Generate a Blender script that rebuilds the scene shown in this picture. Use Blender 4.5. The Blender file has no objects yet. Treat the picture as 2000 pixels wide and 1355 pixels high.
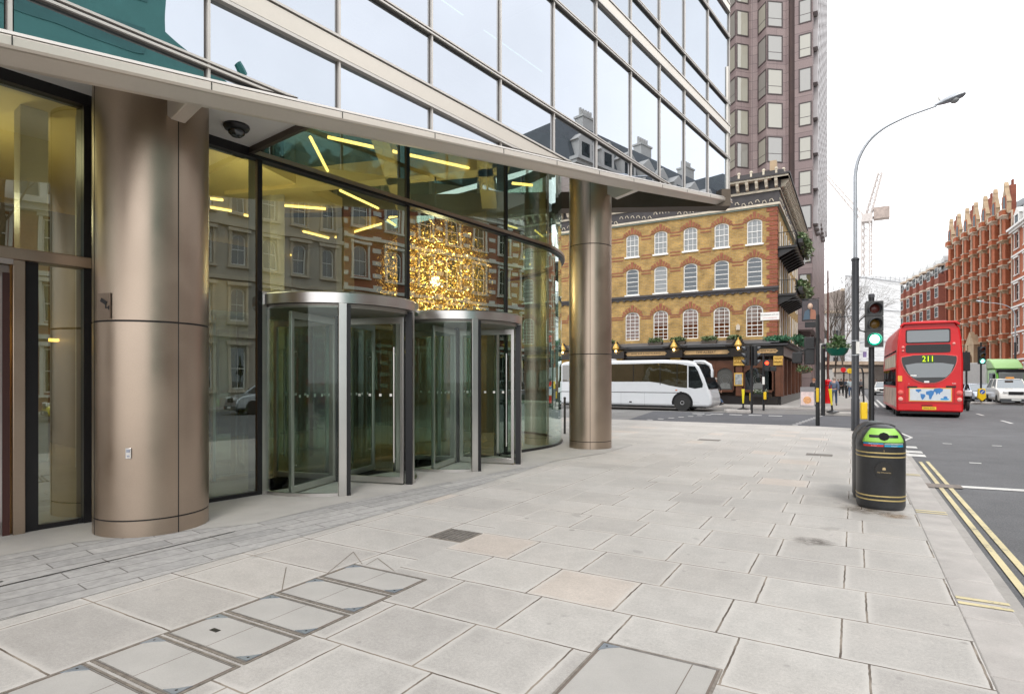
import bpy, bmesh, math, random
from mathutils import Vector, Matrix
R = math.radians
random.seed(11)
scene = bpy.context.scene
COL = scene.collection
YAW = R(30.18); CY, SY = math.cos(YAW), math.sin(YAW)

def W(px, d, z=0.0):
    """world point (street frame) seen at photo column px, d metres in front of the camera"""
    xr = (px - 1000.0) / 1152.0 * d
    return Vector((xr * CY - d * SY, xr * SY + d * CY, z))

# ------------------------------------------------------------------ mesh builder
class MB:
    def __init__(self, m=None):
        self.v = []; self.f = []; self.mi = []; self.cur = 0
        self.m = m or Matrix.Identity(4)
    def add(self, vs, fs):
        b = len(self.v); m = self.m
        self.v += [tuple(m @ Vector(p)) for p in vs]
        for f in fs:
            self.f.append([b + i for i in f]); self.mi.append(self.cur)
        return self
    def box(self, x0, x1, y0, y1, z0, z1):
        return self.add([(x0,y0,z0),(x1,y0,z0),(x1,y1,z0),(x0,y1,z0),(x0,y0,z1),(x1,y0,z1),(x1,y1,z1),(x0,y1,z1)],
                 [(0,3,2,1),(4,5,6,7),(0,1,5,4),(1,2,6,5),(2,3,7,6),(3,0,4,7)])
    def cbox(self, c, s):
        return self.box(c[0]-s[0]/2, c[0]+s[0]/2, c[1]-s[1]/2, c[1]+s[1]/2, c[2]-s[2]/2, c[2]+s[2]/2)
    def quad(self, *p):
        return self.add(p, [tuple(range(len(p)))])
    def prism(self, pts, a0, a1, axis='z', pts2=None):
        n = len(pts); pts2 = pts2 or pts
        def mk(p, a):
            if axis == 'z': return (p[0], p[1], a)
            if axis == 'y': return (p[0], a, p[1])
            return (a, p[0], p[1])
        vs = [mk(p, a0) for p in pts] + [mk(p, a1) for p in pts2]
        fs = [tuple(range(n))[::-1], tuple(range(n, 2*n))]
        fs += [(i, (i+1) % n, n + (i+1) % n, n + i) for i in range(n)]
        return self.add(vs, fs)
    def tube(self, pts, r, n=8, caps=True):
        pts = [Vector(p) for p in pts]; k = len(pts)
        rs = r if isinstance(r, (list, tuple)) else [r]*k
        vs = []; fs = []; up = None
        for i, p in enumerate(pts):
            t = (pts[min(i+1, k-1)] - pts[max(i-1, 0)]).normalized()
            if up is None:
                up = Vector((0,0,1)) if abs(t.z) < .9 else Vector((1,0,0))
            a = t.cross(up)
            if a.length < 1e-5: a = t.cross(Vector((0,1,0)))
            a.normalize(); b = a.cross(t).normalized(); up = b
            for j in range(n):
                th = 2*math.pi*j/n
                vs.append(tuple(p + a*math.cos(th)*rs[i] + b*math.sin(th)*rs[i]))
        for i in range(k-1):
            for j in range(n):
                fs.append((i*n+j, i*n+(j+1) % n, (i+1)*n+(j+1) % n, (i+1)*n+j))
        if caps:
            fs.append(tuple(range(n))[::-1]); fs.append(tuple(range((k-1)*n, k*n)))
        return self.add(vs, fs)
    def lathe(self, prof, c=(0,0,0), n=24, axis='z', a0=0.0, a1=360.0):
        full = abs(a1 - a0 - 360) < 1e-6
        m = n if full else n + 1
        vs = []; fs = []
        for r, z in prof:
            for j in range(m):
                th = R(a0 + (a1-a0)*j/n)
                x, y = r*math.cos(th), r*math.sin(th)
                if axis == 'z': vs.append((c[0]+x, c[1]+y, c[2]+z))
                elif axis == 'y': vs.append((c[0]+x, c[1]+z, c[2]+y))
                else: vs.append((c[0]+z, c[1]+x, c[2]+y))
        for i in range(len(prof)-1):
            for j in range(n):
                j2 = (j+1) % m
                fs.append((i*m+j, i*m+j2, (i+1)*m+j2, (i+1)*m+j))
        if full:
            if prof[0][0] > 1e-4: fs.append(tuple(range(m))[::-1])
            if prof[-1][0] > 1e-4: fs.append(tuple(range((len(prof)-1)*m, len(prof)*m)))
        return self.add(vs, fs)
    def ball(self, c, r, n=12, sz=1.0):
        k = max(4, n//2)
        return self.lathe([(max(1e-5, r*math.sin(math.pi*i/k)), -r*sz*math.cos(math.pi*i/k)) for i in range(k+1)], c, n)
    def build(self, name, mat, parent=None, smooth=False, bevel=0, seg=2, normals=True):
        me = bpy.data.meshes.new(name)
        me.from_pydata(self.v, [], self.f)
        for m in (mat if isinstance(mat, (list, tuple)) else [mat]):
            me.materials.append(m)
        if len(me.materials) > 1:
            me.polygons.foreach_set('material_index', self.mi)
        if normals:
            bm = bmesh.new(); bm.from_mesh(me)
            bmesh.ops.recalc_face_normals(bm, faces=bm.faces)
            bm.to_mesh(me); bm.free()
        if smooth:
            me.polygons.foreach_set('use_smooth', [True]*len(me.polygons))
            try: me.set_sharp_from_angle(angle=R(38))
            except Exception: pass
        me.update()
        o = bpy.data.objects.new(name, me); COL.objects.link(o)
        if parent: o.parent = parent
        if bevel:
            b = o.modifiers.new('bevel', 'BEVEL'); b.width = bevel; b.segments = seg
            b.limit_method = 'ANGLE'; b.angle_limit = R(40); b.harden_normals = False
            if not smooth:
                me.polygons.foreach_set('use_smooth', [True]*len(me.polygons))
                try: me.set_sharp_from_angle(angle=R(38))
                except Exception: pass
        return o

def tag(o, label=None, cat=None, group=None, kind=None):
    if label: o['label'] = label
    if cat: o['category'] = cat
    if group: o['group'] = group
    if kind: o['kind'] = kind
    return o
def thing(name, label, cat, loc=(0,0,0), rz=0.0, group=None):
    o = bpy.data.objects.new(name, None); COL.objects.link(o)
    o.empty_display_size = .3
    o.location = loc; o.rotation_euler = (0, 0, rz)
    return tag(o, label, cat, group)
def struct(o): o['kind'] = 'structure'; return o
def kids(o): return list(o.children)
def dup(o, loc=None, rz=None, label=None, group=None, parent=None):
    c = o.copy(); COL.objects.link(c)
    if parent is not None: c.parent = parent
    if loc is not None: c.location = loc
    if rz is not None: c.rotation_euler = (0, 0, rz)
    if label: c['label'] = label
    if group: c['group'] = group
    for ch in kids(o): dup(ch, parent=c)
    return c
def recentre(root, v):
    """move an Empty to local point v without moving its parts"""
    v = Vector(v)
    for ch in kids(root): ch.location = Vector(ch.location) - v
    root.location = Vector(root.location) + root.rotation_euler.to_matrix() @ v

def text(s, size, mat, parent, loc, rot, name='lettering', ext=.004, align='CENTER', sx=1.0):
    cu = bpy.data.curves.new('txt', 'FONT'); cu.body = s; cu.size = size; cu.extrude = ext
    cu.align_x = align; cu.align_y = 'CENTER'; cu.resolution_u = 2
    t = bpy.data.objects.new('txt', cu); COL.objects.link(t)
    dg = bpy.context.evaluated_depsgraph_get(); dg.update()
    me = bpy.data.meshes.new_from_object(t.evaluated_get(dg), depsgraph=dg)
    bpy.data.objects.remove(t); bpy.data.curves.remove(cu)
    me.materials.clear(); me.materials.append(mat)
    o = bpy.data.objects.new(name, me); COL.objects.link(o)
    if parent: o.parent = parent
    o.location = loc; o.rotation_euler = rot; o.scale = (sx, 1, 1)
    return o

# ------------------------------------------------------------------ materials
def nt(name):
    m = bpy.data.materials.new(name); m.use_nodes = True
    t = m.node_tree; t.nodes.clear()
    out = t.nodes.new('ShaderNodeOutputMaterial')
    return m, t, out
def link(t, a, b): t.links.new(a, b)
def node(t, kind, **kw):
    n = t.nodes.new(kind)
    for k, v in kw.items():
        if k in n.inputs: n.inputs[k].default_value = v
        else: setattr(n, k, v)
    return n
def col4(c): return (c[0], c[1], c[2], 1.0)
def noise(t, co, scale, detail=4, rough=.55):
    n = node(t, 'ShaderNodeTexNoise'); n.inputs['Scale'].default_value = scale
    n.inputs['Detail'].default_value = detail; n.inputs['Roughness'].default_value = rough
    if co is not None: link(t, co, n.inputs['Vector'])
    return n.outputs['Fac']
def maprange(t, v, a, b, c, d):
    n = node(t, 'ShaderNodeMapRange'); n.inputs[1].default_value = a; n.inputs[2].default_value = b
    n.inputs[3].default_value = c; n.inputs[4].default_value = d; link(t, v, n.inputs[0]); return n.outputs[0]
def math2(t, op, a, b=None):
    n = node(t, 'ShaderNodeMath', operation=op)
    for i, x in enumerate((a, b)):
        if x is None: continue
        if isinstance(x, (int, float)): n.inputs[i].default_value = x
        else: link(t, x, n.inputs[i])
    return n.outputs[0]
def mixc(t, fac, a, b, mode='MIX'):
    n = node(t, 'ShaderNodeMix', data_type='RGBA', blend_type=mode)
    for i, x in ((0, fac), (6, a), (7, b)):
        if isinstance(x, (int, float)): n.inputs[i].default_value = x
        elif isinstance(x, tuple): n.inputs[i].default_value = col4(x)
        else: link(t, x, n.inputs[i])
    return n.outputs[2]
def scalec(t, c, v):
    """colour times scalar value"""
    n = node(t, 'ShaderNodeVectorMath', operation='SCALE')
    if isinstance(c, tuple): n.inputs[0].default_value = c
    else: link(t, c, n.inputs[0])
    link(t, v, n.inputs['Scale']); return n.outputs[0]
def coords(t, kind='Object'):
    return node(t, 'ShaderNodeTexCoord').outputs[kind]
def bumpn(t, h, strength=.3, dist=.01):
    n = node(t, 'ShaderNodeBump'); n.inputs['Strength'].default_value = strength
    n.inputs['Distance'].default_value = dist; link(t, h, n.inputs['Height']); return n.outputs[0]

_M = {}
def M(name, col, rough=.6, metal=0.0, var=.15, scale=3.0, fine=40.0, bump=0.0, spec=.5, coat=0.0, emit=None, es=0.0, rvar=.0):
    if name in _M: return _M[name]
    m, t, out = nt(name)
    p = node(t, 'ShaderNodeBsdfPrincipled'); link(t, p.outputs[0], out.inputs[0])
    p.inputs['Roughness'].default_value = rough; p.inputs['Metallic'].default_value = metal
    p.inputs['Specular IOR Level'].default_value = spec
    p.inputs['Coat Weight'].default_value = coat; p.inputs['Coat Roughness'].default_value = .05
    co = coords(t)
    if var > 0:
        n1 = noise(t, co, scale, 5, .6); n2 = noise(t, co, fine, 3)
        s = math2(t, 'ADD', maprange(t, n1, .25, .75, 1-var, 1+var), maprange(t, n2, .3, .7, -var*.4, var*.4))
        link(t, scalec(t, tuple(col), s), p.inputs['Base Color'])
        if rvar: link(t, maprange(t, n1, .3, .7, max(0, rough-rvar), min(1, rough+rvar)), p.inputs['Roughness'])
        if bump: link(t, bumpn(t, n2, bump, .01), p.inputs['Normal'])
    else:
        p.inputs['Base Color'].default_value = col4(col)
    if emit:
        p.inputs['Emission Color'].default_value = col4(emit); p.inputs['Emission Strength'].default_value = es
    _M[name] = m
    return m

def brickmat(name, c1, c2, mortar, bw=.225, bh=.075, ms=.01, plane='xz', blotch=.25, bscale=.6, offset=.5, rough=.85, bump=.3, bias=0.0, shift=(0,0)):
    m, t, out = nt(name)
    p = node(t, 'ShaderNodeBsdfPrincipled'); link(t, p.outputs[0], out.inputs[0]); p.inputs['Roughness'].default_value = rough
    p.inputs['Specular IOR Level'].default_value = .3
    co = coords(t)
    sep = node(t, 'ShaderNodeSeparateXYZ'); link(t, co, sep.inputs[0])
    cmb = node(t, 'ShaderNodeCombineXYZ')
    if plane == 'xz':
        link(t, math2(t, 'ADD', math2(t, 'ADD', sep.outputs[0], sep.outputs[1]), shift[0]), cmb.inputs[0]); link(t, math2(t, 'ADD', sep.outputs[2], shift[1]), cmb.inputs[1])
    else:
        link(t, math2(t, 'ADD', sep.outputs[0], shift[0]), cmb.inputs[0]); link(t, math2(t, 'ADD', sep.outputs[1], shift[1]), cmb.inputs[1])
    b = node(t, 'ShaderNodeTexBrick'); link(t, cmb.outputs[0], b.inputs['Vector'])
    b.offset = offset; b.inputs['Scale'].default_value = 1
    b.inputs['Color1'].default_value = col4(c1); b.inputs['Color2'].default_value = col4(c2); b.inputs['Mortar'].default_value = col4(mortar)
    b.inputs['Mortar Size'].default_value = ms; b.inputs['Mortar Smooth'].default_value = .3; b.inputs['Bias'].default_value = bias
    b.inputs['Brick Width'].default_value = bw; b.inputs['Row Height'].default_value = bh
    n1 = noise(t, co, bscale, 6, .65); n2 = noise(t, co, 14, 4)
    s = math2(t, 'MULTIPLY', maprange(t, n1, .25, .75, 1-blotch, 1+blotch), maprange(t, n2, .3, .7, .85, 1.15))
    link(t, scalec(t, b.outputs['Color'], s), p.inputs['Base Color'])
    if bump: link(t, bumpn(t, math2(t, 'MULTIPLY', b.outputs['Fac'], -1.0), bump, .01), p.inputs['Normal'])
    return m

def glass_mat(name, tint, gloss_col, f0, fgain, rough=0.0, wav=0.0):
    """thin window glass: tinted see-through pane with its real surface reflection"""
    m, t, out = nt(name)
    tr = node(t, 'ShaderNodeBsdfTransparent'); tr.inputs[0].default_value = col4(tint)
    gl = node(t, 'ShaderNodeBsdfGlossy'); gl.inputs[0].default_value = col4(gloss_col); gl.inputs['Roughness'].default_value = rough
    lw = node(t, 'ShaderNodeLayerWeight'); lw.inputs[0].default_value = .5
    pw = math2(t, 'POWER', lw.outputs['Facing'], 2.6)
    fac = math2(t, 'MINIMUM', math2(t, 'ADD', math2(t, 'MULTIPLY', pw, fgain), f0), .95)
    if wav:
        co = coords(t); n = noise(t, co, .55, 2, .4)
        bn = bumpn(t, n, 1.0, wav); link(t, bn, gl.inputs['Normal'])
    mx = node(t, 'ShaderNodeMixShader'); link(t, fac, mx.inputs[0]); link(t, tr.outputs[0], mx.inputs[1]); link(t, gl.outputs[0], mx.inputs[2])
    link(t, mx.outputs[0], out.inputs[0])
    return m

def mirror_mat(name, base, gcol, fac, wav=0.0, rough=0.0):
    m, t, out = nt(name)
    d = node(t, 'ShaderNodeBsdfDiffuse'); d.inputs[0].default_value = col4(base)
    gl = node(t, 'ShaderNodeBsdfGlossy'); gl.inputs[0].default_value = col4(gcol); gl.inputs['Roughness'].default_value = rough
    if wav:
        co = coords(t); n = noise(t, co, .8, 2, .4)
        link(t, bumpn(t, n, 1.0, wav), gl.inputs['Normal'])
    mx = node(t, 'ShaderNodeMixShader'); mx.inputs[0].default_value = fac
    link(t, d.outputs[0], mx.inputs[1]); link(t, gl.outputs[0], mx.inputs[2]); link(t, mx.outputs[0], out.inputs[0])
    return m

def emis(name, col, s):
    m, t, out = nt(name)
    e = node(t, 'ShaderNodeEmission'); e.inputs[0].default_value = col4(col); e.inputs[1].default_value = s
    link(t, e.outputs[0], out.inputs[0]); return m

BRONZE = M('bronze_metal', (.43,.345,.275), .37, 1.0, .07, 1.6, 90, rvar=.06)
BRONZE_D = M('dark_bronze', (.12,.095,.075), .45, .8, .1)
FASCIA = M('champagne_metal', (.70,.64,.565), .38, .55, .04, 1.0)
ANOD = M('pale_anodised_metal', (.64,.60,.56), .40, .45, .04)
STEEL = M('brushed_steel', (.62,.60,.58), .28, 1.0, .06, 2, 120)
BLACKM = M('black_frame', (.012,.012,.014), .35, .2, .1)
GASKET = M('black_gasket', (.015,.013,.013), .7, 0, 0); FGASK = M('grey_gasket', (.15,.14,.135), .6, 0, 0)
WHITEP = M('white_paint', (.78,.77,.74), .5, 0, .06)
SOFFIT = M('soffit_panel', (.86,.84,.80), .55, 0, .03)
CREAM = M('cream_stone', (.50,.44,.36), .8, 0, .2, 1.5, bump=.2)
SAND = M('sandstone', (.42,.31,.20), .85, 0, .25, 1.0, bump=.2)
GREYST = M('grey_stone', (.36,.34,.31), .85, 0, .2, .6, bump=.2)
BLACKP = M('black_paint', (.014,.014,.016), .38, 0, .2, 6)
POLEDK = M('dark_grey_post_paint', (.03,.032,.038), .4, 0, .2, 5)
GALV = M('galvanised_steel', (.42,.44,.47), .45, .6, .12, 3)
YEL = M('yellow_plastic', (.80,.52,.01), .45, 0, .08)
RUBBER = M('rubber', (.02,.02,.02), .8, 0, .2)
HUB = M('wheel_rim_metal', (.46,.46,.47), .45, .3, .2, 8)
SLATE = M('slate_roof', (.09,.10,.11), .6, 0, .2, 1)
DARKG = mirror_mat('dark_window_glass', (.015,.02,.022), (.8,.85,.9), .12, .004)
DARKV = mirror_mat('vehicle_glass', (.01,.012,.014), (.8,.85,.88), .11)
CURT = mirror_mat('curtained_glass', (.20,.205,.20), (.8,.85,.9), .10, .004)
LEAF = M('leaf_green', (.06,.11,.035), .6, 0, .5, 6)
LEAF2 = M('pale_leaf', (.16,.20,.10), .6, 0, .5, 6)
BARK = M('bark', (.10,.08,.065), .9, 0, .3, 3)
REDP = M('red_paint', (.60,.006,.010), .30, 0, .14, .8, coat=.15, spec=.35)
# ------------------------------------------------------------------ camera, sky, sun
cam = bpy.data.cameras.new('camera'); camo = bpy.data.objects.new('camera', cam); COL.objects.link(camo)
cam.sensor_width = 36; cam.lens = 36*1152/2000; cam.shift_y = 64.5/2000
cam.clip_start = .05; cam.clip_end = 2500
camo.location = (0, 0, 1.6); camo.rotation_euler = (R(90), 0, YAW)
scene.camera = camo

SUN_EL, SUN_AZ = R(48), R(150)
w = bpy.data.worlds.new('World'); scene.world = w; w.use_nodes = True
t = w.node_tree; t.nodes.clear()
wo = t.nodes.new('ShaderNodeOutputWorld'); bg = t.nodes.new('ShaderNodeBackground')
sky = t.nodes.new('ShaderNodeTexSky'); sky.sky_type = 'NISHITA'; sky.sun_disc = False
sky.sun_elevation = SUN_EL; sky.sun_rotation = SUN_AZ; sky.dust_density = 4; sky.air_density = 1.0
tc = t.nodes.new('ShaderNodeTexCoord')
n1 = noise(t, tc.outputs['Generated'], 2.2, 5, .55)
cloud = scalec(t, (11.7, 11.8, 12.0), maprange(t, n1, .3, .7, .90, 1.12))      # a bright overcast layer over the sky texture
c = mixc(t, .93, sky.outputs[0], cloud)
link(t, c, bg.inputs[0]); bg.inputs[1].default_value = .105
link(t, bg.outputs[0], wo.inputs[0])
sl = bpy.data.lights.new('sun', 'SUN'); so = bpy.data.objects.new('sun', sl); COL.objects.link(so)
sl.energy = .9; sl.angle = R(14); sl.color = (1, .96, .9)
d = Vector((math.sin(SUN_AZ)*math.cos(SUN_EL), math.cos(SUN_AZ)*math.cos(SUN_EL), math.sin(SUN_EL)))
so.rotation_euler = d.to_track_quat('Z', 'Y').to_euler(); so.location = (20, -20, 60)
vs = scene.view_settings; scene.display_settings.display_device = 'sRGB'
vs.view_transform = 'Standard'; vs.look = 'None'; vs.exposure = .75; vs.gamma = 1; vs.use_curve_mapping = False
scene.render.engine = 'CYCLES'
cy = scene.cycles; cy.max_bounces = 8; cy.transparent_max_bounces = 16; cy.glossy_bounces = 4; cy.diffuse_bounces = 4
cy.use_denoising = True
cy.sample_clamp_indirect = 6; cy.caustics_reflective = False; cy.caustics_refractive = False

# ------------------------------------------------------------------ ground
def slab_material():
    m, t, out = nt('paving_slabs')
    p = node(t, 'ShaderNodeBsdfPrincipled'); link(t, p.outputs[0], out.inputs[0])
    co = coords(t)
    sep = node(t, 'ShaderNodeSeparateXYZ'); link(t, co, sep.inputs[0])
    wob = node(t, 'ShaderNodeTexNoise'); wob.inputs['Scale'].default_value = 9; wob.inputs['Detail'].default_value = 4; link(t, co, wob.inputs['Vector'])
    wv = node(t, 'ShaderNodeVectorMath', operation='MULTIPLY_ADD'); link(t, wob.outputs['Color'], wv.inputs[0]); wv.inputs[1].default_value = (.014,.014,0); link(t, co, wv.inputs[2])
    sep = node(t, 'ShaderNodeSeparateXYZ'); link(t, wv.outputs[0], sep.inputs[0])
    def brick(dx, dy, bw, bh, off):
        cmb = node(t, 'ShaderNodeCombineXYZ')
        link(t, math2(t, 'ADD', sep.outputs[0], dx), cmb.inputs[0]); link(t, math2(t, 'ADD', sep.outputs[1], dy), cmb.inputs[1])
        def one(ms, sm):
            b = node(t, 'ShaderNodeTexBrick'); link(t, cmb.outputs[0], b.inputs['Vector']); b.offset = off
            b.inputs['Scale'].default_value = 1; b.inputs['Mortar Size'].default_value = ms; b.inputs['Mortar Smooth'].default_value = sm
            b.inputs['Brick Width'].default_value = bw; b.inputs['Row Height'].default_value = bh
            b.inputs['Color1'].default_value = (0,0,0,1); b.inputs['Color2'].default_value = (1,1,1,1); b.inputs['Mortar'].default_value = (.5,.5,.5,1)
            b.inputs['Bias'].default_value = 0
            return b
        return one(.0068, .2), one(.06, 1.0)
    a, ah = brick(.067, -.608, .69, .657, .791)
    b, bh = brick(4.74, -2.165+.654*20, .97, .654, .0)
    left = math2(t, 'LESS_THAN', sep.outputs[0], -3.36)
    mf = mixc(t, left, a.outputs['Fac'], b.outputs['Fac']); halo = mixc(t, left, ah.outputs['Fac'], bh.outputs['Fac'])
    rnd = mixc(t, left, a.outputs['Color'], b.outputs['Color'])
    rb = node(t, 'ShaderNodeRGBToBW'); link(t, rnd, rb.inputs[0])
    big = noise(t, co, .9, 6, .6); mid = noise(t, co, 7, 6, .7); fine = noise(t, co, 160, 3, .7); spots = noise(t, co, 2.7, 2, .5)
    warm = noise(t, co, .55, 2)
    base = mixc(t, maprange(t, rb.outputs[0], 0, 1, 0, 1), (.372,.353,.333), (.442,.424,.40))
    base = mixc(t, maprange(t, warm, .45, .7, 0, .4), base, (.44,.405,.37))
    pink = math2(t, 'GREATER_THAN', rb.outputs[0], .93)
    base = mixc(t, math2(t, 'MULTIPLY', pink, .6), base, (.47,.40,.345))
    s = math2(t, 'MULTIPLY', maprange(t, big, .25, .75, .87, 1.11), maprange(t, mid, .25, .75, .88, 1.10))
    grit = noise(t, co, 48, 5, .8)
    s = math2(t, 'MULTIPLY', s, maprange(t, grit, .3, .7, .84, 1.16))
    s = math2(t, 'MULTIPLY', s, maprange(t, fine, .25, .75, .80, 1.20))
    c = scalec(t, base, s)
    # pale worn rim inside every joint, dark chewing gum spots, long drying stains
    c = mixc(t, math2(t, 'MULTIPLY', halo, .62), c, (.53,.505,.475))
    gum = maprange(t, spots, .30, .27, 0, .35)
    c = mixc(t, gum, c, (.20,.19,.18))
    v = node(t, 'ShaderNodeTexVoronoi'); v.inputs['Scale'].default_value = 1.3; link(t, co, v.inputs['Vector'])
    dot = maprange(t, v.outputs['Distance'], .045, .032, 0, .5)
    v2 = node(t, 'ShaderNodeTexVoronoi'); v2.inputs['Scale'].default_value = 4.1; link(t, co, v2.inputs['Vector'])
    c = mixc(t, math2(t, 'MULTIPLY', maprange(t, v2.outputs['Distance'], .09, .05, 0, .4), math2(t, 'GREATER_THAN', warm, .44)), c, (.22,.21,.20))
    c = mixc(t, dot, c, (.16,.15,.14))
    jn = noise(t, co, 3.0, 3)
    jc = mixc(t, maprange(t, jn, .42, .6, 0, 1), (.09,.07,.055), (.26,.22,.18))
    c = mixc(t, mf, c, jc)
    link(t, c, p.inputs['Base Color'])
    link(t, maprange(t, mid, .3, .7, .62, .85), p.inputs['Roughness'])
    h = math2(t, 'ADD', math2(t, 'MULTIPLY', mf, -1.0), math2(t, 'MULTIPLY', fine, .12))
    h = math2(t, 'ADD', h, math2(t, 'MULTIPLY', rb.outputs[0], .15))
    link(t, bumpn(t, h, .5, .006), p.inputs['Normal'])
    return m
SLAB = slab_material()

def asphalt(name, c0, dark=.8):
    m, t, out = nt(name)
    p = node(t, 'ShaderNodeBsdfPrincipled'); link(t, p.outputs[0], out.inputs[0]); p.inputs['Roughness'].default_value = .82
    co = coords(t)
    a = noise(t, co, .12, 5, .6); b = noise(t, co, 60, 4, .8); g = noise(t, co, 1.2, 5, .65)
    v = node(t, 'ShaderNodeTexVoronoi'); v.inputs['Scale'].default_value = 55; link(t, co, v.inputs['Vector'])
    s = math2(t, 'MULTIPLY', maprange(t, a, .3, .7, .8, 1.2), maprange(t, b, .25, .75, .55, 1.45))
    s = math2(t, 'MULTIPLY', s, maprange(t, g, .3, .7, .85, 1.15))
    s = math2(t, 'MULTIPLY', s, maprange(t, v.outputs['Distance'], 0, .6, 1.25, .8))
    link(t, scalec(t, c0, s), p.inputs['Base Color'])
    link(t, bumpn(t, b, .6, .008), p.inputs['Normal'])
    return m
ASPH = asphalt('asphalt', (.125,.126,.132)); ASPH_L = asphalt('worn_asphalt', (.19,.185,.18)); ASPH_D = asphalt('dark_asphalt', (.085,.087,.097))
PAVE_FAR = M('far_paving', (.36,.345,.325), .8, 0, .15, .6, 20)
KERB = M('granite_kerb', (.40,.375,.355), .75, 0, .2, 2.5, 120, bump=.3)
GRAN = brickmat('granite_setts', (.30,.295,.29), (.37,.36,.35), (.13,.12,.115), .95, .205, .006, plane='xy', blotch=.14, bscale=1.4, offset=.37, rough=.7, bump=.3)
GRAN2 = M('granite_plinth_paving', (.37,.355,.335), .7, 0, .12, 2, 150, bump=.2)

g = MB(); g.quad((-500,-300,-.125),(500,-300,-.125),(500,900,-.125),(-500,900,-.125))
struct(g.build('ground', PAVE_FAR))
def sheet(name, pts, z, mat, th=0.0):
    mb = MB()
    if th: mb.prism([(p[0], p[1]) for p in pts], z-th, z)
    else: mb.quad(*[(p[0], p[1], z) for p in pts])
    return struct(mb.build(name, mat))
# main road, bending to the left far away, and the side street crossing on this side of the pub
sheet('road', [(.5,-80),(21,-80),(21,90),(14,125),(-30,420),(-60,420),(-10,160),(.5,95)], -.120, ASPH)
sheet('side_road', [(-90,22),(.5,20),(.5,38.2),(-90,38.2)], -.121, ASPH_L)
sheet('crossing_surface', [(-8.2,22.6),(.5,22.2),(.5,32.0),(-1.8,32.6),(-9.6,32.0)], -.116, ASPH_D)
# pavement in front of the camera with a rounded corner
arc = [(-1.37+2.0*math.cos(R(a)), 20.6+2.0*math.sin(R(a))) for a in range(0, 91, 10)]
arc_k = [(-1.37+2.32*math.cos(R(a)), 20.6+2.32*math.sin(R(a))) for a in range(0, 91, 10)]
pav = [(.63,-40)] + arc + [(-60,22.6),(-60,-40)]
sheet('pavement', pav, 0, SLAB, .125)
k = MB()
outer = [(.95,-40)] + arc_k + [(-60,22.92)]; inner = [(.63,-40)] + arc + [(-60,22.6)]
for i in range(len(outer)-1):
    a, b, c_, d_ = inner[i], outer[i], outer[i+1], inner[i+1]
    L = math.hypot(b[0]-c_[0], b[1]-c_[1]); n = max(1, int(L/.915))
    for q in range(n):
        f0, f1 = q/n, (q+1)/n - (.008/max(L,.01))
        lerp = lambda u, v, f: (u[0]+(v[0]-u[0])*f, u[1]+(v[1]-u[1])*f)
        p4 = [lerp(a,d_,f0), lerp(b,c_,f0), lerp(b,c_,f1), lerp(a,d_,f1)]
        k.prism(p4, -.125, .002)
struct(k.build('kerb', KERB, bevel=.012))
sheet('gutter', [(.95,-40),(1.10,-40),(1.10,20.5),(.95,20.5)], -.115, M('concrete_channel', (.34,.32,.30), .8, 0, .2, 2))
# pub side pavement and the far pavements
sheet('far_pavement', [(-90,38.5),(.6,38.5),(.6,95),(-10,160),(-60,420),(-160,420),(-160,38.5)], 0.0, PAVE_FAR, .12)
kk = MB(); kk.box(-90,.75,38.2,38.5,-.125,.003); kk.box(.6,.9,38.5,95,-.125,.004)
struct(kk.build('far_kerb', KERB, bevel=.012))
sheet('right_pavement', [(19.8,-80),(60,-80),(60,300),(-14,300),(15.2,108),(19.8,84)], 0.0, PAVE_FAR, .12)

# markings
def worn_paint(name, c, lo=.40):
    m, t, out = nt(name)
    p = node(t, 'ShaderNodeBsdfPrincipled'); link(t, p.outputs[0], out.inputs[0]); p.inputs['Roughness'].default_value = .75
    co = coords(t); a = noise(t, co, 22, 6, .75); b = noise(t, co, 2.2, 4, .6)
    w_ = maprange(t, math2(t, 'ADD', math2(t, 'MULTIPLY', a, .75), math2(t, 'MULTIPLY', b, .35)), lo, lo+.10, 0, 1)
    link(t, mixc(t, w_, (.17,.165,.16), scalec(t, c, maprange(t, b, .3, .7, .85, 1.1))), p.inputs['Base Color']); return m
YLINE = worn_paint('yellow_line_paint', (.60,.52,.31)); WLINE = worn_paint('white_line_paint', (.60,.59,.57))
def marking(name, mat, rects, z=-.112):
    mb = MB()
    for r in rects:
        if len(r) == 4 and not isinstance(r[0], tuple): mb.quad((r[0],r[2],z),(r[1],r[2],z),(r[1],r[3],z),(r[0],r[3],z))
        else: mb.quad(*[(p[0],p[1],z) for p in r])
    return struct(mb.build(name, mat))
marking('yellow_line', YLINE, [(1.15,1.21,-30,11.55),(1.15,1.21,11.9,15.0)], -.108)
marking('yellow_line', YLINE, [(1.28,1.34,-30,11.6),(1.28,1.34,11.95,15.1)], -.108)
for y in (2.4, 5.25, 8.62, 11.9):
    marking('kerb_mark', YLINE, [(.64,.95,y,y+.055),(.64,.95,y+.12,y+.175)], .007)
marking('stop_line', WLINE, [[(1.42,11.72),(8.6,12.5),(8.6,12.72),(1.42,11.94)]])
marking('edge_mark', WLINE, [(1.02,1.38,16.0,16.5)]); marking('edge_mark', WLINE, [(1.02,1.38,16.75,17.25)]); marking('edge_mark', WLINE, [(1.0,1.36,17.9,18.4)])
marking('edge_mark', WLINE, [[(.98,19.2),(1.06,19.2),(1.5,21.2),(1.42,21.2)], [(1.42,21.2),(1.5,21.2),(1.30,23.0),(1.22,23.0)]])
for i in range(8):
    for y in (15.3, 19.6):
        marking('crossing_stud', WLINE, [(2.05+i*1.05, 2.25+i*1.05, y, y+.12)])
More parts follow.
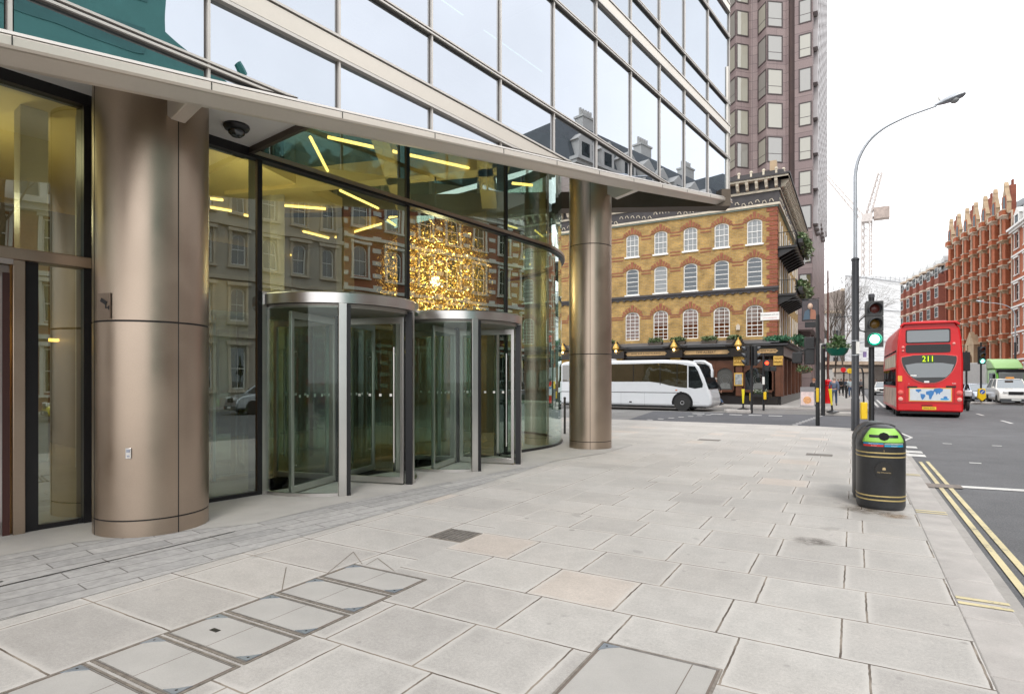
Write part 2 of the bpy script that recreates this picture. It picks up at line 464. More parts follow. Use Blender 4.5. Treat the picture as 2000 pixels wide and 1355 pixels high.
for i in range(12):
    x = -8.6 + i*.42
    if i < 9: marking('crossing_stud', WLINE, [[(-8.0+i*.23, 24.0+i*.85),(-7.75+i*.23,24.0+i*.85),(-7.75+i*.23,24.25+i*.85),(-8.0+i*.23,24.25+i*.85)]])
    marking('crossing_stud', WLINE, [[(-2.2+i*.06, 23.4+i*.75),(-2.0+i*.06,23.4+i*.75),(-2.0+i*.06,23.65+i*.75),(-2.2+i*.06,23.65+i*.75)]])
# worn stop lines of the side street drawn across it, and the lettering worn off them
for j, x in enumerate((-7.2,-6.3,-5.4,-4.5,-3.6)):
    marking('lane_mark', WLINE, [(x, x+.6, 30.6, 30.95)])
for j, x in enumerate((-8.0,-7.2,-6.4,-5.2,-4.4,-3.6,-2.9)):
    marking('lane_mark', WLINE, [(x, x+.55, 23.05, 23.2)])
for y in (30, 36, 42, 48, 60, 72): marking('lane_mark', WLINE, [(5.3,5.42,y,y+2)])
marking('lane_mark', WLINE, [(1.2,1.35,44,60)]); marking('lane_mark', WLINE, [(1.55,1.7,44,60)])
# gutter break in the yellow lines
marking('trench_patch', M('trench_patch', (.20,.17,.15), .8, 0, .35, 8), [[(.97,11.45),(1.48,11.6),(1.48,11.95),(.97,11.9)]], -.104)

# stain patch on a slab beside the bin foot
def stain(name, cx, cy, r, colr, seed):
    rnd = random.Random(seed); mb = MB()
    pts = [(cx+r*(1+.35*rnd.uniform(-1,1))*math.cos(2*math.pi*i/18), cy+r*.7*(1+.35*rnd.uniform(-1,1))*math.sin(2*math.pi*i/18), .0045) for i in range(18)]
    mb.quad(*pts)
    m, t, out = nt(name+'_mat')
    dfs = node(t, 'ShaderNodeBsdfDiffuse'); dfs.inputs[0].default_value = col4(colr)
    tr = node(t, 'ShaderNodeBsdfTransparent'); mx = node(t, 'ShaderNodeMixShader')
    co = coords(t)
    vd = node(t, 'ShaderNodeVectorMath', operation='DISTANCE'); link(t, co, vd.inputs[0]); vd.inputs[1].default_value = (cx, cy, .0045)
    edge = maprange(t, vd.outputs['Value'], r*.3, r*.9, .5, 0)
    link(t, math2(t, 'MULTIPLY', edge, maprange(t, noise(t, co, 9, 5, .7), .35, .65, .2, 1.4)), mx.inputs[0])
    link(t, tr.outputs[0], mx.inputs[1]); link(t, dfs.outputs[0], mx.inputs[2]); link(t, mx.outputs[0], out.inputs[0])
    o = struct(mb.build(name, m)); return o
stain('pavement_stain', .15, 8.5, .42, (.16,.13,.10), 5)
stain('pavement_stain', .40, 8.25, .22, (.30,.20,.11), 6)
stain('pavement_stain', -.35, 6.55, .24, (.20,.18,.165), 9)
# ------------------------------------------------------------------ glass office building (local frame: x along the facade, y into the building)
OFF = thing('office_building', 'glass and bronze office building with an overhanging upper facade on two oval bronze columns', 'building', (0,0,0), R(82.18))
UG = mirror_mat('sky_reflecting_glass', (.05,.20,.19), (.415,.44,.485), .92, .006)
OGL = glass_mat('overhang_glass', (.20,.38,.37), (.56,.595,.655), .72, .4)
UPG = glass_mat('upper_lobby_glass', (.56,.70,.60), (.78,.95,.90), .36, .9, 0, .003)
LG = glass_mat('lobby_glass', (.58,.71,.61), (.80,.90,.87), .27, 1.0, 0, .004)
CG = glass_mat('curved_clear_glass', (.74,.82,.77), (.8,.87,.84), .045, .55)
YS = [1.19+1.487*i for i in range(-4, 9)] + [14.6, 16.3, 18.1]
FD = 5.8
def ip(x, tab):
    if x <= tab[0][0]: a, b = tab[0], tab[1]
    elif x >= tab[-1][0]: a, b = tab[-2], tab[-1]
    else:
        for a, b in zip(tab, tab[1:]):
            if a[0] <= x <= b[0]: break
    return a[1] + (b[1]-a[1])*(x-a[0])/(b[0]-a[0])
ZB = [(-5,3.05),(1.15,4.03),(2.75,4.285),(3.81,4.46),(5.33,4.715),(7.38,5.055),(9.22,5.36),(10.8,5.615),(18.43,6.94)]
zb = lambda s: ip(s, ZB)
zt = lambda s: zb(s) + .235
def clip_above(poly, f):
    out = []
    for i in range(len(poly)):
        a, b = poly[i], poly[(i+1) % len(poly)]
        da, db = a[1]-f(a[0]), b[1]-f(b[0])
        if da >= 0: out.append(a)
        if (da >= 0) != (db >= 0):
            q = da/(da-db); out.append((a[0]+(b[0]-a[0])*q, a[1]+(b[1]-a[1])*q))
    return out
TOPZ = 16.9
bands = []   # glass bands z0,z1 ; spandrels ; transoms
SP = [(5.31,5.57),(9.03,9.27),(12.70,12.94),(16.4,16.64)]
TR = [4.63, 6.32, 8.28, 9.93, 11.95, 13.6, 15.6]
edges = sorted([z for z in TR] + [a for a, b in SP] + [b for a, b in SP])
lev = [3.5] + edges + [TOPZ]
for i in range(len(YS)-1):
    a, b = YS[i], YS[i+1]
    ch = lambda s, a=a, b=b: zt(a) + (zt(b)-zt(a))*(s-a)/(b-a)
    for z0, z1 in zip(lev, lev[1:]):
        if (z0, z1) in SP: continue
        poly = clip_above([(a+.03,z0),(b-.03,z0),(b-.03,z1),(a+.03,z1)], ch)
        if len(poly) < 3 or max(p[1] for p in poly) - min(p[1] for p in poly) < .05: continue
        rnd = random.Random(i*31+int(z0*10))
        # every pane sits a hair out of true, like real glazing
        tx, tz = rnd.uniform(-.0015,.0015), rnd.uniform(-.0015,.0015)
        cx = (a+b)/2; cz = (z0+z1)/2
        mb = MB(); mb.quad(*[(p[0], FD+.03+(p[0]-cx)*tx+(p[1]-cz)*tz, p[1]) for p in poly])
        mb.build('window_pane', OGL if (z1 < 8.5 and a > 4) else UG, OFF)
def strip_along(z0, z1, d0, d1, x0, x1, mat, name, under=None):
    poly = clip_above([(x0,z0),(x1,z0),(x1,z1),(x0,z1)], under or zt)
    if len(poly) < 3: return
    # clip boundary follows the table: cut in pieces per bay
    mb = MB(); n = 0
    for i in range(len(YS)-1):
        a, b = max(x0, YS[i]), min(x1, YS[i+1])
        if b <= a: continue
        ch = lambda s, A=YS[i], B=YS[i+1]: zt(A) + (zt(B)-zt(A))*(s-A)/(B-A)
        p = clip_above([(a,z0),(b,z0),(b,z1),(a,z1)], ch)
        if len(p) >= 3: mb.prism(p, d0, d1, 'y'); n += 1
    if n: mb.build(name, mat, OFF)
for z in TR:
    strip_along(z-.036, z+.036, FD-.005, FD+.05, YS[0], 18.1, FGASK, 'gasket')
    strip_along(z+.012, z+.034, FD-.03, FD+.04, YS[0], 18.1, ANOD, 'transom')
    strip_along(z-.034, z-.012, FD-.03, FD+.04, YS[0], 18.1, ANOD, 'transom')
for z0, z1 in SP:
    strip_along(z0-.012, z1+.012, FD-.005, FD+.05, YS[0], 18.1, FGASK, 'gasket')
    strip_along(z0+.035, z1-.03, FD-.02, FD+.04, YS[0], 18.1, FASCIA, 'spandrel_panel')
    strip_along(z0-.015, z0+.02, FD-.035, FD+.04, YS[0], 18.1, ANOD, 'transom')
    strip_along(z1-.012, z1+.016, FD-.035, FD+.04, YS[0], 18.1, ANOD, 'transom')
for s in YS[1:]:
    mb = MB(); mb.box(s-.019, s+.019, FD+.018, FD+.05, zt(s)-.10, TOPZ); mb.build('gasket', FGASK, OFF)
    mb = MB(); mb.box(s-.013, s+.013, FD-.012, FD+.04, zt(s)-.13, TOPZ); mb.build('mullion', ANOD, OFF)
# fascia: light trim, groove, bevelled bronze underside
def ribbon(prof, mat, name, x0, x1, n=46):
    mb = MB(); xs = [x0+(x1-x0)*i/n for i in range(n+1)]
    for x, xx in zip(xs, xs[1:]):
        for p, q in zip(prof, prof[1:]):
            mb.quad((x,p[0],zb(x)+p[1]*(zt(x)-zb(x))),(xx,p[0],zb(xx)+p[1]*(zt(xx)-zb(xx))),(xx,q[0],zb(xx)+q[1]*(zt(xx)-zb(xx))),(x,q[0],zb(x)+q[1]*(zt(x)-zb(x))))
    return mb.build(name, mat, OFF, smooth=True)
ribbon([(FD+.05,1.10),(FD+.05,.90)], GASKET, 'gasket', YS[0], 18.1)
ribbon([(FD+.05,.93),(FD-.03,.93),(FD-.035,.82),(FD+.0,.81)], ANOD, 'fascia_trim', YS[0], 18.13)
ribbon([(FD+.02,.82),(FD+.02,.75)], GASKET, 'gasket', YS[0], 18.1)
ribbon([(FD+.02,.76),(FD-.05,.75),(FD-.062,.70),(FD-.062,.42),(FD-.045,.34)], FASCIA, 'fascia_band', YS[0], 18.15)
ribbon([(FD-.045,.34),(FD-.02,.32),(FD+.12,.03),(FD+.16,0.0),(FD+.17,.2),(FD+.17,3.0)], FASCIA, 'fascia_underside', YS[0], 18.14)
for s in YS[1:]:
    mb = MB(); mb.box(s-.004, s+.004, FD-.066, FD-.05, zb(s)+.10, zb(s)+.17); mb.build('panel_joint', GASKET, OFF)

# soffit and the step up over the doors
mb = MB(); mb.box(-5, 4.14, FD+.18, 7.84, 4.78, 4.86); mb.build('soffit', SOFFIT, OFF)
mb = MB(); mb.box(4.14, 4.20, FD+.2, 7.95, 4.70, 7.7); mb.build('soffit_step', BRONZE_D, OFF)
mb = MB(); mb.box(-5, 4.2, FD+.3, 7.9, 4.87, 4.95); mb.box(4.2, 18, 5.9, 7.7, 8.6, 8.7); mb.box(4.2, 18, 7.95, 8.05, 7.7, 8.8); mb.build('cavity_ceiling', M('cavity_lining', (.50,.46,.40), .6, 0, .1), OFF)
mb = MB()
for s in (5.6, 8.4, 11.2): mb.box(s-.05, s+.05, 5.95, 7.8, 8.2, 8.6)
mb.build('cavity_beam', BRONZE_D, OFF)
# side of the overhang that faces the pub: bronze beam, clear glass above
p0 = Vector((18.05, 5.9)); p1 = Vector((10.2, 17.2))
dd = (p1-p0); L = dd.length; ang = math.atan2(dd.y, dd.x)
NM = Matrix.Translation((p0.x, p0.y, 0)) @ Matrix.Rotation(ang, 4, 'Z')
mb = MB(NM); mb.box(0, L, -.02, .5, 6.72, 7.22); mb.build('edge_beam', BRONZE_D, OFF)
NG = glass_mat('side_glass', (.80,.88,.86), (.9,.95,.95), .10, .8)
q = 0
while q < L-.1:
    e = min(q+1.5, L)
    mb = MB(NM); mb.quad((q+.04,.1,7.22),(e-.04,.1,7.22),(e-.04,.1,11.0),(q+.04,.1,11.0)); mb.build('side_pane', NG, OFF)
    mb = MB(NM); mb.box(q-.04, q+.04, .02, .16, 7.22, 11); mb.build('side_mullion', ANOD, OFF)
    q += 1.5

# columns
def column(s, d, r, top, seam, name_label):
    prof = [(r,.0),(r,.165),(r-.012,.168),(r-.012,.178),(r,.181),(r,2.19),(r-.014,2.193),(r-.014,2.207),(r,2.21),(r,4.73),(r-.014,4.733),(r-.014,4.747),(r,4.75),(r,top)]
    mb = MB(); mb.lathe([(r+.0,-.01)]+prof, (s,d,0), 64)
    c = mb.build('column', BRONZE, OFF, smooth=True); c['label'] = name_label
    mb = MB()
    for z in (.173, 2.2, 4.74): mb.lathe([(r-.016,z-.007),(r-.006,z-.007),(r-.006,z+.007),(r-.016,z+.007)], (s,d,0), 64)
    for a in seam:
        m0 = Matrix.Translation((s,d,0)) @ Matrix.Rotation(R(a),4,'Z'); mb.m = m0
        mb.box(r-.01, r+.0015, -.005, .005, 0, top)
    mb.build('panel_seam', GASKET, c)
    return c
# seam angle: seen at photo column 349
column(2.69, 7.13, .55, 6.5, (-86, 94, -180), 'near bronze column left of the revolving doors')
column(12.22, 7.18, .50, 8.6, (-150, 30), 'far bronze column at the end of the lobby glass')
for s, z in ((2.69, 4.40), (12.22, 5.90)):
    mb = MB(); mb.prism([(FD+.1,z+.16),(FD+.1,z-.02),(6.5,z-.12),(6.75,z+.05),(6.95,z+.3)], s-.07, s+.07, 'x'); mb.build('column_bracket', FASCIA, OFF, bevel=.01)

# ground-floor glazing at d=7.85
GD = 7.85
AC = (11.0, GD+3.34); AR = 3.34
def gpt(u):
    """point on the glazing line at length u (straight, quarter arc, straight)"""
    if u <= 11.0: return (u, GD)
    a = (u-11.0)/AR
    if a < math.pi/2: return (AC[0]+AR*math.sin(a), AC[1]-AR*math.cos(a))
    return (AC[0]+AR, AC[1]+(a-math.pi/2)*AR)
def gpane(u0, u1, z0, z1, name='glass_pane', mat=LG, off=0.0):
    n = 1 if u1 <= 11.0 else max(2, int((u1-u0)/.25)); mb = MB()
    us = [u0+(u1-u0)*i/n for i in range(n+1)]
    for a, b in zip(us, us[1:]):
        p, q = gpt(a), gpt(b); mb.quad((p[0],p[1]+off,z0),(q[0],q[1]+off,z0),(q[0],q[1]+off,z1),(p[0],p[1]+off,z1))
    o = mb.build(name, mat, OFF, normals=False)
    if n > 1: o.data.polygons.foreach_set('use_smooth', [True]*n)
    return o
def gbar(u0, u1, z0, z1, th0, th1, mat, name):
    n = 1 if u1 <= 11.0 else max(2, int((u1-u0)/.2)); mb = MB()
    us = [u0+(u1-u0)*i/n for i in range(n+1)]
    for a, b in zip(us, us[1:]):
        p, q = Vector(gpt(a)), Vector(gpt(b)); t_ = (q-p).normalized(); nn = Vector((t_.y, -t_.x))   # outward
        P_ = [p+nn*th0, q+nn*th0, q-nn*th1, p-nn*th1]
        mb.prism([(v.x, v.y) for v in P_], z0, z1)
    return mb.build(name, mat, OFF, smooth=n > 1)
UE = 11.0 + AR*math.pi/2 + 6.5
arcU = [11.4+1.35*i for i in range(0, 9) if 11.4+1.35*i < UE]
mulls = [4.31, 7.05, 9.83]
# lower glass
for a, b in ((2.36, 4.26), (9.62, 9.80)): gpane(a, b, .06, 4.66)
us = [9.86] + arcU + [UE]
for a, b in zip(us, us[1:]): gpane(a+.012, b-.012, .06, 4.66)
for a, b in ((4.35, 7.01), (7.09, 9.79)): gpane(a, b, 2.84, 4.66)
for a, b in zip([4.35]+mulls[1:], mulls[1:]+[11.4]): gpane(a+.04, b-.04, 4.76, 7.5, mat=UPG)
us2 = [11.4] + arcU[1:] + [UE]
for a, b in zip(us2, us2[1:]): gpane(a+.012, b-.012, 4.76, 7.5)
for a in mulls:
    gbar(a-.035, a+.035, 0, 7.6 if a > 5 else 4.8, .03, .22, BLACKM, 'mullion')
gbar(4.2, UE, 4.66, 4.70, .07, .1, BLACKM, 'transom'); gbar(4.2, UE, 4.70, 4.76, .09, .1, BRONZE, 'transom')
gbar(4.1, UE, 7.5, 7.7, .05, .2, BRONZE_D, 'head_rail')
gbar(2.2, 4.3, 0, .06, .03, .1, BLACKM, 'sill_rail'); gbar(9.6, UE, 0, .06, .03, .1, BLACKM, 'sill_rail')
gbar(-5, 4.2, 4.66, 4.80, .06, .12, BLACKM, 'head_rail')
# the last two posts inside the curved corner
# left bay: tall glass, bronze header, sidelight and a sliding door
mb = MB(); mb.box(2.24, 2.36, GD-.05, GD+.2, 0, 4.7); mb.build('mullion', BLACKM, OFF)
mb = MB(); mb.box(2.37, 2.43, GD-.09, GD+.1, 0, 4.75); mb.build('corner_post', BRONZE, OFF)
gpane(-5, 2.24, 2.98, 4.66)
gpane(1.84, 2.24, .06, 2.84)
mb = MB(); mb.box(-5, 2.3, GD-.10, GD+.1, 2.84, 2.96); mb.build('door_header', BRONZE, OFF, bevel=.006)
mb = MB(); mb.box(1.62, 1.72, GD-.08, GD+.1, 0, 2.84); mb.build('door_post', BRONZE, OFF, bevel=.005)
mb = MB(); mb.box(1.72, 1.84, GD-.03, GD+.1, 0, 2.84); mb.build('door_post', BLACKM, OFF)
mb = MB(); mb.box(1.72, 2.24, GD-.02, GD+.08, 0, .06); mb.build('sill_rail', BLACKM, OFF)
dr = MB(); dr.box(.2, 1.60, GD-.04, GD+.03, 2.66, 2.78); dr.box(1.50, 1.60, GD-.04, GD+.03, .0, 2.78); dr.box(.2, 1.6, GD-.04, GD+.03, .02, .16)
drm = dr.build('sliding_door', STEEL, OFF, bevel=.006)
mb = MB(); mb.quad((.2,GD,.16),(1.5,GD,.16),(1.5,GD,2.66),(.2,GD,2.66)); mb.build('door_glass', glass_mat('tinted_door_glass', (.5,.5,.45), (.9,.9,.88), .3, .8), drm)
mb = MB(); mb.box(1.54, 1.60, GD-.05, GD+.04, 0, 2.7); mb.build('door_seal', M('dark_red_seal', (.05,.015,.012), .5), drm)
mb = MB(); mb.box(-5, 1.62, GD-.09, GD+.1, 2.785, 2.84); mb.build('door_track', STEEL, OFF)

# revolving doors
def drum_glass(c, r, a0, a1, z0, z1, parent, mat=CG, name='curved_glass', n=14):
    mb = MB()
    for i in range(n):
        p = [(c[0]+r*math.cos(R(a)), c[1]+r*math.sin(R(a))) for a in (a0+(a1-a0)*i/n, a0+(a1-a0)*(i+1)/n)]
        mb.quad((p[0][0],p[0][1],z0),(p[1][0],p[1][1],z0),(p[1][0],p[1][1],z1),(p[0][0],p[0][1],z1))
    o = mb.build(name, mat, parent, normals=False); o.data.polygons.foreach_set('use_smooth', [True]*n); return o
def revolving(s, label):
    c = (s, 7.9); r = 1.22
    mb = MB(); mb.lathe([(r-.10,2.66),(r+.05,2.66),(r+.05,2.80),(r+.02,2.82),(.01,2.82)], (c[0],c[1],0), 72)
    root = mb.build('revolving_door', STEEL, OFF, smooth=True); root['label'] = label
    mb = MB(); mb.lathe([(0.01,2.60),(r-.02,2.60),(r-.02,2.655)], (c[0],c[1],0), 60); mb.build('canopy_underside', M('canopy_lining', (.30,.28,.25), .4, .5, .05), root, smooth=True)
    for k, a in enumerate((180, 238, 298, 360, 122, 62)):
        m0 = Matrix.Translation((c[0],c[1],0)) @ Matrix.Rotation(R(a),4,'Z')
        mb = MB(m0); wdt = .055 if k in (1,) else .04
        mb.box(r-.05, r+.045, -wdt, wdt, 0, 2.66); mb.build('door_post', STEEL, root, bevel=.006)
        if a in (238, 298):
            sg = 1 if a == 238 else -1
            mb = MB(m0); mb.box(r-.055, r+.047, min(sg*(wdt+.002), sg*(wdt+.05)), max(sg*(wdt+.002), sg*(wdt+.05)), .0, 2.64); mb.build('brush_seal', BLACKM, root)
    for a0, a1 in ((183,235),(301,357),(66,118),(125,177)) :
        if a0 == 125: continue
        drum_glass(c, r, a0, a1, .04, 2.62, root)
    drum_glass(c, r, 125, 177, .04, 2.62, root); drum_glass(c, r, 3, 59, .04, 2.62, root)
    for a0, a1 in ((183,235),(301,357)):
        mb = MB(); mb.lathe([(r-.03,0),(r+.03,0),(r+.03,.05),(r-.03,.05)], (c[0],c[1],0), 12, a0=a0, a1=a1); mb.build('base_rail', STEEL, root)
    mb = MB(); mb.lathe([(.05,0),(.05,2.6)], (c[0],c[1],0), 12); mb.build('central_shaft', BLACKM, root)
    mb = MB(); mb.lathe([(1.19,0),(1.19,.006),(.01,.006)], (c[0],c[1],0), 48); mb.build('door_floor', M('door_mat', (.33,.29,.24), .8, 0, .2, 4), root)
    for a in (22, 112, 202, 292):
        m0 = Matrix.Translation((c[0],c[1],0)) @ Matrix.Rotation(R(a),4,'Z')
        mb = MB(m0); x0, x1 = .07, r-.06
        mb.box(x0, x0+.06, -.025, .025, .03, 2.56); mb.box(x1-.06, x1, -.025, .025, .03, 2.56)
        mb.box(x0, x1, -.024, .024, 2.46, 2.56); mb.box(x0, x1, -.024, .024, .03, .12)
        wv = mb.build('door_wing', STEEL, root, bevel=.004)
        mb = MB(m0); mb.quad((x0+.06,0,.12),(x1-.06,0,.12),(x1-.06,0,2.46),(x0+.06,0,2.46)); mb.build('wing_glass', CG, root)
        mb = MB(m0); mb.tube([(x1-.14,-.06,.35),(x1-.14,-.06,2.1)], .014, 8); mb.tube([(x1-.14,-.06,.4),(x1-.14,.0,.4)], .009, 6); mb.tube([(x1-.14,-.06,2.0),(x1-.14,.0,2.0)], .009, 6)
        mb.build('push_bar', STEEL, root)
        mb = MB(m0)
        for z in (1.35,):
            for i in range(5): mb.box(x0+.13+i*.18, x0+.17+i*.18, -.004, -.001, z, z+.04)
        mb.build('safety_dots', WHITEP, root)
    return root
revolving(5.63, 'left revolving door beside the near bronze column')
revolving(8.37, 'right revolving door nearer the far bronze column')
mb = MB(); mb.box(4.28, 9.68, GD-.03, GD+.12, 2.70, 2.84); mb.build('door_header', STEEL, OFF, bevel=.005)
mb = MB(); mb.box(4.345, 4.41, GD-.03, GD+.1, 0, 2.7); mb.build('door_post', STEEL, OFF)

for k in range(4):  # flat glass screen added behind the drums to reflect the street
    a_ = 4.42+k*1.31; mb = MB(); mb.quad((a_+.02,9.42,.05),(a_+1.29,9.42,.05),(a_+1.29,9.42,2.62),(a_+.02,9.42,2.62)); mb.build('added_reflector_pane', glass_mat('added_reflector_glass', (.62,.72,.64), (.85,.9,.87), .22, 1.0) if k == 0 else bpy.data.materials['added_reflector_glass'], OFF, normals=False)
    mb = MB(); mb.box(a_-.02, a_+.02, 9.38, 9.46, 0, 2.66); mb.build('added_reflector_post', STEEL, OFF)
mb = MB(); mb.box(4.4, 9.7, 9.38, 9.46, 2.62, 2.7); mb.build('added_reflector_rail', STEEL, OFF)
# ------------------------------------------------ lobby interior
OLIVE = M('lobby_ceiling', (.72,.58,.26), .6, 0, .06, .4)
LFLOOR = M('lobby_stone_floor', (.30,.26,.20), .25, 0, .15, 1)
LWALL = M('lobby_back_wall', (.20,.155,.10), .5, 0, .3, .5)
DARKWOOD = M('dark_timber', (.06,.04,.025), .4, 0, .3, 3)
STRIP = emis('warm_strip_light', (1.0,.60,.15), 3.0)
floor_poly = [(-7,GD+.12),(11,GD+.12)] + [(AC[0]+(AR-.1)*math.sin(R(a)), AC[1]-(AR-.1)*math.cos(R(a))) for a in range(10, 91, 10)] + [(14.24,23),(-7,23)]
mb = MB(); mb.prism(floor_poly, -.05, .006); mb.build('lobby_floor', LFLOOR, OFF)
CLZ = 6.85
mb = MB(); mb.prism([(-7,GD+.25),(4.0,GD+.25),(4.6,12.5),(-7,15)], CLZ-.35, CLZ+.3, 'z'); mb.build('lobby_ceiling', OLIVE, OFF)
mb = MB(); mb.prism([(-7,15),(4.6,12.5),(14.2,16.5),(14.2,23),(-7,23)], CLZ, CLZ+.3); mb.build('lobby_ceiling', OLIVE, OFF)
mb = MB(); mb.prism([(4.0,GD+.25),(9.5,GD+.3),(6.5,11.2),(4.6,12.5)], CLZ, CLZ+.28); mb.build('lobby_ceiling', OLIVE, OFF)
mb = MB()
for pts in ([(6.0,8.2),(6.5,8.2),(13.9,15.0),(13.9,15.6)], [(9.2,8.2),(9.7,8.2),(14,11.5),(14,12.1)], [(8,16.4),(8.4,16.4),(11.6,9.2),(11.2,8.8)]):
    mb.prism(pts, CLZ-.1, CLZ+.4)
mb.build('ceiling_beam', OLIVE, OFF)
mb = MB(); mb.quad((-7,GD+.2,7.9),(14.2,GD+.2,7.9),(14.2,23,7.9),(-7,23,7.9)); mb.build('upper_slab', M('upper_slab', (.16,.20,.19), .8), OFF)
mb = MB(); mb.box(-7, 14.3, 22.6, 22.9, 0, 7.9); mb.box(-7.2, -6.9, GD+.1, 23, 0, 7.9); mb.build('lobby_back_wall', LWALL, OFF)
mb = MB(); mb.box(4.6, 13.9, 16.6, 22.2, 0, 4.4); mb.box(13.6, 14.1, 11.6, 22.2, 0, CLZ); mb.build('added_core_wall', LWALL, OFF)  # core walls added to block daylight coming through from behind the lobby
for k in range(6):
    mb = MB(); mb.box(4.9+k*1.5, 6.2+k*1.5, 16.5, 16.6, .1, 3.0); mb.build('wall_panel', DARKWOOD, OFF)
for k, x in enumerate((-5, -1.5, 1.6, 4.2, 6.4, 9.2, 11.8)):
    mb = MB(); mb.box(x, x+1.5, 22.45, 22.6, .2, 3.2); mb.build('wall_panel', DARKWOOD, OFF)
mb = MB(); mb.box(-6.8, 14, 22.3, 22.45, 3.35, 3.42); mb.build('light_strip', emis('wall_strip_light', (1.0,.55,.12), 3.0), OFF)
mb = MB(); mb.box(-6.8, 14, 17.8, 18.0, 2.55, 2.62); mb.build('light_strip', emis('shelf_strip_light', (1.0,.5,.1), 2.6), OFF)
mb = MB(); mb.box(-6.8, 2, 17.9, 18.2, 2.62, 3.1); mb.box(5.5, 13, 17.9, 18.2, 2.62, 3.1); mb.build('bulkhead', DARKWOOD, OFF)
PALECOL = M('pale_lobby_column', (.44,.41,.35), .5, 0, .1)
for s_, d_ in ((3.3,14.5),(6.2,18.4),(9.0,15.6),(12.6,17.2)):
    mb = MB(); mb.box(s_-.22, s_+.22, d_-.22, d_+.22, 0, CLZ); mb.build('lobby_column', PALECOL, OFF, bevel=.02)
mb = MB(); mb.box(3.6, 3.9, 10.5, 13, 0, CLZ-.4); mb.build('partition_wall', PALECOL, OFF)
mb = MB(); mb.box(-4, 1.2, 19, 19.4, 0, 3.0); mb.build('timber_partition', M('lit_timber', (.38,.22,.06), .4, 0, .2), OFF)
mb = MB(); mb.box(-.4, .9, 15.6, 16.2, 0, 1.1); mb.box(6.4,9.4,19.6,20.4,0,1.15); mb.build('reception_counter', M('counter_timber', (.30,.17,.06), .4), OFF)
def to_local(v):
    return OFF.rotation_euler.to_matrix().inverted() @ Vector(v)
# ceiling light strips: ends read off the photo, laid on the ceiling plane
def strip(p, q, z=CLZ-.03, wd=.09):
    def pt(p_):
        d_ = (z-1.6)*1152/(742-p_[1]); return to_local(W(p_[0], d_, z))
    a, b = pt(p), pt(q); mb = MB(); mb.tube([a, b], wd*.42, 4); mb.build('light_strip', STRIP, OFF)
for p, q in (((606,268),(640,334)),((640,268),(965,339)),((664,372),(745,410)),((655,464),(745,437)),((510,398),(636,408)),
             ((411,388),(436,391)),((411,405),(452,412)),((592,452),(642,465)),((477,420),(545,434)),((760,425),(830,412)),((757,430),(772,440)),
             ((880,430),(925,456)),((525,490),(548,495)),((568,498),(590,503)),((612,504),(636,508)),((80,447),(150,450)),((72,452),(130,468)),((90,480),(140,490)),((520,556),(545,559)),((1045,450),(1060,462)),((990,440),(1010,446)),((1000,358),(1040,362))):
    strip(p, q)
recentre(OFF, (6.5, 9.5, 0))

# lobby furniture and the gold chandelier
def loc2w(s, d, z=0): return Vector(Matrix.Rotation(R(82.18), 3, 'Z') @ Vector((s, d, z)))
CH = thing('chandelier', 'huge round golden chandelier of glittering leaves hanging in the lobby behind the right revolving door', 'chandelier', loc2w(10.6, 10.75, 2.6))
GOLDL = M('gold_leaf', (.80,.50,.13), .3, .6, .2, 3, emit=(1.0,.60,.18), es=.13)
rnd = random.Random(5); mb = MB()
for i in range(14000):
    u = rnd.gauss(0,1); v = rnd.gauss(0,1); q = rnd.gauss(0,1); n_ = Vector((u,v,q)).normalized()
    rr = 1.5*(rnd.uniform(.25,1.0)**.5); c = n_*rr + Vector((0,0,1.55))
    a = Vector((rnd.uniform(-1,1),rnd.uniform(-1,1),rnd.uniform(-1,1))).normalized(); b = a.cross(n_).normalized()
    s_ = rnd.uniform(.007,.019)
    mb.quad(tuple(c-a*s_-b*s_), tuple(c+a*s_-b*s_), tuple(c+a*s_+b*s_), tuple(c-a*s_+b*s_))
mb.build('gold_leaf_ball', GOLDL, CH, normals=False)
mb = MB(); mb.ball((0,0,1.5), .13, 16); mb.build('bulb', emis('chandelier_bulb', (1,.74,.36), 7), CH)
mb = MB(); mb.tube([(0,0,3.0),(0,0,4.2)], .02, 6); mb.build('rod', BLACKM, CH)

def lamp(s, d, z, w_, r_=.35):
    l = bpy.data.lights.new('lobby_fill_light', 'POINT'); l.energy = w_; l.color = (1.0, .80, .48); l.shadow_soft_size = r_
    o = bpy.data.objects.new('lobby_fill_light', l); COL.objects.link(o); o.location = loc2w(s, d, z)
lamp(10.6, 10.75, 4.1, 260, .25)                     # unseen light added to strengthen the lit chandelier
for s_, d_, w_ in ((5.2,10.6,34),(1.0,11.5,30),(7.5,13.5,85),(2.5,16,80),(-3,13,55)): lamp(s_, d_, 5.2, w_)   # unseen fill lights added below the ceiling strips to brighten the lobby

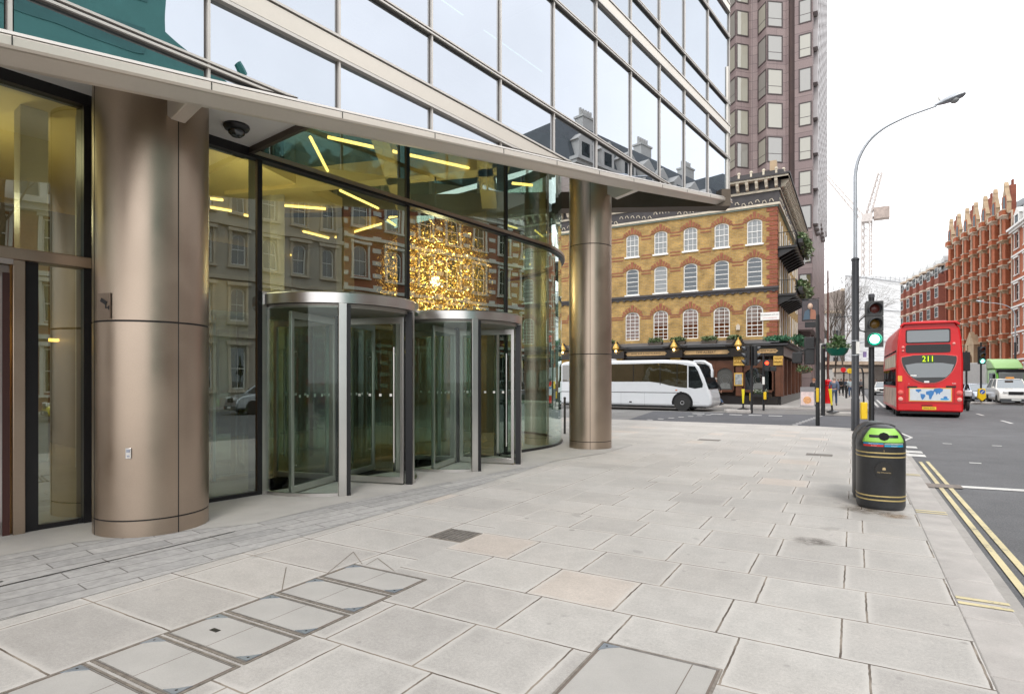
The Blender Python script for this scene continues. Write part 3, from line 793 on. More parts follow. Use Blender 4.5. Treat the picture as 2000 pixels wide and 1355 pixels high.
def table(s, d, label):
    T = thing('cafe_table', label, 'table', loc2w(s, d), 0, 'lobby tables')
    mb = MB(); mb.lathe([(.01,.72),(.5,.72),(.5,.75),(.01,.75)], n=32); mb.build('tabletop', DARKWOOD, T)
    mb = MB(); mb.tube([(0,0,.03),(0,0,.72)], .03, 10); mb.lathe([(.25,.0),(.25,.02),(.01,.03)], n=20); mb.build('pedestal', STEEL, T)
    return T
table(7.9, 12.2, 'round dark cafe table in the lobby seen through the right revolving door')
table(5.2, 13.6, 'round dark cafe table in the lobby seen through the left revolving door')
table(10.2, 14.2, 'round dark cafe table in the lobby near the far bronze column')
def chair(s, d, rz, label):
    T = thing('lobby_chair', label, 'chair', loc2w(s, d), rz, 'lobby chairs')
    mb = MB(); mb.box(-.22,.22,-.22,.22,.43,.47); mb.build('seat', DARKWOOD, T, bevel=.015)
    mb = MB(); mb.box(-.22,.22,.2,.235,.62,.86); mb.build('backrest', DARKWOOD, T, bevel=.012)
    for x in (-.19,.19):
        for y in (-.19,.19):
            mb = MB(); mb.tube([(x,y,.44),(x*1.15,y*1.15,0)], .012, 6); mb.build('leg', STEEL, T)
        mb = MB(); mb.tube([(x,.19,.44),(x,.225,.7)], .011, 6); mb.build('back_post', STEEL, T)
chair(7.3, 11.8, .4, 'dark chair with steel legs beside the table behind the right revolving door')
chair(8.6, 12.5, 2.5, 'dark chair with steel legs beyond the table behind the right revolving door')
chair(5.9, 13.2, 1.5, 'dark chair with steel legs beside the table behind the left revolving door')
SD = thing('security_camera', 'black dome security camera fixed to the white soffit beside the near column', 'camera', W(462, 7.38, 4.78))
mb = MB(); mb.lathe([(.15,0),(.155,-.02),(.14,-.05),(.10,-.07)], n=28); mb.build('housing', BLACKM, SD, smooth=True)
mb = MB(); mb.lathe([(.10,-.065),(.095,-.10),(.06,-.135),(.01,-.15)], n=24); mb.build('dome', DARKV, SD, smooth=True)
# things on the near column
def on_col(ang, z, r=.55):
    c = loc2w(2.69, 7.13); v = Vector((math.cos(R(ang)), math.sin(R(ang)), 0)); v = Matrix.Rotation(R(82.18),3,'Z') @ v
    return c + v*(r+.002) + Vector((0,0,z)), math.atan2(v.y, v.x)
p_, a_ = on_col(-133, .86)
EP = thing('entry_panel', 'small pale steel entry panel on the near bronze column', 'entry panel', p_, a_)
mb = MB(); mb.box(0,.012,-.028,.028,-.055,.055); mb.build('plate', STEEL, EP, bevel=.004)
mb = MB(); mb.box(.012,.016,-.016,.016,.01,.04); mb.box(.012,.016,-.01,.01,-.035,-.02); mb.build('button', M('entry_button', (.25,.27,.34), .4), EP)
p_, a_ = on_col(-160, 2.36)
CS = thing('camera_sign', 'square bronze sign with a black security camera symbol on the near column', 'sign', p_, a_)
mb = MB(); mb.box(0,.006,-.085,.085,-.14,.12); mb.build('plate', M('sign_bronze', (.26,.20,.155), .4, .8, .05), CS)
mb = MB(); m0 = Matrix.Translation((.008,0,.03)) @ Matrix.Rotation(R(-28),4,'X')
mb.m = m0; mb.box(0,.003,-.05,.04,-.016,.022); mb.m = Matrix.Translation((.008,0,0)); mb.box(0,.003,.02,.03,-.03,.02); mb.box(0,.003,.02,.07,-.035,-.022); mb.box(0,.003,.062,.072,-.05,-.01); mb.build('symbol', BLACKM, CS)

# granite apron along the building
GM = Matrix.Rotation(R(82.18), 4, 'Z')
edge = [(-12,3.9),(-6,4.45),(1,5.10),(3.5,5.42),(6.1,5.80),(8.2,6.20),(10.8,6.72),(12.6,7.35),(14.4,8.6),(15.6,10.6),(15.9,13),(15.9,15)]
inner = [(-12,GD+.1),(11,GD+.1)] + [(AC[0]+(AR-.1)*math.sin(R(a)), AC[1]-(AR-.1)*math.cos(R(a))) for a in range(10,91,10)] + [(14.24,15)]
mb = MB(); mb.quad(*[(x,y,.004) for x,y in edge + inner[::-1]]); o = struct(mb.build('granite_apron', GRAN)); o.rotation_euler = (0,0,R(82.18))
# smoother plinth strip against the glass
e2 = [(-12,6.9),(1.9,6.95),(3.4,6.3),(4.5,6.45),(9.9,6.5),(11.4,6.35),(13.3,6.6),(14.6,8.2),(15.2,10.8),(15.3,15)]
mb = MB(); mb.quad(*[(x,y,.007) for x,y in e2 + inner[::-1]]); o = struct(mb.build('threshold_paving', GRAN2)); o.rotation_euler = (0,0,R(82.18))
mb = MB(); mb.quad((1.0,5.9,.0085),(3.1,6.12,.0085),(3.1,6.135,.0085),(1.0,5.92,.0085)); mb.quad((-6,5.3,.0085),(1.2,6.05,.0085),(1.2,6.075,.0085),(-6,5.325,.0085)); o = struct(mb.build('slot_drain', BLACKM)); o.rotation_euler = (0,0,R(82.18))
# ------------------------------------------------------------------ covers and grates let into the pavement
COVSLAB = M('recessed_cover_paving', (.385,.37,.35), .75, 0, .12, 2.0, 140, bump=.25)
FRAME = M('cover_frame_iron', (.27,.24,.21), .6, .5, .3, 12)
FRAME2 = M('cover_frame_steel', (.30,.29,.28), .5, .6, .2, 12)
HINGE = M('cover_lifting_plate', (.33,.37,.42), .4, .6, .1)
def cover(x0, x1, y0, y1, label, split=True, group='paved access covers let into the pavement', plates=((0,1),(1,0)), hole=False):
    T = thing('access_cover', label, 'access cover', ((x0+x1)/2, (y0+y1)/2, 0), 0, group)
    hx, hy = (x1-x0)/2, (y1-y0)/2; z = .006
    mb = MB()
    for a, b, c, d_ in ((-hx,hx,-hy,-hy+.014),(-hx,hx,hy-.014,hy),(-hx,-hx+.014,-hy+.014,hy-.014),(hx-.014,hx,-hy+.014,hy-.014)): mb.box(a,b,c,d_,-.02,z)
    mb.build('frame', FRAME, T)
    mb = MB(); mb.box(-hx+.02,hx-.02,-hy+.02,-hy+.026,-.02,z+.001); mb.box(-hx+.02,hx-.02,hy-.026,hy-.02,-.02,z+.001); mb.build('rim', FRAME2, T)
    xs = [-hx+.026, 0, hx-.026] if split else [-hx+.026, hx*.55, hx-.026]
    for a, b in zip(xs, xs[1:]):
        mb = MB(); mb.box(a+.003, b-.003, -hy+.03, hy-.03, -.02, z-.0008); mb.build('paved_tray', COVSLAB, T)
    mb = MB(); mb.box(-hx+.015, hx-.015, -hy+.015, hy-.015, -.03, .0045); mb.build('bed', M('joint_dirt', (.16,.13,.11), .9), T)
    for (ix, iy) in plates:
        cx = (-hx+.02) if ix == 0 else (hx-.02); cy = (-hy+.03) if iy == 0 else (hy-.03)
        sx = 1 if ix == 0 else -1; sy = 1 if iy == 0 else -1
        mb = MB(); mb.prism([(cx,cy),(cx+sx*.10,cy),(cx+sx*.04,cy+sy*.05),(cx,cy+sy*.10)], z, z+.003)
        pl = mb.build('corner_plate', HINGE, T)
        mb = MB(); mb.lathe([(.008,z+.0032),(.0,z+.004)], (cx+sx*.03,cy+sy*.03,0), 8); mb.build('key_hole', BLACKM, pl)
    if hole:
        mb = MB(); mb.box(-.20,-.13,-.02,.015,z,z+.0015); mb.build('slot_plate', BLACKM, T)
    return T
yy = [3.756 - .415*i for i in range(8)]
nm = ['farthest','second farthest','third farthest','middle one','third nearest','second nearest','nearest']
for i in range(7):
    cover(-3.765, -2.965, yy[i+1]+.012, yy[i]-.012, f'stone filled access cover, {nm[i]} in the row of seven', plates=((0,1),(1,0)), hole=(i == 3))
cover(-1.335, -.63, 2.45, 3.40, 'large stone filled access cover on its own in the near middle of the pavement', split=False, plates=((0,1),))
GR = thing('drain_grate', 'square iron drain grate set in the pavement in front of the revolving doors', 'drain grate', (-3.56, 4.96, 0))
mb = MB(); mb.box(-.205,.205,-.2,.2,-.02,.005); mb.build('grate_frame', FRAME, GR)
mb = MB()
for i in range(7): mb.box(-.18+i*.054,-.146+i*.054,-.18,.18,.004,.011)
mb.build('slatted_plate', M('grate_iron', (.20,.185,.17), .6, .4, .3, 12), GR)
for k, (px, py, sx, sy, lb) in enumerate(((1385,859,.55,.3,'small iron cover flush with the pavement beyond the far bronze column'),(1600,888,.5,.35,'small iron cover flush with the pavement left of the litter bin'))):
    c = W(px, 1843/(py-742.0)); T = thing('utility_cover', lb, 'utility cover', c, 0, 'small iron covers in the pavement')
    mb = MB(); mb.box(-sx/2,sx/2,-sy/2,sy/2,-.02,.006); mb.build('lid', M('cast_iron_lid', (.17,.155,.14), .7, .3, .3, 9), T)
# cut slabs at the head of the row of covers
def gp(cx, cy): return W(cx/2.0, 1843/((1000+cy/2.0)-742.0))
mb = MB()
for a_, b_ in (((1380,155),(1268,248)),((1380,155),(1415,203)),((1475,180),(1540,230)),((1475,180),(1430,206)),((1118,215),(1100,312))):
    p_, q_ = gp(*a_), gp(*b_); n_ = (q_-p_).normalized().cross(Vector((0,0,1)))*.0035
    mb.quad(*[(v.x, v.y, .003) for v in (p_-n_, q_-n_, q_+n_, p_+n_)])
struct(mb.build('cut_slab_joint', M('cut_joint', (.19,.16,.13), .9, 0, .3)))

# ------------------------------------------------------------------ litter bin
BINM = M('bin_plastic', (.030,.031,.034), .42, 0, .35, 2.5, 50)
BL = thing('litter_bin', 'black domed litter bin with gold bands and a lime green recycling opening at the kerb', 'litter bin', (.277, 8.82, 0), R(6))
def oval(a, b, n=48, p=2.5):
    o = []
    for i in range(n):
        th = 2*math.pi*i/n; c, s = math.cos(th), math.sin(th)
        o.append((a*math.copysign(abs(c)**(2/p), c), b*math.copysign(abs(s)**(2/p), s)))
    return o
def loft(mb, rings):
    n = len(rings[0]); vs = [p for r_ in rings for p in r_]; fs = []
    for i in range(len(rings)-1):
        for j in range(n): fs.append((i*n+j, i*n+(j+1)%n, (i+1)*n+(j+1)%n, (i+1)*n+j))
    fs.append(tuple(range(n))[::-1]); fs.append(tuple(range((len(rings)-1)*n, len(rings)*n)))
    mb.add(vs, fs)
BA, BB = .285, .30
def ring(z, k=1.0, kk=None): return [(x*k, y*(kk or k), z) for x, y in oval(BA, BB)]
mb = MB(); loft(mb, [ring(0,.93), ring(.02,.97), ring(.05,1), ring(.77,1), ring(.775,1.012), ring(.80,1.012)])
mb.build('body', BINM, BL, smooth=True)
dome = []
for i in range(0, 13):
    a = R(i*7.5); dome.append([(x*max(.02,math.cos(a))**.85*1.012, y*max(.02,math.cos(a))**.5*1.012, .80+.262*math.sin(a)) for x, y in oval(BA, BB)])
mb = MB(); loft(mb, dome); mb.build('domed_hood', BINM, BL, smooth=True)
mb = MB(); mb.tube([(-.17,-.02,1.03),(-.12,-.02,1.055),(0,-.02,1.072),(.12,-.02,1.055),(.17,-.02,1.03)], .016, 8); mb.build('lid_handle', BLACKP, BL, smooth=True)
GOLD = M('gold_band', (.50,.39,.17), .4, .3, .15, 8)
for z in (.125, .175, .665, .715):
    mb = MB(); loft(mb, [ring(z-.008,1.0), ring(z-.008,1.008), ring(z+.008,1.008), ring(z+.008,1.0)]); mb.build('gold_band', GOLD, BL, smooth=True)
BL.scale = (.93,.95,.985)
# front of the bin looks down -y in its own frame: lime panel follows the dome
def front_patch(x0, x1, z0, z1, off, nx=12, nz=8, inset=0.0, shape=None):
    """patch of the bin's front surface between heights, pushed out by off"""
    def surf(x, z):
        if z <= .80: k, kk = 1.0 if z < .775 else 1.012, None
        else:
            s = min(.999, (z-.80)/.262); a = math.asin(s); k = max(.02,math.cos(a))**.85*1.012; kk = max(.02,math.cos(a))**.5*1.012
        kk = kk or k
        xx = min(.999, abs(x)/(BA*k)); y = -BB*kk*(1-xx**2.5)**(1/2.5)
        return y
    mb = MB(); vs = []; 
    for j in range(nz+1):
        z = z0+(z1-z0)*j/nz
        w0 = 1.0 if shape is None else shape(j/nz)
        for i in range(nx+1):
            x = (x0+(x1-x0)*i/nx)*w0
            vs.append((x, surf(x, z)-off, z))
    fs = [(j*(nx+1)+i, j*(nx+1)+i+1, (j+1)*(nx+1)+i+1, (j+1)*(nx+1)+i) for j in range(nz) for i in range(nx)]
    mb.add(vs, fs); return mb
LIME = M('lime_green_plastic', (.30,.60,.10), .4, 0, .06)
sh = lambda f: 1.0 - .42*f**1.6
lp = front_patch(-.232, .232, .845, 1.015, .008, 16, 10, shape=sh).build('opening_panel', LIME, BL, smooth=True)
sd = lp.modifiers.new('solid', 'SOLIDIFY'); sd.thickness = .010; sd.offset = 0
front_patch(-.165, .165, .905, .94, .0165, 12, 3).build('slot', BLACKM, lp, smooth=True)
cp = MB(); cp.prism([(.062*math.cos(R(a)), .922+.052*math.sin(R(a))) for a in range(0,360,15)], -.262, -.272, 'y')
hp = front_patch(-.06,.06,.872,.972,.0175,8,8, shape=lambda f: max(.05, math.sqrt(max(0,1-(2*f-1)**2)))).build('round_opening', M('deep_black', (.003,.003,.003), .9, 0, 0), lp, smooth=True)
for nm_, c_, x0, x1, z0, z1 in (('blue_label',(.03,.25,.50),-.225,-.005,.822,.842),('red_label',(.55,.03,.03),-.225,-.005,.795,.817),('grey_label',(.30,.36,.38),.005,.225,.822,.842),('cyan_label',(.02,.30,.50),.005,.225,.795,.817)):
    front_patch(x0, x1, z0, z1, .004, 8, 1).build('recycling_label', M(nm_, c_, .4, 0, .05), BL)
TXT = M('label_lettering', (.75,.75,.72), .5, 0, 0)
text('Mixed recycling only', .022, TXT, BL, (0, -.30, .855), (R(72),0,0), ext=.001)
for s_, x, z, yv in (('Plastic bottles & cans', -.115, .832, -.297), ('Glass bottles', .115, .832, -.297), ('No rubbish', -.115, .806, -.307), ('Newspapers', .115, .806, -.307)):
    text(s_, .014, TXT, BL, (x, yv-.004, z), (R(90),0,R(8 if x > 0 else -8)), ext=.001)
mb = MB(); mb.prism([(.105*math.cos(R(a)), .50+.108*math.sin(R(a))) for a in range(0,360,10)], -.305, -.2, 'y'); bd = mb.build('badge', M('badge_black', (.012,.011,.010), .35), BL)
text('City of Westminster', .019, M('badge_gold', (.50,.38,.20), .4), BL, (0,-.307,.475), (R(90),0,0), ext=.001)
mb = MB(); mb.box(-.018,.018,-.3075,-.305,.505,.53); mb.box(-.012,.012,-.3075,-.305,.53,.538); mb.build('crest', M('badge_gold', (.5,.38,.2)), BL)
text('2', .03, M('badge_gold', (.5,.38,.2)), BL, (0,-.305,.742), (R(90),0,0), ext=.001)
# rear half of the twin bin
B2 = thing('litter_bin', 'second black litter bin standing back to back behind the lime green one', 'litter bin', (.232, 9.42, 0), R(186))
mb = MB(); loft(mb, [ring(0,.93), ring(.05,1), ring(.80,1)]); mb.build('body', BINM, B2, smooth=True)
mb = MB(); loft(mb, dome); mb.build('domed_hood', BINM, B2, smooth=True); B2.scale = (.93,.95,.985)

# ------------------------------------------------------------------ street lamps
def street_lamp(loc, arm_dir, H, reach, label, low=3.9, r0=.105, rise=1.0, group='tall street lamps'):
    T = thing('street_lamp', label, 'street lamp', loc, arm_dir, group)
    mb = MB(); mb.tube([(0,0,-.02),(0,0,1.0),(0,0,1.02),(0,0,low)], [r0*1.12,r0*1.12,r0,r0], 20); mb.lathe([(r0,low),(r0*1.15,low+.02),(r0*1.1,low+.08),(r0*.7,low+.1)], n=20)
    lp_ = mb.build('lower_post', POLEDK, T, smooth=True)
    pts = [(0,0,low),(0,0,H-2.6)]
    key = [(0,-2.6),(0,-2.15),(0,-1.7),(.06,-1.3),(.2,-.95),(.4,-.66),(.65,-.45),(.935,-.30),(1.45,-.13),(2.09,0)]
    kf = reach/2.09
    for i in range(1, len(key)-2):
        for q in range(4):
            u = q/4; P4 = key[i-1:i+3]
            v_ = [.5*((2*P4[1][c_])+(-P4[0][c_]+P4[2][c_])*u+(2*P4[0][c_]-5*P4[1][c_]+4*P4[2][c_]-P4[3][c_])*u*u+(-P4[0][c_]+3*P4[1][c_]-3*P4[2][c_]+P4[3][c_])*u**3) for c_ in (0,1)]
            pts.append((v_[0]*kf, 0, H+v_[1]))
    pts.append((1.45*kf,0,H-.13)); pts.append((reach, 0, H))
    rr = [r0*.62 - (r0*.34)*i/(len(pts)-1) for i in range(len(pts))]
    mb = MB(); mb.tube(pts, rr, 14); mb.build('upper_post', GALV, T, smooth=True)
    e = Vector(pts[-1]); d_ = (e - Vector(pts[-2])).normalized(); an = math.atan2(d_.z, d_.x)
    m0 = Matrix.Translation(e) @ Matrix.Rotation(-max(an, R(14)), 4, 'Y') @ Matrix.Diagonal((.92,1.15,1.35,1))
    mb = MB(m0)
    rings = []
    for f, w_, h_ in ((-.05,.03,.03),(.05,.05,.04),(.2,.11,.07),(.4,.15,.09),(.6,.16,.09),(.72,.13,.07),(.78,.05,.03)):
        rings.append([(f, w_*math.cos(R(a)), h_*math.sin(R(a))*(1 if math.sin(R(a)) > 0 else .6)+.02) for a in range(0,360,24)])
    loft(mb, rings); hd = mb.build('lamp_head', GALV, T, smooth=True)
    mb = MB(m0); mb.ball((.48,0,-.035), .12, 14, .5); mb.build('lamp_lens', M('lamp_lens', (.35,.36,.37), .2), hd, smooth=True)
    mb = MB(m0); mb.lathe([(.03,.09),(.035,.13),(.035,.16),(.02,.19),(.001,.2)], (.12,0,0), 12); mb.build('photocell', WHITEP, hd, smooth=True)
    return T
Lp = W(1670.5, 18.6)
L1 = street_lamp(Lp, R(0), 9.75, 2.09, 'tall street lamp with a curved grey arm on a dark post near the kerb', low=5.35, r0=.105)
mb = MB(); mb.box(.02,.115,-.125,-.115,2.42,2.80); mb.build('number_plate', WHITEP, L1)
mb = MB()
for z_ in (2.38, 2.83): mb.lathe([(.116,z_-.012),(.12,z_),(.116,z_+.012)], n=20)
mb.build('plate_strap', GALV, L1)
mb = MB(); mb.tube([(-.1,0,3.62),(-.6,0,3.6)], .014, 6); mb.build('side_arm', BLACKP, L1)
FL = W(1983, 64); 
street_lamp(FL, R(180), 10.2, 2.7, 'distant street lamp with a pale arm curving left in front of the red brick mansions', low=5.6, r0=.11)
# hanging banner pole behind
def pole(loc, h, r, label, cat='post', mat=BLACKP, name='signal_post', cap=True, group=None):
    T = thing(name, label, cat, loc, 0, group)
    mb = MB(); mb.tube([(0,0,-.12),(0,0,h)], r, 14); mb.build('shaft', mat, T, smooth=True)
    if cap: 
        mb = MB(); mb.lathe([(r*1.15,h),(r*1.15,h+.03),(r*.6,h+.05)], n=14); mb.build('cap', mat, T, smooth=True)
    return T

# ------------------------------------------------------------------ traffic signals
LENS_OFF_R = M('dark_red_lens', (.10,.018,.012), .3); LENS_OFF_A = M('dark_amber_lens', (.16,.085,.012), .3); LENS_OFF_G = M('dark_green_lens', (.01,.06,.04), .3)
LIT_G = emis('lit_green_lens', (.22,1.0,.62), 7); LIT_G2 = emis('lit_green_glow', (.0,.42,.26), .8); LIT_R = emis('lit_red_lens', (1.0,.03,.01), 6)
SIGB = M('signal_housing', (.055,.055,.055), .5, 0, .15, 4); SIGF = M('signal_housing_far', (.02,.02,.022), .5)
def signal_head(T, z0, rz=0.0, lit='g', off=(0,0), s=1.0, mat=SIGB, board=True):
    """three-aspect head, facing -y of its own frame, bottom at z0"""
    m0 = Matrix.Translation((off[0], off[1], z0)) @ Matrix.Rotation(rz, 4, 'Z') @ Matrix.Scale(s, 4)
    mb = MB(m0); mb.box(-.16,.16,-.02,.13,0,.98); hd = mb.build('signal_head', mat, T, bevel=.02)
    if board:
        mb = MB(m0); mb.box(-.17,.17,-.03,-.02,-.01,.325); mb.box(-.17,.17,-.03,-.02,.335,.655); mb.box(-.17,.17,-.03,-.02,.665,.99); mb.build('aspect_box', mat, hd, bevel=.008)
    for k, z in enumerate((.165, .495, .825)):
        on = (lit == 'g' and k == 0) or (lit == 'r' and k == 2)
        lm = (LIT_G if k == 0 else LIT_R) if on else (LENS_OFF_G, LENS_OFF_A, LENS_OFF_R)[k]
        if lit is None: lm = (LENS_OFF_G, LENS_OFF_A, LENS_OFF_R)[k]
        mb = MB(m0); mb.lathe([(.098,-.035),(.07,-.055),(.001,-.062)], (0,0,z), 24, axis='y'); mb.build('lens', lm, hd, smooth=True)
        if on and k == 0:
            mb = MB(m0); mb.lathe([(.135,-.034),(.099,-.036)], (0,0,z), 24, axis='y'); mb.build('lens_glow_ring', LIT_G2, hd)  # glow around the lit lens, drawn as an emissive ring
        # visor: tube cut away below
        mb = MB(m0); vs = []; n = 22
        for i in range(n+1):
            a = R(-40 + 260*i/n); ln = .20*(.35+.65*max(0, (math.sin(a)+.64)/1.64))
            vs += [(.125*math.cos(a), -.03, z+.125*math.sin(a)), (.13*math.cos(a), -.03-ln, z+.128*math.sin(a)-.012)]
        mb.add(vs, [(2*i,2*i+2,2*i+3,2*i+1) for i in range(n)])
        v_ = mb.build('visor', M('signal_visor', (.10,.105,.115), .35, 0, .1), hd, smooth=True); sm = v_.modifiers.new('solid','SOLIDIFY'); sm.thickness = .006
    return hd
def yellow_box(T, z, off, sx=.12, sy=.10, sz=.34):
    mb = MB(); mb.box(off[0]-sx/2, off[0]+sx/2, off[1]-sy/2, off[1]+sy/2, z-sz/2, z+sz/2); return mb.build('push_button_box', YEL, T, bevel=.02)
c = W(1702, 12.9)
S1 = thing('traffic_signal', 'nearest traffic signal showing green, on a black post behind the litter bin', 'traffic signal', c, R(12), 'traffic signals')
mb = MB(); mb.tube([(0,0,0),(0,0,3.45)], .057, 16); mb.build('post', BLACKP, S1, smooth=True)
mb = MB(); mb.lathe([(.062,3.40),(.065,3.46),(.05,3.48)], n=16); mb.build('post_cap', M('post_cap', (.08,.08,.09), .5), S1, smooth=True)
signal_head(S1, 2.32, 0, 'g', (.03,-.10))
mb = MB(); mb.tube([(-.13,-.05,3.0),(-.22,-.05,2.93),(-.27,-.05,2.82),(-.24,-.05,2.70),(-.13,-.05,2.64)], .012, 8); mb.build('cable', BLACKP, S1, smooth=True)
yellow_box(S1, .93, (-.16,-.05), .13, .12, .37)
mb = MB(); mb.tube([(-.16,-.05,1.1),(-.17,-.05,1.75),(-.20,-.05,1.86),(-.26,-.05,1.88)], .018, 8); mb.build('conduit', BLACKP, S1, smooth=True)
mb = MB(); mb.box(-.16,-.1,-.03,.02,2.1,2.22); mb.build('sticker', M('violet_sticker', (.25,.18,.38), .5), S1)

# keep-left island on the right: signal with yellow bollard, and one seen from behind
c = W(1916, 42.5); 
mbk = MB(); mbk.prism([(-2.8,-.9),(2.6,-.7),(2.9,0),(2.6,.8),(-2.8,1.0),(-3.2,0)], -.12, .02); ISL = mbk.build('traffic_island', KERB, bevel=.03)
ISL.location = (c.x-.3, c.y, 0); struct(ISL)
S2 = thing('traffic_signal', 'traffic signal showing green above the yellow bollard on the right-hand island', 'traffic signal', c, R(18), 'traffic signals')
mb = MB(); mb.tube([(0,0,0),(0,0,4.3)], .06, 12); mb.build('post', BLACKP, S2, smooth=True)
signal_head(S2, 2.75, 0, 'g', (0,-.12), 1.28, SIGF)
KB = thing('keep_left_bollard', 'yellow bollard with a round blue keep left arrow sign on the right-hand island', 'bollard', W(1917, 41.6), R(18))
mb = MB(); mb.prism([(-.2,1.0),(-.26,.35),(0,.1),(.26,.35),(.2,1.0)], -.1, .1, 'y'); mb.build('shell', YEL, KB, bevel=.03)
mb = MB(); mb.prism([(.16*math.cos(R(a)), .78+.16*math.sin(R(a))) for a in range(0,360,20)], -.115, -.1, 'y'); ds = mb.build('arrow_disc', M('blue_disc', (.02,.10,.42), .4), KB)
mb = MB(); mb.prism([(-.09,.68),(-.02,.68),(-.045,.705),(.085,.84),(.06,.87),(-.07,.735),(-.09,.76)], -.122, -.115, 'y'); mb.build('arrow', WHITEP, ds)
S3 = thing('traffic_signal', 'black traffic signal seen from behind just right of the red bus', 'traffic signal', W(1887.5, 38.5), R(200), 'traffic signals')
mb = MB(); mb.tube([(0,0,-.12),(0,0,3.5)], .055, 12); mb.build('post', BLACKP, S3, smooth=True)
signal_head(S3, 2.2, 0, None, (0,-.1), 1.25, SIGF)

# the crossing on the left: island signals and posts
def near_signal(px, d, z0, h, label, rz, lit, off, s=1.0, yb=None, second=None):
    T = thing('traffic_signal', label, 'traffic signal', W(px, d), rz, 'traffic signals')
    mb = MB(); mb.tube([(0,0,-.12),(0,0,h)], .065, 14); mb.build('post', BLACKP, T, smooth=True)
    signal_head(T, z0, 0, lit, off, s, SIGF)
    if second: signal_head(T, z0, second[0], None, second[1], s, SIGF)
    for y_ in (yb or ()): yellow_box(T, y_[0], (y_[1], -.05), .13, .13, .42)
    return T
near_signal(1468, 30.6, 2.35, 3.35, 'black signal post at the right end of the left traffic island, heads turned sideways', R(115), None, (0,-.2), 1.05, [(.72,.25)], (R(180),(0,.28)))
T = thing('traffic_signal', 'black post with a small red pedestrian signal in front of the pub door', 'traffic signal', W(1491.5, 33.2), 0, 'traffic signals')
mb = MB(); mb.tube([(0,0,-.12),(0,0,3.1)], .06, 14); mb.build('post', BLACKP, T, smooth=True)
mb = MB(); mb.box(.05,.32,-.16,.06,2.1,2.72); hd = mb.build('signal_head', SIGF, T, bevel=.02); mb = MB(); mb.box(.32,.66,-.1,.06,2.1,2.36); mb.build('signal_head', SIGF, T, bevel=.02)
mb = MB(); mb.lathe([(.095,-.165),(.07,-.185),(.001,-.19)], (.19,0,2.55), 20, axis='y'); mb.build('lens', LIT_R, hd, smooth=True)
yellow_box(T, .72, (.08,-.1), .14, .12, .42)
mb = MB(); mb.box(-.06,.06,-.08,-.06,1.35,1.78); mb.build('white_plate', WHITEP, T)
# big dark heads near px 1560-1590 on a kerbside post
T = thing('traffic_signal', 'tall black signal post at the near edge of the crossing carrying two large dark heads', 'traffic signal', W(1597, 21.3), 0, 'traffic signals')
mb = MB(); mb.tube([(0,0,-.05),(0,0,3.35),(0,0,3.95)], [.07,.07,.06], 14); mb.build('post', BLACKP, T, smooth=True)
m0 = R(130)
signal_head(T, 2.18, R(190), None, (-.28,.15), 1.0, SIGF)
mb = MB(); mb.box(-.83,-.5,-.1,.15,2.22,2.62); mb.build('pedestrian_head', SIGF, T, bevel=.03)
mb = MB(); mb.tube([(0,0,2.75),(-.3,0,2.75),(-.62,0,2.62)], .02, 8); mb.build('bracket', BLACKP, T)
yellow_box(T, 1.06, (.0,-.1), .09, .1, .5)
T = thing('signal_post', 'plain black post standing just right of the tall signal at the crossing', 'post', W(1607.5, 28.6), 0)
mb = MB(); mb.tube([(0,0,-.12),(0,0,3.3)], .095, 14); mb.build('shaft', BLACKP, T, smooth=True)
yellow_box(T, 1.3, (-.2,-.1), .13, .12, .45)
T = thing('flag_pole', 'slim dark brown pole rising behind the hanging basket', 'pole', W(1617, 48), 0)
mb = MB(); mb.tube([(0,0,0),(0,0,10.5)], [.09,.06], 10); mb.build('shaft', M('brown_pole_paint', (.13,.045,.035), .5), T, smooth=True)
# islands of the crossing
def island(px0, px1, d, ln, lab):
    a, b = W(px0, d), W(px1, d*.985); mb = MB()
    x0, x1, y = a.x, b.x, (a.y+b.y)/2
    mb.prism([(x0+.1,y-.05),(x1,y-.1),(x1,y+.75),(x0+.1,y+.7),(x0-.12,y+.32)], -.125, .045); return struct(mb.build('traffic_island', KERB, bevel=.03))
island(1415, 1467, 31.0, .8, 0); island(1605, 1664, 28.6, .8, 0)
def marker(px, d, h, label, tilt=0.0):
    T = thing('marker_post', label, 'marker post', W(px, d), 0, 'yellow marker posts on the islands')
    mb = MB(); mb.lathe([(.30,.045),(.28,.08),(.12,.13),(.05,.16)], n=20); mb.build('base', BLACKP, T, smooth=True)
    mb = MB(Matrix.Rotation(tilt,4,'Y')); mb.tube([(0,0,.1),(0,0,.38)], .045, 10); mb.build('stem', BLACKP, T, smooth=True)
    mb = MB(Matrix.Rotation(tilt,4,'Y')); mb.prism([(-.035,.38),(.035,.38),(.075,h),(-.075,h)], -.035, .035, 'y'); mb.build('reflector', M('yellow_marker', (.75,.62,.02), .4, 0, .06), T, bevel=.01)
marker(1451.5, 31.0, 1.12, 'slim upright yellow marker on the left traffic island')
marker(1626, 28.6, 1.18, 'leaning yellow marker on the right traffic island', R(-5))
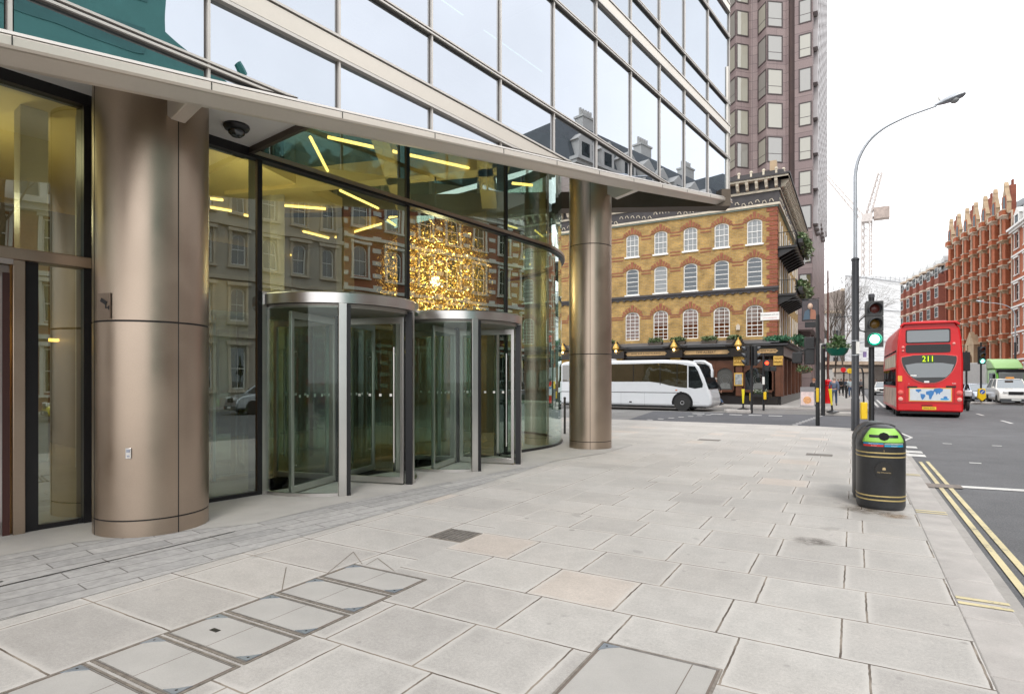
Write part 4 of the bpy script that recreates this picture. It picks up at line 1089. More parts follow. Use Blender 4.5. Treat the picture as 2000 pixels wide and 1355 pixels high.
# hanging basket on a bracket from a lamp post
def foliage(mb, c, rx, ry, rz, n, s, rnd, droop=0.0):
    for i in range(n):
        v = Vector((rnd.gauss(0,1), rnd.gauss(0,1), rnd.gauss(0,1))).normalized()*rnd.uniform(.35,1)
        p = Vector((c[0]+v.x*rx, c[1]+v.y*ry, c[2]+v.z*rz))
        a = Vector((rnd.uniform(-1,1), rnd.uniform(-1,1), rnd.uniform(-.6,1))).normalized(); b = a.cross(Vector((rnd.uniform(-1,1),rnd.uniform(-1,1),rnd.uniform(-1,1)))).normalized()
        l, w_ = s*rnd.uniform(.7,1.4), s*rnd.uniform(.25,.45)
        mb.quad(tuple(p), tuple(p+a*l*.5+b*w_), tuple(p+a*l), tuple(p+a*l*.5-b*w_))
rnd = random.Random(3)
HB = thing('hanging_basket', 'round green hanging basket of leafy plants left of the tall street lamp', 'hanging basket', W(1636, 27.5, 2.72))
mb = MB(); mb.lathe([(.05,.0),(.27,.02),(.40,.16),(.46,.33),(.475,.35),(.43,.36)], n=28); mb.build('basket', M('green_basket', (.0,.12,.075), .45, 0, .15, 8), HB, smooth=True)
mb = MB(); foliage(mb, (0,0,.45), .48,.48,.14, 260, .16, rnd); foliage(mb, (0,0,.65), .22,.22,.28, 130, .2, rnd); mb.build('plants', LEAF, HB, normals=False)
mb = MB(); foliage(mb, (0,0,.40), .56,.56,.10, 130, .13, rnd); mb.build('trailing_plants', LEAF2, HB, normals=False)
mb = MB(); 
for a in (0,120,240): mb.tube([(.45*math.cos(R(a)),.45*math.sin(R(a)),.35),(0,0,1.1)], .006, 4)
mb.tube([(0,0,1.1),(.3,.1,1.15),(1.4,.5,1.15)], .015, 6); mb.build('bracket', BLACKP, HB)
# bollards by the glass corner
for k,(px,d,lb) in enumerate(((1103,17.5,'thin black bollard between the curved glass and the far bronze column'),)):
    pole(W(px,d), 1.05, .035, lb, 'bollard', M('bollard_metal',(.10,.10,.10),.4,.6), 'bollard', True)
# red pillar box
PB = thing('pillar_box', 'bright red pillar box on the pavement beyond the crossing', 'post box', W(1616.5, 40.5))
mb = MB(); mb.lathe([(.26,0),(.26,.12),(.23,.14),(.23,1.42),(.27,1.45),(.27,1.52),(.2,1.6),(.02,1.66)], n=24); mb.build('body', REDP, PB, smooth=True)
mb = MB(); mb.box(-.12,.12,-.245,-.22,1.22,1.27); mb.build('slot', BLACKM, PB)
# ------------------------------------------------------------------ vehicles (own frames: front is +y, origin on the road)
RZ = -.12
def wheel(parent, x, y, r, w_=.25, out=1, name='wheel'):
    mb = MB(); mb.lathe([(r*.6,-w_/2),(r*.96,-w_/2),(r,-w_/2+.03),(r,w_/2-.03),(r*.96,w_/2),(r*.6,w_/2)], (x,y,r), 28, axis='x')
    tw = mb.build(name, RUBBER, parent, smooth=True)
    mb = MB(); q = out*(w_/2-.02); mb.lathe([(.01,q*.6),(r*.14,q*1.1),(r*.2,q*.7),(r*.5,q*.6),(r*.6,q*1.02),(r*.63,q*1.0),(r*.63,q*.2)], (x,y,r), 24, axis='x'); mb.build('rim', HUB, tw, smooth=True)
    return tw
def bus():
    c = W(1815, 27.05); B = thing('double_decker_bus', 'red double decker bus on route 211 seen from behind', 'bus', (c.x, c.y, RZ), R(1.0))
    hw, L = 1.26, 10.4
    prof = [(-hw,.27),(-hw,2.6),(-hw+.05,3.6),(-hw+.12,4.05),(-hw+.28,4.34),(-.6,4.44),(.6,4.44),(hw-.28,4.34),(hw-.12,4.05),(hw-.05,3.6),(hw,2.6),(hw,.27)]
    mb = MB(); n = len(prof); rings = []
    for y, k, dz in ((0,1.0,0),(.0,1,0),(.35,1,0),(L-.6,1,0),(L,.94,-.05)):
        rings.append([(x*k, y + (.10*max(0,(z-1.6)/2.8) if y < .3 else 0), z+dz) for x, z in prof])
    loft(mb, rings[1:]); body = mb.build('body', REDP, B, bevel=.07, seg=3)
    def rear(poly, off, mat, name, parent=B, th=.02, bev=0):
        # the tail leans forward with height
        mb = MB(); f = lambda z: .10*max(0,(z-1.6)/2.8)
        vs = [(x, f(z)-off, z) for x, z in poly] + [(x, f(z)-off+th, z) for x, z in poly]; m_ = len(poly)
        mb.add(vs, [tuple(range(m_)), tuple(range(m_,2*m_))[::-1]] + [(i,(i+1)%m_,m_+(i+1)%m_,m_+i) for i in range(m_)])
        return mb.build(name, mat, parent, bevel=bev)
    def rrect(x0,x1,z0,z1,r=.06):
        o = []
        for cx, cz, a0 in ((x1-r,z1-r,0),(x0+r,z1-r,90),(x0+r,z0+r,180),(x1-r,z0+r,270)):
            for a in range(0, 91, 30): o.append((cx+r*math.cos(R(a0+a)), cz+r*math.sin(R(a0+a))))
        return o
    RD = M('red_paint_shadow_line', (.25,.004,.006), .5)
    # roof spoiler lip
    mb = MB(); mb.prism([(-1.1,4.18),(-.95,4.30),(.95,4.30),(1.12,4.18),(1.14,4.26),(1.0,4.40),(-1.0,4.40),(-1.12,4.26)], -.04, .3, 'y'); mb.build('roof_lip', REDP, B, bevel=.02)
    BUSG = mirror_mat('bus_glass', (.075,.085,.09), (.85,.88,.9), .14, .03)
    rear(rrect(-.90,.80,3.42,4.06,.08), .012, M('window_rubber',(.03,.005,.006),.6), 'window_seal')
    rear(rrect(-.85,.75,3.47,4.01,.06), .018, BUSG, 'upper_window')
    rear(rrect(-.90,.80,2.98,3.36,.08), .012, M('vent_black',(.02,.02,.022),.6,0,.3,30), 'vent_panel')
    ev = [(-1.06,2.70),(-1.05,2.78),(-.6,2.86),(0,2.88),(.6,2.86),(1.0,2.80),(1.02,2.74)]
    ev += [(1.02*math.cos(R(a))**.9, 2.66+ (-1.08)*math.sin(R(a))**1.25) for a in range(8, 90, 8)]
    ev += [(-1.06*math.cos(R(a))**.9, 2.66+(-1.08)*math.sin(R(a))**1.25) for a in range(82, 0, -8)]
    big = [(x*1.035-.0, 2.2+(z-2.2)*1.045) for x, z in ev]
    rear(big, .010, M('bus_red_trim', (.75,.08,.07), .3), 'window_rim')
    rear(ev, .016, M('bus_black_glass', (.012,.012,.014), .08, 0, 0), 'engine_window')
    gl = [(x*.93, z) for x, z in ev if z <= 2.5]; zs = sorted(gl, key=lambda p: p[0])
    low = [(-.92,2.42),(-.5,2.5),(0,2.52),(.5,2.5),(.92,2.42),(.80,2.05),(.62,1.85),(-.62,1.83),(-.80,2.05)]
    rear(low, .021, BUSG, 'lower_window')
    rear(rrect(-.72,-.48,1.9,1.96,.02), .024, WHITEP, 'window_sticker')
    rear(rrect(-.28,.18,2.50,2.86,.02), .022, M('display_green',(.02,.06,.01),.4), 'route_display')
    text('211', .37, emis('route_digits', (.62,.82,.03), 1.1), B, (-.04,.004,2.68), (R(90),0,0), 'route_number', .006, sx=.85)
    rear(rrect(-.20,.0,1.60,1.68,.03), .024, STEEL, 'maker_badge')
    # lamps, stickers, ad panel
    for x, z, r_ in ((-1.0,3.25,.06),(-1.0,3.08,.045),(.92,3.37,.06)):
        mb = MB(); mb.lathe([(r_,.02-.0),(r_,-.01),(r_*.5,-.03),(.001,-.035)], (x,.06*(z-1.6)/2.8*1.6-.01,z), 18, axis='y'); mb.build('marker_lamp', M('lamp_pinkish', (.75,.25,.22), .2), B, smooth=True)
    for x in (-1.10,1.12):
        for z, r_, cc in ((1.14,.09,(.75,.12,.10)),(.84,.075,(.80,.35,.30))):
            mb = MB(); mb.lathe([(r_*1.25,.02),(r_*1.25,-.005),(r_,-.008),(r_,-.025),(r_*.5,-.035),(.001,-.04)], (x,-.0,z), 20, axis='y'); mb.build('tail_light', M('tail_lens_%d' % int(z*100), cc, .2), B, smooth=True)
    rear(rrect(-1.24+.03,-1.04,1.66,1.92,.03), .01, M('orange_sticker',(.78,.42,.05),.5), 'yellow_sticker')
    mb = MB(); mb.box(-.84,-.45,-.012,0,1.36,1.44); mb.box(.62,.99,-.012,0,1.38,1.46); mb.build('vent_slot', BLACKM, B)
    text('ENVIRO 400', .085, RD, B, (.02,-.010,1.415), (R(90),0,0), 'body_lettering', .003)
    text('9405', .075, WHITEP, B, (.92,-.010,1.56), (R(90),0,0), 'fleet_number', .003)
    text('211', .045, WHITEP, B, (-.78,-.010,1.55), (R(90),0,0), 'body_lettering', .003)
    rear(rrect(-.78,.84,.74,1.36,.01), .012, M('advert_frame',(.75,.42,.10),.4), 'advert_frame')
    adp = rear(rrect(-.74,.80,.78,1.32,.005), .018, M('advert_sheet',(.60,.64,.68),.4,0,.08,3), 'advert_panel')
    BLU = M('map_blue', (.05,.20,.48), .5)
    def blob(pts, cx, cz, s_):
        rear([(cx+x*s_, cz+z*s_) for x, z in pts], .0215, BLU, 'map_shape', adp, .002)
    blob([(-1,1),(.6,1.1),(.9,.5),(.3,.2),(.0,-.3),(-.5,.1),(-1,.4)], -.40, 1.17, .12)
    blob([(-.6,.9),(.6,.8),(.9,.2),(.3,-.9),(-.1,-1.2),(-.5,-.2)], -.26, .97, .13)
    blob([(-.9,.8),(.2,1.1),(.9,.9),(.8,.1),(.5,-.4),(.2,-1.3),(-.2,-1.2),(-.3,-.2),(-.9,.0)], .03, 1.06, .17)
    blob([(-1.2,.3),(-.9,1.1),(.3,1.3),(1.2,1.0),(1.0,.3),(.5,.0),(.4,-.6),(.0,-.1),(-.4,-.7),(-.6,.1)], .33, 1.15, .16)
    blob([(-.8,.2),(.0,.6),(.8,.2),(.5,-.5),(-.6,-.4)], .60, .93, .10)
    rear(rrect(.42,.72,.82,.89,.01), .0225, M('advert_blue_word',(.03,.28,.60),.5), 'advert_strip', adp, .002)
    rear(rrect(-.30,.12,.52,.60,.01), .010, RD, 'handle_recess')
    rear(rrect(-.27,.26,.36,.50,.02), .012, M('number_plate_yellow',(.78,.50,.02),.4), 'number_plate')
    text('SN12 AVX', .10, BLACKM, B, (-.005,-.016,.43), (R(90),0,0), 'plate_lettering', .002, sx=.95)
    mb = MB(); mb.box(-1.27,1.27,-.008,.0,.66,.675); mb.box(-.93,-.92,-.008,0,.68,1.5); mb.box(.93,.94,-.008,0,.68,1.5); mb.build('panel_gap', RD, B)
    # sides: windows both decks, cream side advert, wheels
    for sx in (-1, 1):
        for z0, z1, k in ((3.05,3.85,7),(1.45,2.25,6)):
            for i in range(k):
                y0 = .5+i*(L-1.2)/k; mb = MB(); xo = sx*(hw+.006-(.05*(z0-2.6) if z0 > 2.6 else 0)); xo2 = sx*(hw+.004-(.11 if z0 > 2.6 else 0))
                mb.quad((xo,y0,z0),(xo,y0+(L-1.2)/k-.1,z0),(xo2,y0+(L-1.2)/k-.1,z1),(xo2,y0,z1)); mb.build('side_window', DARKV, B)
        mb = MB(); mb.box(sx*(hw+.0), sx*(hw+.008), .6, 8.5, 2.35, 2.95); mb.build('side_advert', M('side_advert',(.55,.48,.38),.5,0,.35,1.2), B)
        mb = MB(); mb.box(sx*(hw+.0), sx*(hw+.007), .3, 9.2, .45, 1.35); mb.build('side_lower_advert', M('side_advert_low',(.50,.40,.33),.5,0,.45,1.5), B)
        for y in (1.5+.9, L-2.4): wheel(B, sx*1.08, y, .48, .3, sx)
    mb = MB(); mb.box(-1.1,1.1,.1,L-.2,.16,.3); mb.build('chassis', BLACKM, B)
    for sx in (-1, 1): wheel(B, sx*.98, .95, .46, .5, sx)
bus()

def coach():
    COACHW = M('coach_white_paint', (.62,.64,.67), .28, 0, .05, .8, coat=.5)
    x_f = -6.62; L = 9.25; yS = 32.85; wd = 2.45
    T = thing('coach', 'white coach waiting in the side street in front of the pub', 'coach', (x_f-L/2, yS+wd/2, RZ), 0)
    ox = -(x_f-L/2); oy = -wd/2
    # side profile (x from rear 0 to front L)
    sp = [(0.15,.28),(.02,.7),(0,1.4),(.12,2.5),(.35,2.80),(.8,2.86),(6.6,2.86),(7.9,2.80),(8.3,2.70),(8.55,2.48),(8.82,1.9),(9.05,1.25),(9.2,.80),(9.22,.45),(9.1,.25)]
    pts = [(x-L/2, z) for x, z in sp]
    mb = MB(); mb.prism(pts, -wd/2, wd/2, 'y'); mb.build('body', COACHW, T, bevel=.13, seg=4)
    yb = -wd/2-.004
    CG_ = mirror_mat('coach_glass', (.035,.026,.012), (.85,.85,.85), .20, .01)
    band = [(.35,1.62),(.35,2.62),(6.6,2.66),(7.4,2.62),(7.9,2.52),(7.9,1.28),(7.4,1.33),(6.9,1.42),(6.4,1.55),(5.8,1.63)]
    mb = MB(); mb.prism([(x-L/2,z) for x,z in band], yb, yb+.03, 'y'); mb.build('side_glass', CG_, T)
    mb = MB()
    for x in (1.9,3.35,4.85,6.4,7.35): mb.box(x-L/2-.02, x-L/2+.02, yb-.004, yb+.01, 1.45 if x > 6 else 1.63, 2.62)
    mb.build('window_bar', BLACKM, T)
    dw = [(7.97,1.32),(7.97,2.50),(8.32,2.46),(8.48,2.2),(8.74,1.5),(8.72,1.32),(8.3,1.25)]
    mb = MB(); mb.prism([(x-L/2,z) for x,z in dw], yb, yb+.03, 'y'); mb.build('driver_window', DARKV, T)
    ws = [(8.42,2.62),(8.60,2.42),(8.87,1.86),(9.08,1.25),(9.0,1.2),(8.8,1.75),(8.5,2.4),(8.34,2.58)]
    mb = MB(); mb.prism([(x-L/2+.02,z+.01) for x,z in ws], -wd/2+.05, wd/2-.05, 'y'); mb.build('windscreen', DARKV, T)
    mb = MB(); mb.box(-L/2+.1, 7.6-L/2, yb, yb+.02, 1.00, 1.035); mb.build('side_moulding', BLACKM, T)
    mb = MB()
    for x in (1.3,2.7,4.1,5.5,7.62): mb.box(x-L/2-.004, x-L/2+.004, yb+.002, yb+.02, .28, 1.0)
    mb.box(7.62-L/2, 8.55-L/2, yb+.002, yb+.02, .50, .508)
    mb.build('panel_gap', M('coach_gap', (.2,.21,.22), .6), T)
    mb = MB(); mb.box(4.6-L/2,4.75-L/2,yb,yb+.02,.42,.5); mb.box(7.48-L/2,7.62-L/2,yb-.004,yb+.02,1.0,1.08); mb.build('filler_cap', BLACKM, T)
    mb = MB(); mb.box(7.25-L/2,7.36-L/2,yb-.003,yb+.02,1.13,1.19); mb.build('side_lamp', M('amber_lamp',(.5,.12,.03),.3), T)
    for xw in (1.9, 7.66-.0-.0):
        x = xw-L/2 if xw < 5 else (-8.24-(x_f-L/2))
        mb = MB(); mb.prism([(x+.58*math.cos(R(a)), .46+.60*math.sin(R(a))) for a in range(-22,203,15)], yb+.001, yb+.03, 'y'); mb.build('wheel_arch', BLACKM, T)
        for sy in (-1,1):
            mb = MB(); r_ = .47; mb.lathe([(r_*.6,-.13),(r_*.97,-.13),(r_,-.1),(r_,.1),(r_*.97,.13),(r_*.6,.13)], (x, sy*(wd/2-.12), r_), 30, axis='y'); tw = mb.build('wheel', RUBBER, T, smooth=True)
            mb = MB(); q = sy*.12; mb.lathe([(.01,q*.75),(.1,q*1.15),(.13,q*.8),(.24,q*.5),(.28,q*1.02),(.31,q*.9)], (x, sy*(wd/2-.12), r_), 24, axis='y'); mb.build('rim', HUB, tw, smooth=True)
    for sy in (-1,):
        mb = MB(); mb.tube([(8.2-L/2,sy*1.0,2.76),(8.8-L/2,sy*1.15,2.72),(9.15-L/2,sy*1.25,2.5),(9.25-L/2,sy*1.28,2.15)], [.05,.08,.09,.05], 10); m_ = mb.build('mirror_arm', COACHW, T, smooth=True)
        mb = MB(); mb.box(9.18-L/2,9.30-L/2,sy*1.28-.1,sy*1.28+.1,1.85,2.3); mb.build('mirror', COACHW, m_, bevel=.04)
    mb = MB(); mb.box(-2.9,-1.5,-.8,.8,2.84,3.02); mb.build('roof_unit', COACHW, T, bevel=.08, seg=3)
    mb = MB(); mb.box(9.14-L/2,9.2-L/2,-1.05,-.6,.55,.75); mb.box(9.14-L/2,9.2-L/2,.6,1.05,.55,.75); mb.build('headlight', M('headlamp',(.6,.6,.6),.15), T, bevel=.02)
    mb = MB(); mb.box(-L/2+.3,L/2-.4,-1.0,1.0,.18,.32); mb.build('chassis', BLACKM, T)
coach()

def car(name, label, loc, rz, L=4.4, wd=1.78, H=1.5, paint=None, kind='hatch', cat='car', group=None, front=None, grille=True, roofs=None, lights=True):
    T = thing(name, label, cat, loc, rz, group)
    sh = H*.40; wst = H*.62
    if kind == 'taxi':
        low = [(-L/2+.05,.3),(-L/2,.55),(-L/2+.02,wst+.02),(L/2-1.35,wst+.04),(L/2-.5,wst-.06),(L/2-.1,wst-.22),(L/2,.55),(L/2-.03,.25)]
        gb, gt = (-L/2+.12, L/2-1.30), (-L/2+.55, L/2-1.95)
    elif kind == 'suv':
        low = [(-L/2+.05,.32),(-L/2,.6),(-L/2+.04,wst+.04),(L/2-1.25,wst+.03),(L/2-.35,wst-.10),(L/2-.04,wst-.3),(L/2,.5),(L/2-.05,.28)]
        gb, gt = (-L/2+.15, L/2-1.05), (-L/2+.6, L/2-1.85)
    else:
        low = [(-L/2+.05,.26),(-L/2,.5),(-L/2+.04,wst),(L/2-1.25,wst),(L/2-.3,wst-.16),(L/2-.02,wst-.34),(L/2,.42),(L/2-.06,.22)]
        gb, gt = (-L/2+.2, L/2-.95), (-L/2+.85, L/2-1.85)
    mb = MB(); mb.prism(low, -wd/2, wd/2, 'x'); body = mb.build('body', paint, T, bevel=.09, seg=3)
    wb, wt = wd/2-.06, wd/2-.24
    z0, z1 = wst-.03, H-.05
    mb = MB(); v = [(-wb,gb[0],z0),(wb,gb[0],z0),(wb,gb[1],z0),(-wb,gb[1],z0),(-wt,gt[0],z1),(wt,gt[0],z1),(wt,gt[1],z1),(-wt,gt[1],z1)]
    mb.add(v, [(0,1,5,4),(1,2,6,5),(2,3,7,6),(3,0,4,7)]); mb.build('windows', mirror_mat('car_glass',(.02,.025,.03),(.85,.9,.93),.28) if 'cg' not in globals() else cg, T)
    mb = MB(); mb.prism([(-wt-.02,gt[0]-.05),(wt+.02,gt[0]-.05),(wt+.02,gt[1]+.05),(-wt-.02,gt[1]+.05)], z1-.01, H, 'z', [(-wt+.1,gt[0]+.1),(wt-.1,gt[0]+.1),(wt-.1,gt[1]-.1),(-wt+.1,gt[1]-.1)]); mb.build('roof', paint, T, bevel=.03)
    mb = MB()
    for i, j in ((0,4),(1,5),(2,6),(3,7)): mb.tube([v[i], v[j]], .045, 6)
    for sx in (-1, 1):
        f = .52; b_ = (sx*(wb+.004), gb[0]+(gb[1]-gb[0])*f, z0); t_ = (sx*(wt+.004), gt[0]+(gt[1]-gt[0])*f, z1); mb.tube([b_, t_], .035, 6)
    mb.build('pillar', paint, T)
    for sx in (-1, 1):
        for y in (-L/2+.82, L/2-.85):
            mb = MB(); mb.prism([(y+.37*math.cos(R(a)), .33+.37*math.sin(R(a))) for a in range(-20,201,20)], sx*(wd/2-.05), sx*(wd/2+.003), 'x'); mb.build('wheel_arch', BLACKM, T)
            wheel(T, sx*(wd/2-.10), y, .32, .22, sx)
        mb = MB(); mb.box(sx*wd/2-.0, sx*(wd/2+.16), gb[1]-.25, gb[1]-.12, wst, wst+.14); mb.build('door_mirror', paint, T, bevel=.03)
        mb = MB(); mb.box(sx*(wd/2-.35)-.12, sx*(wd/2-.35)+.12, L/2-.16, L/2+.005, wst-.32, wst-.16); mb.build('headlight', M('headlamp2',(.7,.7,.7),.15), T, bevel=.03)
        mb = MB(); mb.box(sx*(wd/2-.25)-.1, sx*(wd/2-.25)+.1, -L/2-.006, -L/2+.1, wst-.3, wst-.1); mb.build('tail_light', M('car_tail',(.45,.01,.01),.2), T, bevel=.02)
    mb = MB(); mb.box(-wd*.22, wd*.22, L/2-.14, L/2+.008, wst-.42, wst-.20); mb.build('grille', BLACKM, T, bevel=.01)
    mb = MB(); mb.box(-wd/2+.03, wd/2-.03, L/2-.2, L/2+.03, .24, .44); mb.build('bumper', M('dark_bumper',(.06,.065,.07),.5), T, bevel=.04)
    mb = MB(); mb.box(-.26,.26, L/2+.032, L/2+.038, .30, .41); mb.build('number_plate', M('plate_white',(.6,.62,.6),.4), T)
    return T
cg = mirror_mat('car_glass',(.03,.035,.04),(.85,.9,.93),.30)
PW = M('white_car_paint', (.74,.73,.70), .25, 0, .04, 1, coat=.6); PS = M('silver_car_paint', (.42,.44,.46), .3, .6, .05, 1, coat=.6)
PB_ = M('black_car_paint', (.012,.013,.015), .2, 0, .05, 1, coat=.6); PY = M('yellow_car_paint', (.68,.58,.02), .3, 0, .04, 1, coat=.5); PG = M('grey_car_paint', (.13,.14,.16), .25, .3, .05, 1, coat=.6)
# white cab facing us
c = W(1983, 40.6) + Vector((0, 2.2, 0))
TX = car('taxi', 'white London style cab with an orange roof light facing the camera at the right edge', (c.x, c.y, RZ), R(181), 4.55, 1.85, 1.82, PW, 'taxi', 'taxi')
mb = MB(); mb.box(-.24,.24,.42,.56,1.80,1.93); mb.build('roof_light', M('orange_roof_light',(.75,.30,.04),.4), TX, bevel=.04)
c = W(1909, 47); car('parked_car', 'silver blue car waiting behind the yellow bollard, mostly hidden', (c.x, c.y, RZ), R(190), 4.2, 1.75, 1.45, M('pale_blue_paint',(.42,.47,.55),.25,.3,.05,coat=.6), 'hatch')
c = W(1724, 68); car('small_car', 'small pale car far down the road left of the red bus', (c.x, c.y, RZ), R(180), 3.9, 1.7, 1.5, PW, 'hatch')
# lorry: white box body with green cab and roof deflector
c = W(1948, 58.5)
T = thing('lorry', 'lorry with a lime green cab and white box body behind the taxi', 'lorry', (c.x, c.y, RZ), R(180+14))
GRN = M('lime_green_paint', (.16,.50,.04), .3, 0, .05, coat=.5); GRNP = M('pale_green_paint', (.38,.62,.26), .35, 0, .05)
mb = MB(); mb.box(-1.25,1.25,-5.5,.6,.95,3.5); mb.build('box_body', WHITEP, T, bevel=.03)
mb = MB(); mb.prism([(.7,.5),(2.5,.5),(2.62,1.2),(2.5,2.2),(2.25,2.75),(.7,2.75)], -1.15, 1.15, 'x'); cb = mb.build('cab', GRN, T, bevel=.08)
mb = MB(); mb.prism([(.6,2.78),(2.2,2.80),(1.9,3.25),(1.2,3.72),(.6,3.80)], -1.2, 1.2, 'x'); mb.build('roof_deflector', GRNP, T, bevel=.10)
mb = MB(); mb.box(-1.0,1.0,2.44,2.62,1.55,2.45); mb.build('windscreen', CURT, cb, bevel=.03)
mb = MB(); mb.box(-1.165,-1.15,1.1,2.2,1.6,2.4); mb.box(1.15,1.165,1.1,2.2,1.6,2.4); mb.build('side_window', DARKV, cb)
mb = MB(); mb.box(-1.12,1.12,2.2,2.60,2.42,2.74); mb.build('sun_visor', BLACKM, T, bevel=.04)
mb = MB(); mb.box(-1.1,1.1,2.5,2.72,.45,.95); mb.build('bumper', BLACKM, T, bevel=.05)
for sx in (-1,1):
    for y in (1.6,-3.6): wheel(T, sx*1.05, y, .48, .3, sx)
    mb = MB(); mb.box(sx*1.2,sx*1.42,2.3,2.45,1.7,2.3); mb.build('mirror', BLACKM, T, bevel=.03)
# motorcycle to the right of the bus
c = W(1886, 33.5)
T = thing('motorcycle', 'dark motorcycle with a rider hidden beside the right flank of the red bus', 'motorcycle', (c.x, c.y, RZ), 0)
for y in (-.65,.7): 
    mb = MB(); mb.lathe([(.20,-.06),(.30,-.06),(.32,0),(.30,.06),(.20,.06)], (0,y,.32), 22, axis='x'); mb.build('wheel', RUBBER, T, smooth=True)
mb = MB(); mb.prism([(-.95,.62),(-.5,.85),(.0,.8),(.35,1.0),(.55,.95),(.5,.55),(.1,.35),(-.4,.4)], -.16,.16,'x'); mb.build('body', BLACKP, T, bevel=.05)
mb = MB(); mb.tube([(-.35,.45,1.08),(0,.38,1.1),(.35,.45,1.08)], .018, 6); mb.tube([(0,.42,1.1),(0,.7,.32)], .03, 6); mb.build('handlebar', STEEL, T)
mb = MB(); mb.box(-.2,.2,-.95,-.55,.8,1.15); mb.build('top_box', M('silver_box',(.5,.5,.52),.3,.5), T, bevel=.05)
# ------------------------------------------------------------------ building helpers
def wall_holes(mb, L, H, holes, reveal=.14, z0=0.0, depth=None):
    """front face at y=0 (outside is +y), local x 0..L; rectangular or arched openings with reveals"""
    xs = sorted({0, L} | {round(h[0],4) for h in holes} | {round(h[1],4) for h in holes})
    zs = sorted({z0, H} | {round(h[2],4) for h in holes} | {round(h[3],4) for h in holes})
    for a, b in zip(xs, xs[1:]):
        for c, d_ in zip(zs, zs[1:]):
            mx, mz = (a+b)/2, (c+d_)/2
            if any(h[0] < mx < h[1] and h[2] < mz < h[3] for h in holes): continue
            mb.quad((a,0,c),(b,0,c),(b,0,d_),(a,0,d_))
    for h in holes:
        x0, x1, a, b = h[:4]; r = -reveal
        mb.quad((x0,0,a),(x0,r,a),(x0,r,b),(x0,0,b)); mb.quad((x1,0,a),(x1,r,a),(x1,r,b),(x1,0,b))
        mb.quad((x0,0,a),(x1,0,a),(x1,r,a),(x0,r,a)); mb.quad((x0,0,b),(x1,0,b),(x1,r,b),(x0,r,b))
        if len(h) > 4 and h[4] > 0:      # arched head: fill the corners
            w_ = x1-x0; cx = (x0+x1)/2; rise = h[4]; n = 8
            arc_ = [(cx - w_/2*math.cos(math.pi*i/n), b-rise+rise*math.sin(math.pi*i/n)) for i in range(n+1)]
            for i in range(n):
                p, q = arc_[i], arc_[i+1]
                mb.quad((p[0],-.002,p[1]),(q[0],-.002,q[1]),(q[0],-.002,b+.001),(p[0],-.002,b+.001))
                mb.quad((p[0],-.002,p[1]),(q[0],-.002,q[1]),(q[0],r,q[1]),(p[0],r,p[1]))
    if depth:
        mb.quad((0,0,z0),(0,-depth,z0),(0,-depth,H),(0,0,H)); mb.quad((L,0,z0),(L,-depth,z0),(L,-depth,H),(L,0,H))
        mb.quad((0,0,H),(L,0,H),(L,-depth,H),(0,-depth,H)); mb.quad((0,-depth,z0),(L,-depth,z0),(L,-depth,H),(0,-depth,H))

def sash(parent, m0, x0, x1, z0, z1, rise=0.0, cols=3, rows=3, glass=None, frame=WHITEP, y=-.10, fw=.055, mid=.5, name='window', bars=.02, cache={}):
    """sash window: frame, meeting rail, glazing bars as one part, glass as its sub-part"""
    w_, h_ = x1-x0, z1-z0
    key = (round(w_,3), round(h_,3), rise, cols, rows, glass.name, frame.name, mid)
    M0 = m0 @ Matrix.Translation(((x0+x1)/2, y, z0))
    if key in cache:
        f0, g0 = cache[key]; o = bpy.data.objects.new(name, f0); g_ = bpy.data.objects.new('pane', g0)
    else:
        mb = MB(); hw = w_/2
        mb.box(-hw,-hw+fw,-.03,.03,0,h_-rise*.4); mb.box(hw-fw,hw,-.03,.03,0,h_-rise*.4); mb.box(-hw+fw,hw-fw,-.03,.03,0,fw)
        if rise: 
            n = 8; o_ = [(-hw*math.cos(math.pi*i/n), h_-rise+rise*math.sin(math.pi*i/n)) for i in range(n+1)]; i_ = [(p[0]*(1-fw/hw*1.1), p[1]-fw) for p in o_]
            for i in range(n): mb.prism([o_[i],o_[i+1],i_[i+1],i_[i]], -.03, .031, 'y')
        else: mb.box(-hw+fw,hw-fw,-.03,.03,h_-fw,h_)
        mb.box(-hw+fw,hw-fw,-.02,.035,h_*mid-.025,h_*mid+.025)
        for i in range(1, cols): xx = -hw+w_*i/cols; mb.box(xx-bars/2,xx+bars/2,-.012,.02,fw,h_-fw-(rise*.1 if abs(xx) < hw*.5 else rise*.35))
        for a, b in ((0,mid),(mid,1)):
            r_ = max(1, round(rows*(b-a)/1.0)) if rows else 1
            for j in range(1, r_): zz = h_*(a+(b-a)*j/r_); mb.box(-hw+fw,hw-fw,-.011,.019,zz-bars/2,zz+bars/2)
        o = mb.build(name, frame); 
        mb = MB(); mb.quad((-hw+.01,-.005,.01),(hw-.01,-.005,.01),(hw-.01,-.005,h_-.02),(-hw+.01,-.005,h_-.02)); g_ = mb.build('pane', glass)
        cache[key] = (o.data, g_.data); COL.objects.unlink(o); COL.objects.unlink(g_)
    COL.objects.link(o); COL.objects.link(g_); g_.parent = o
    o.parent = parent; o.matrix_basis = M0
    return o

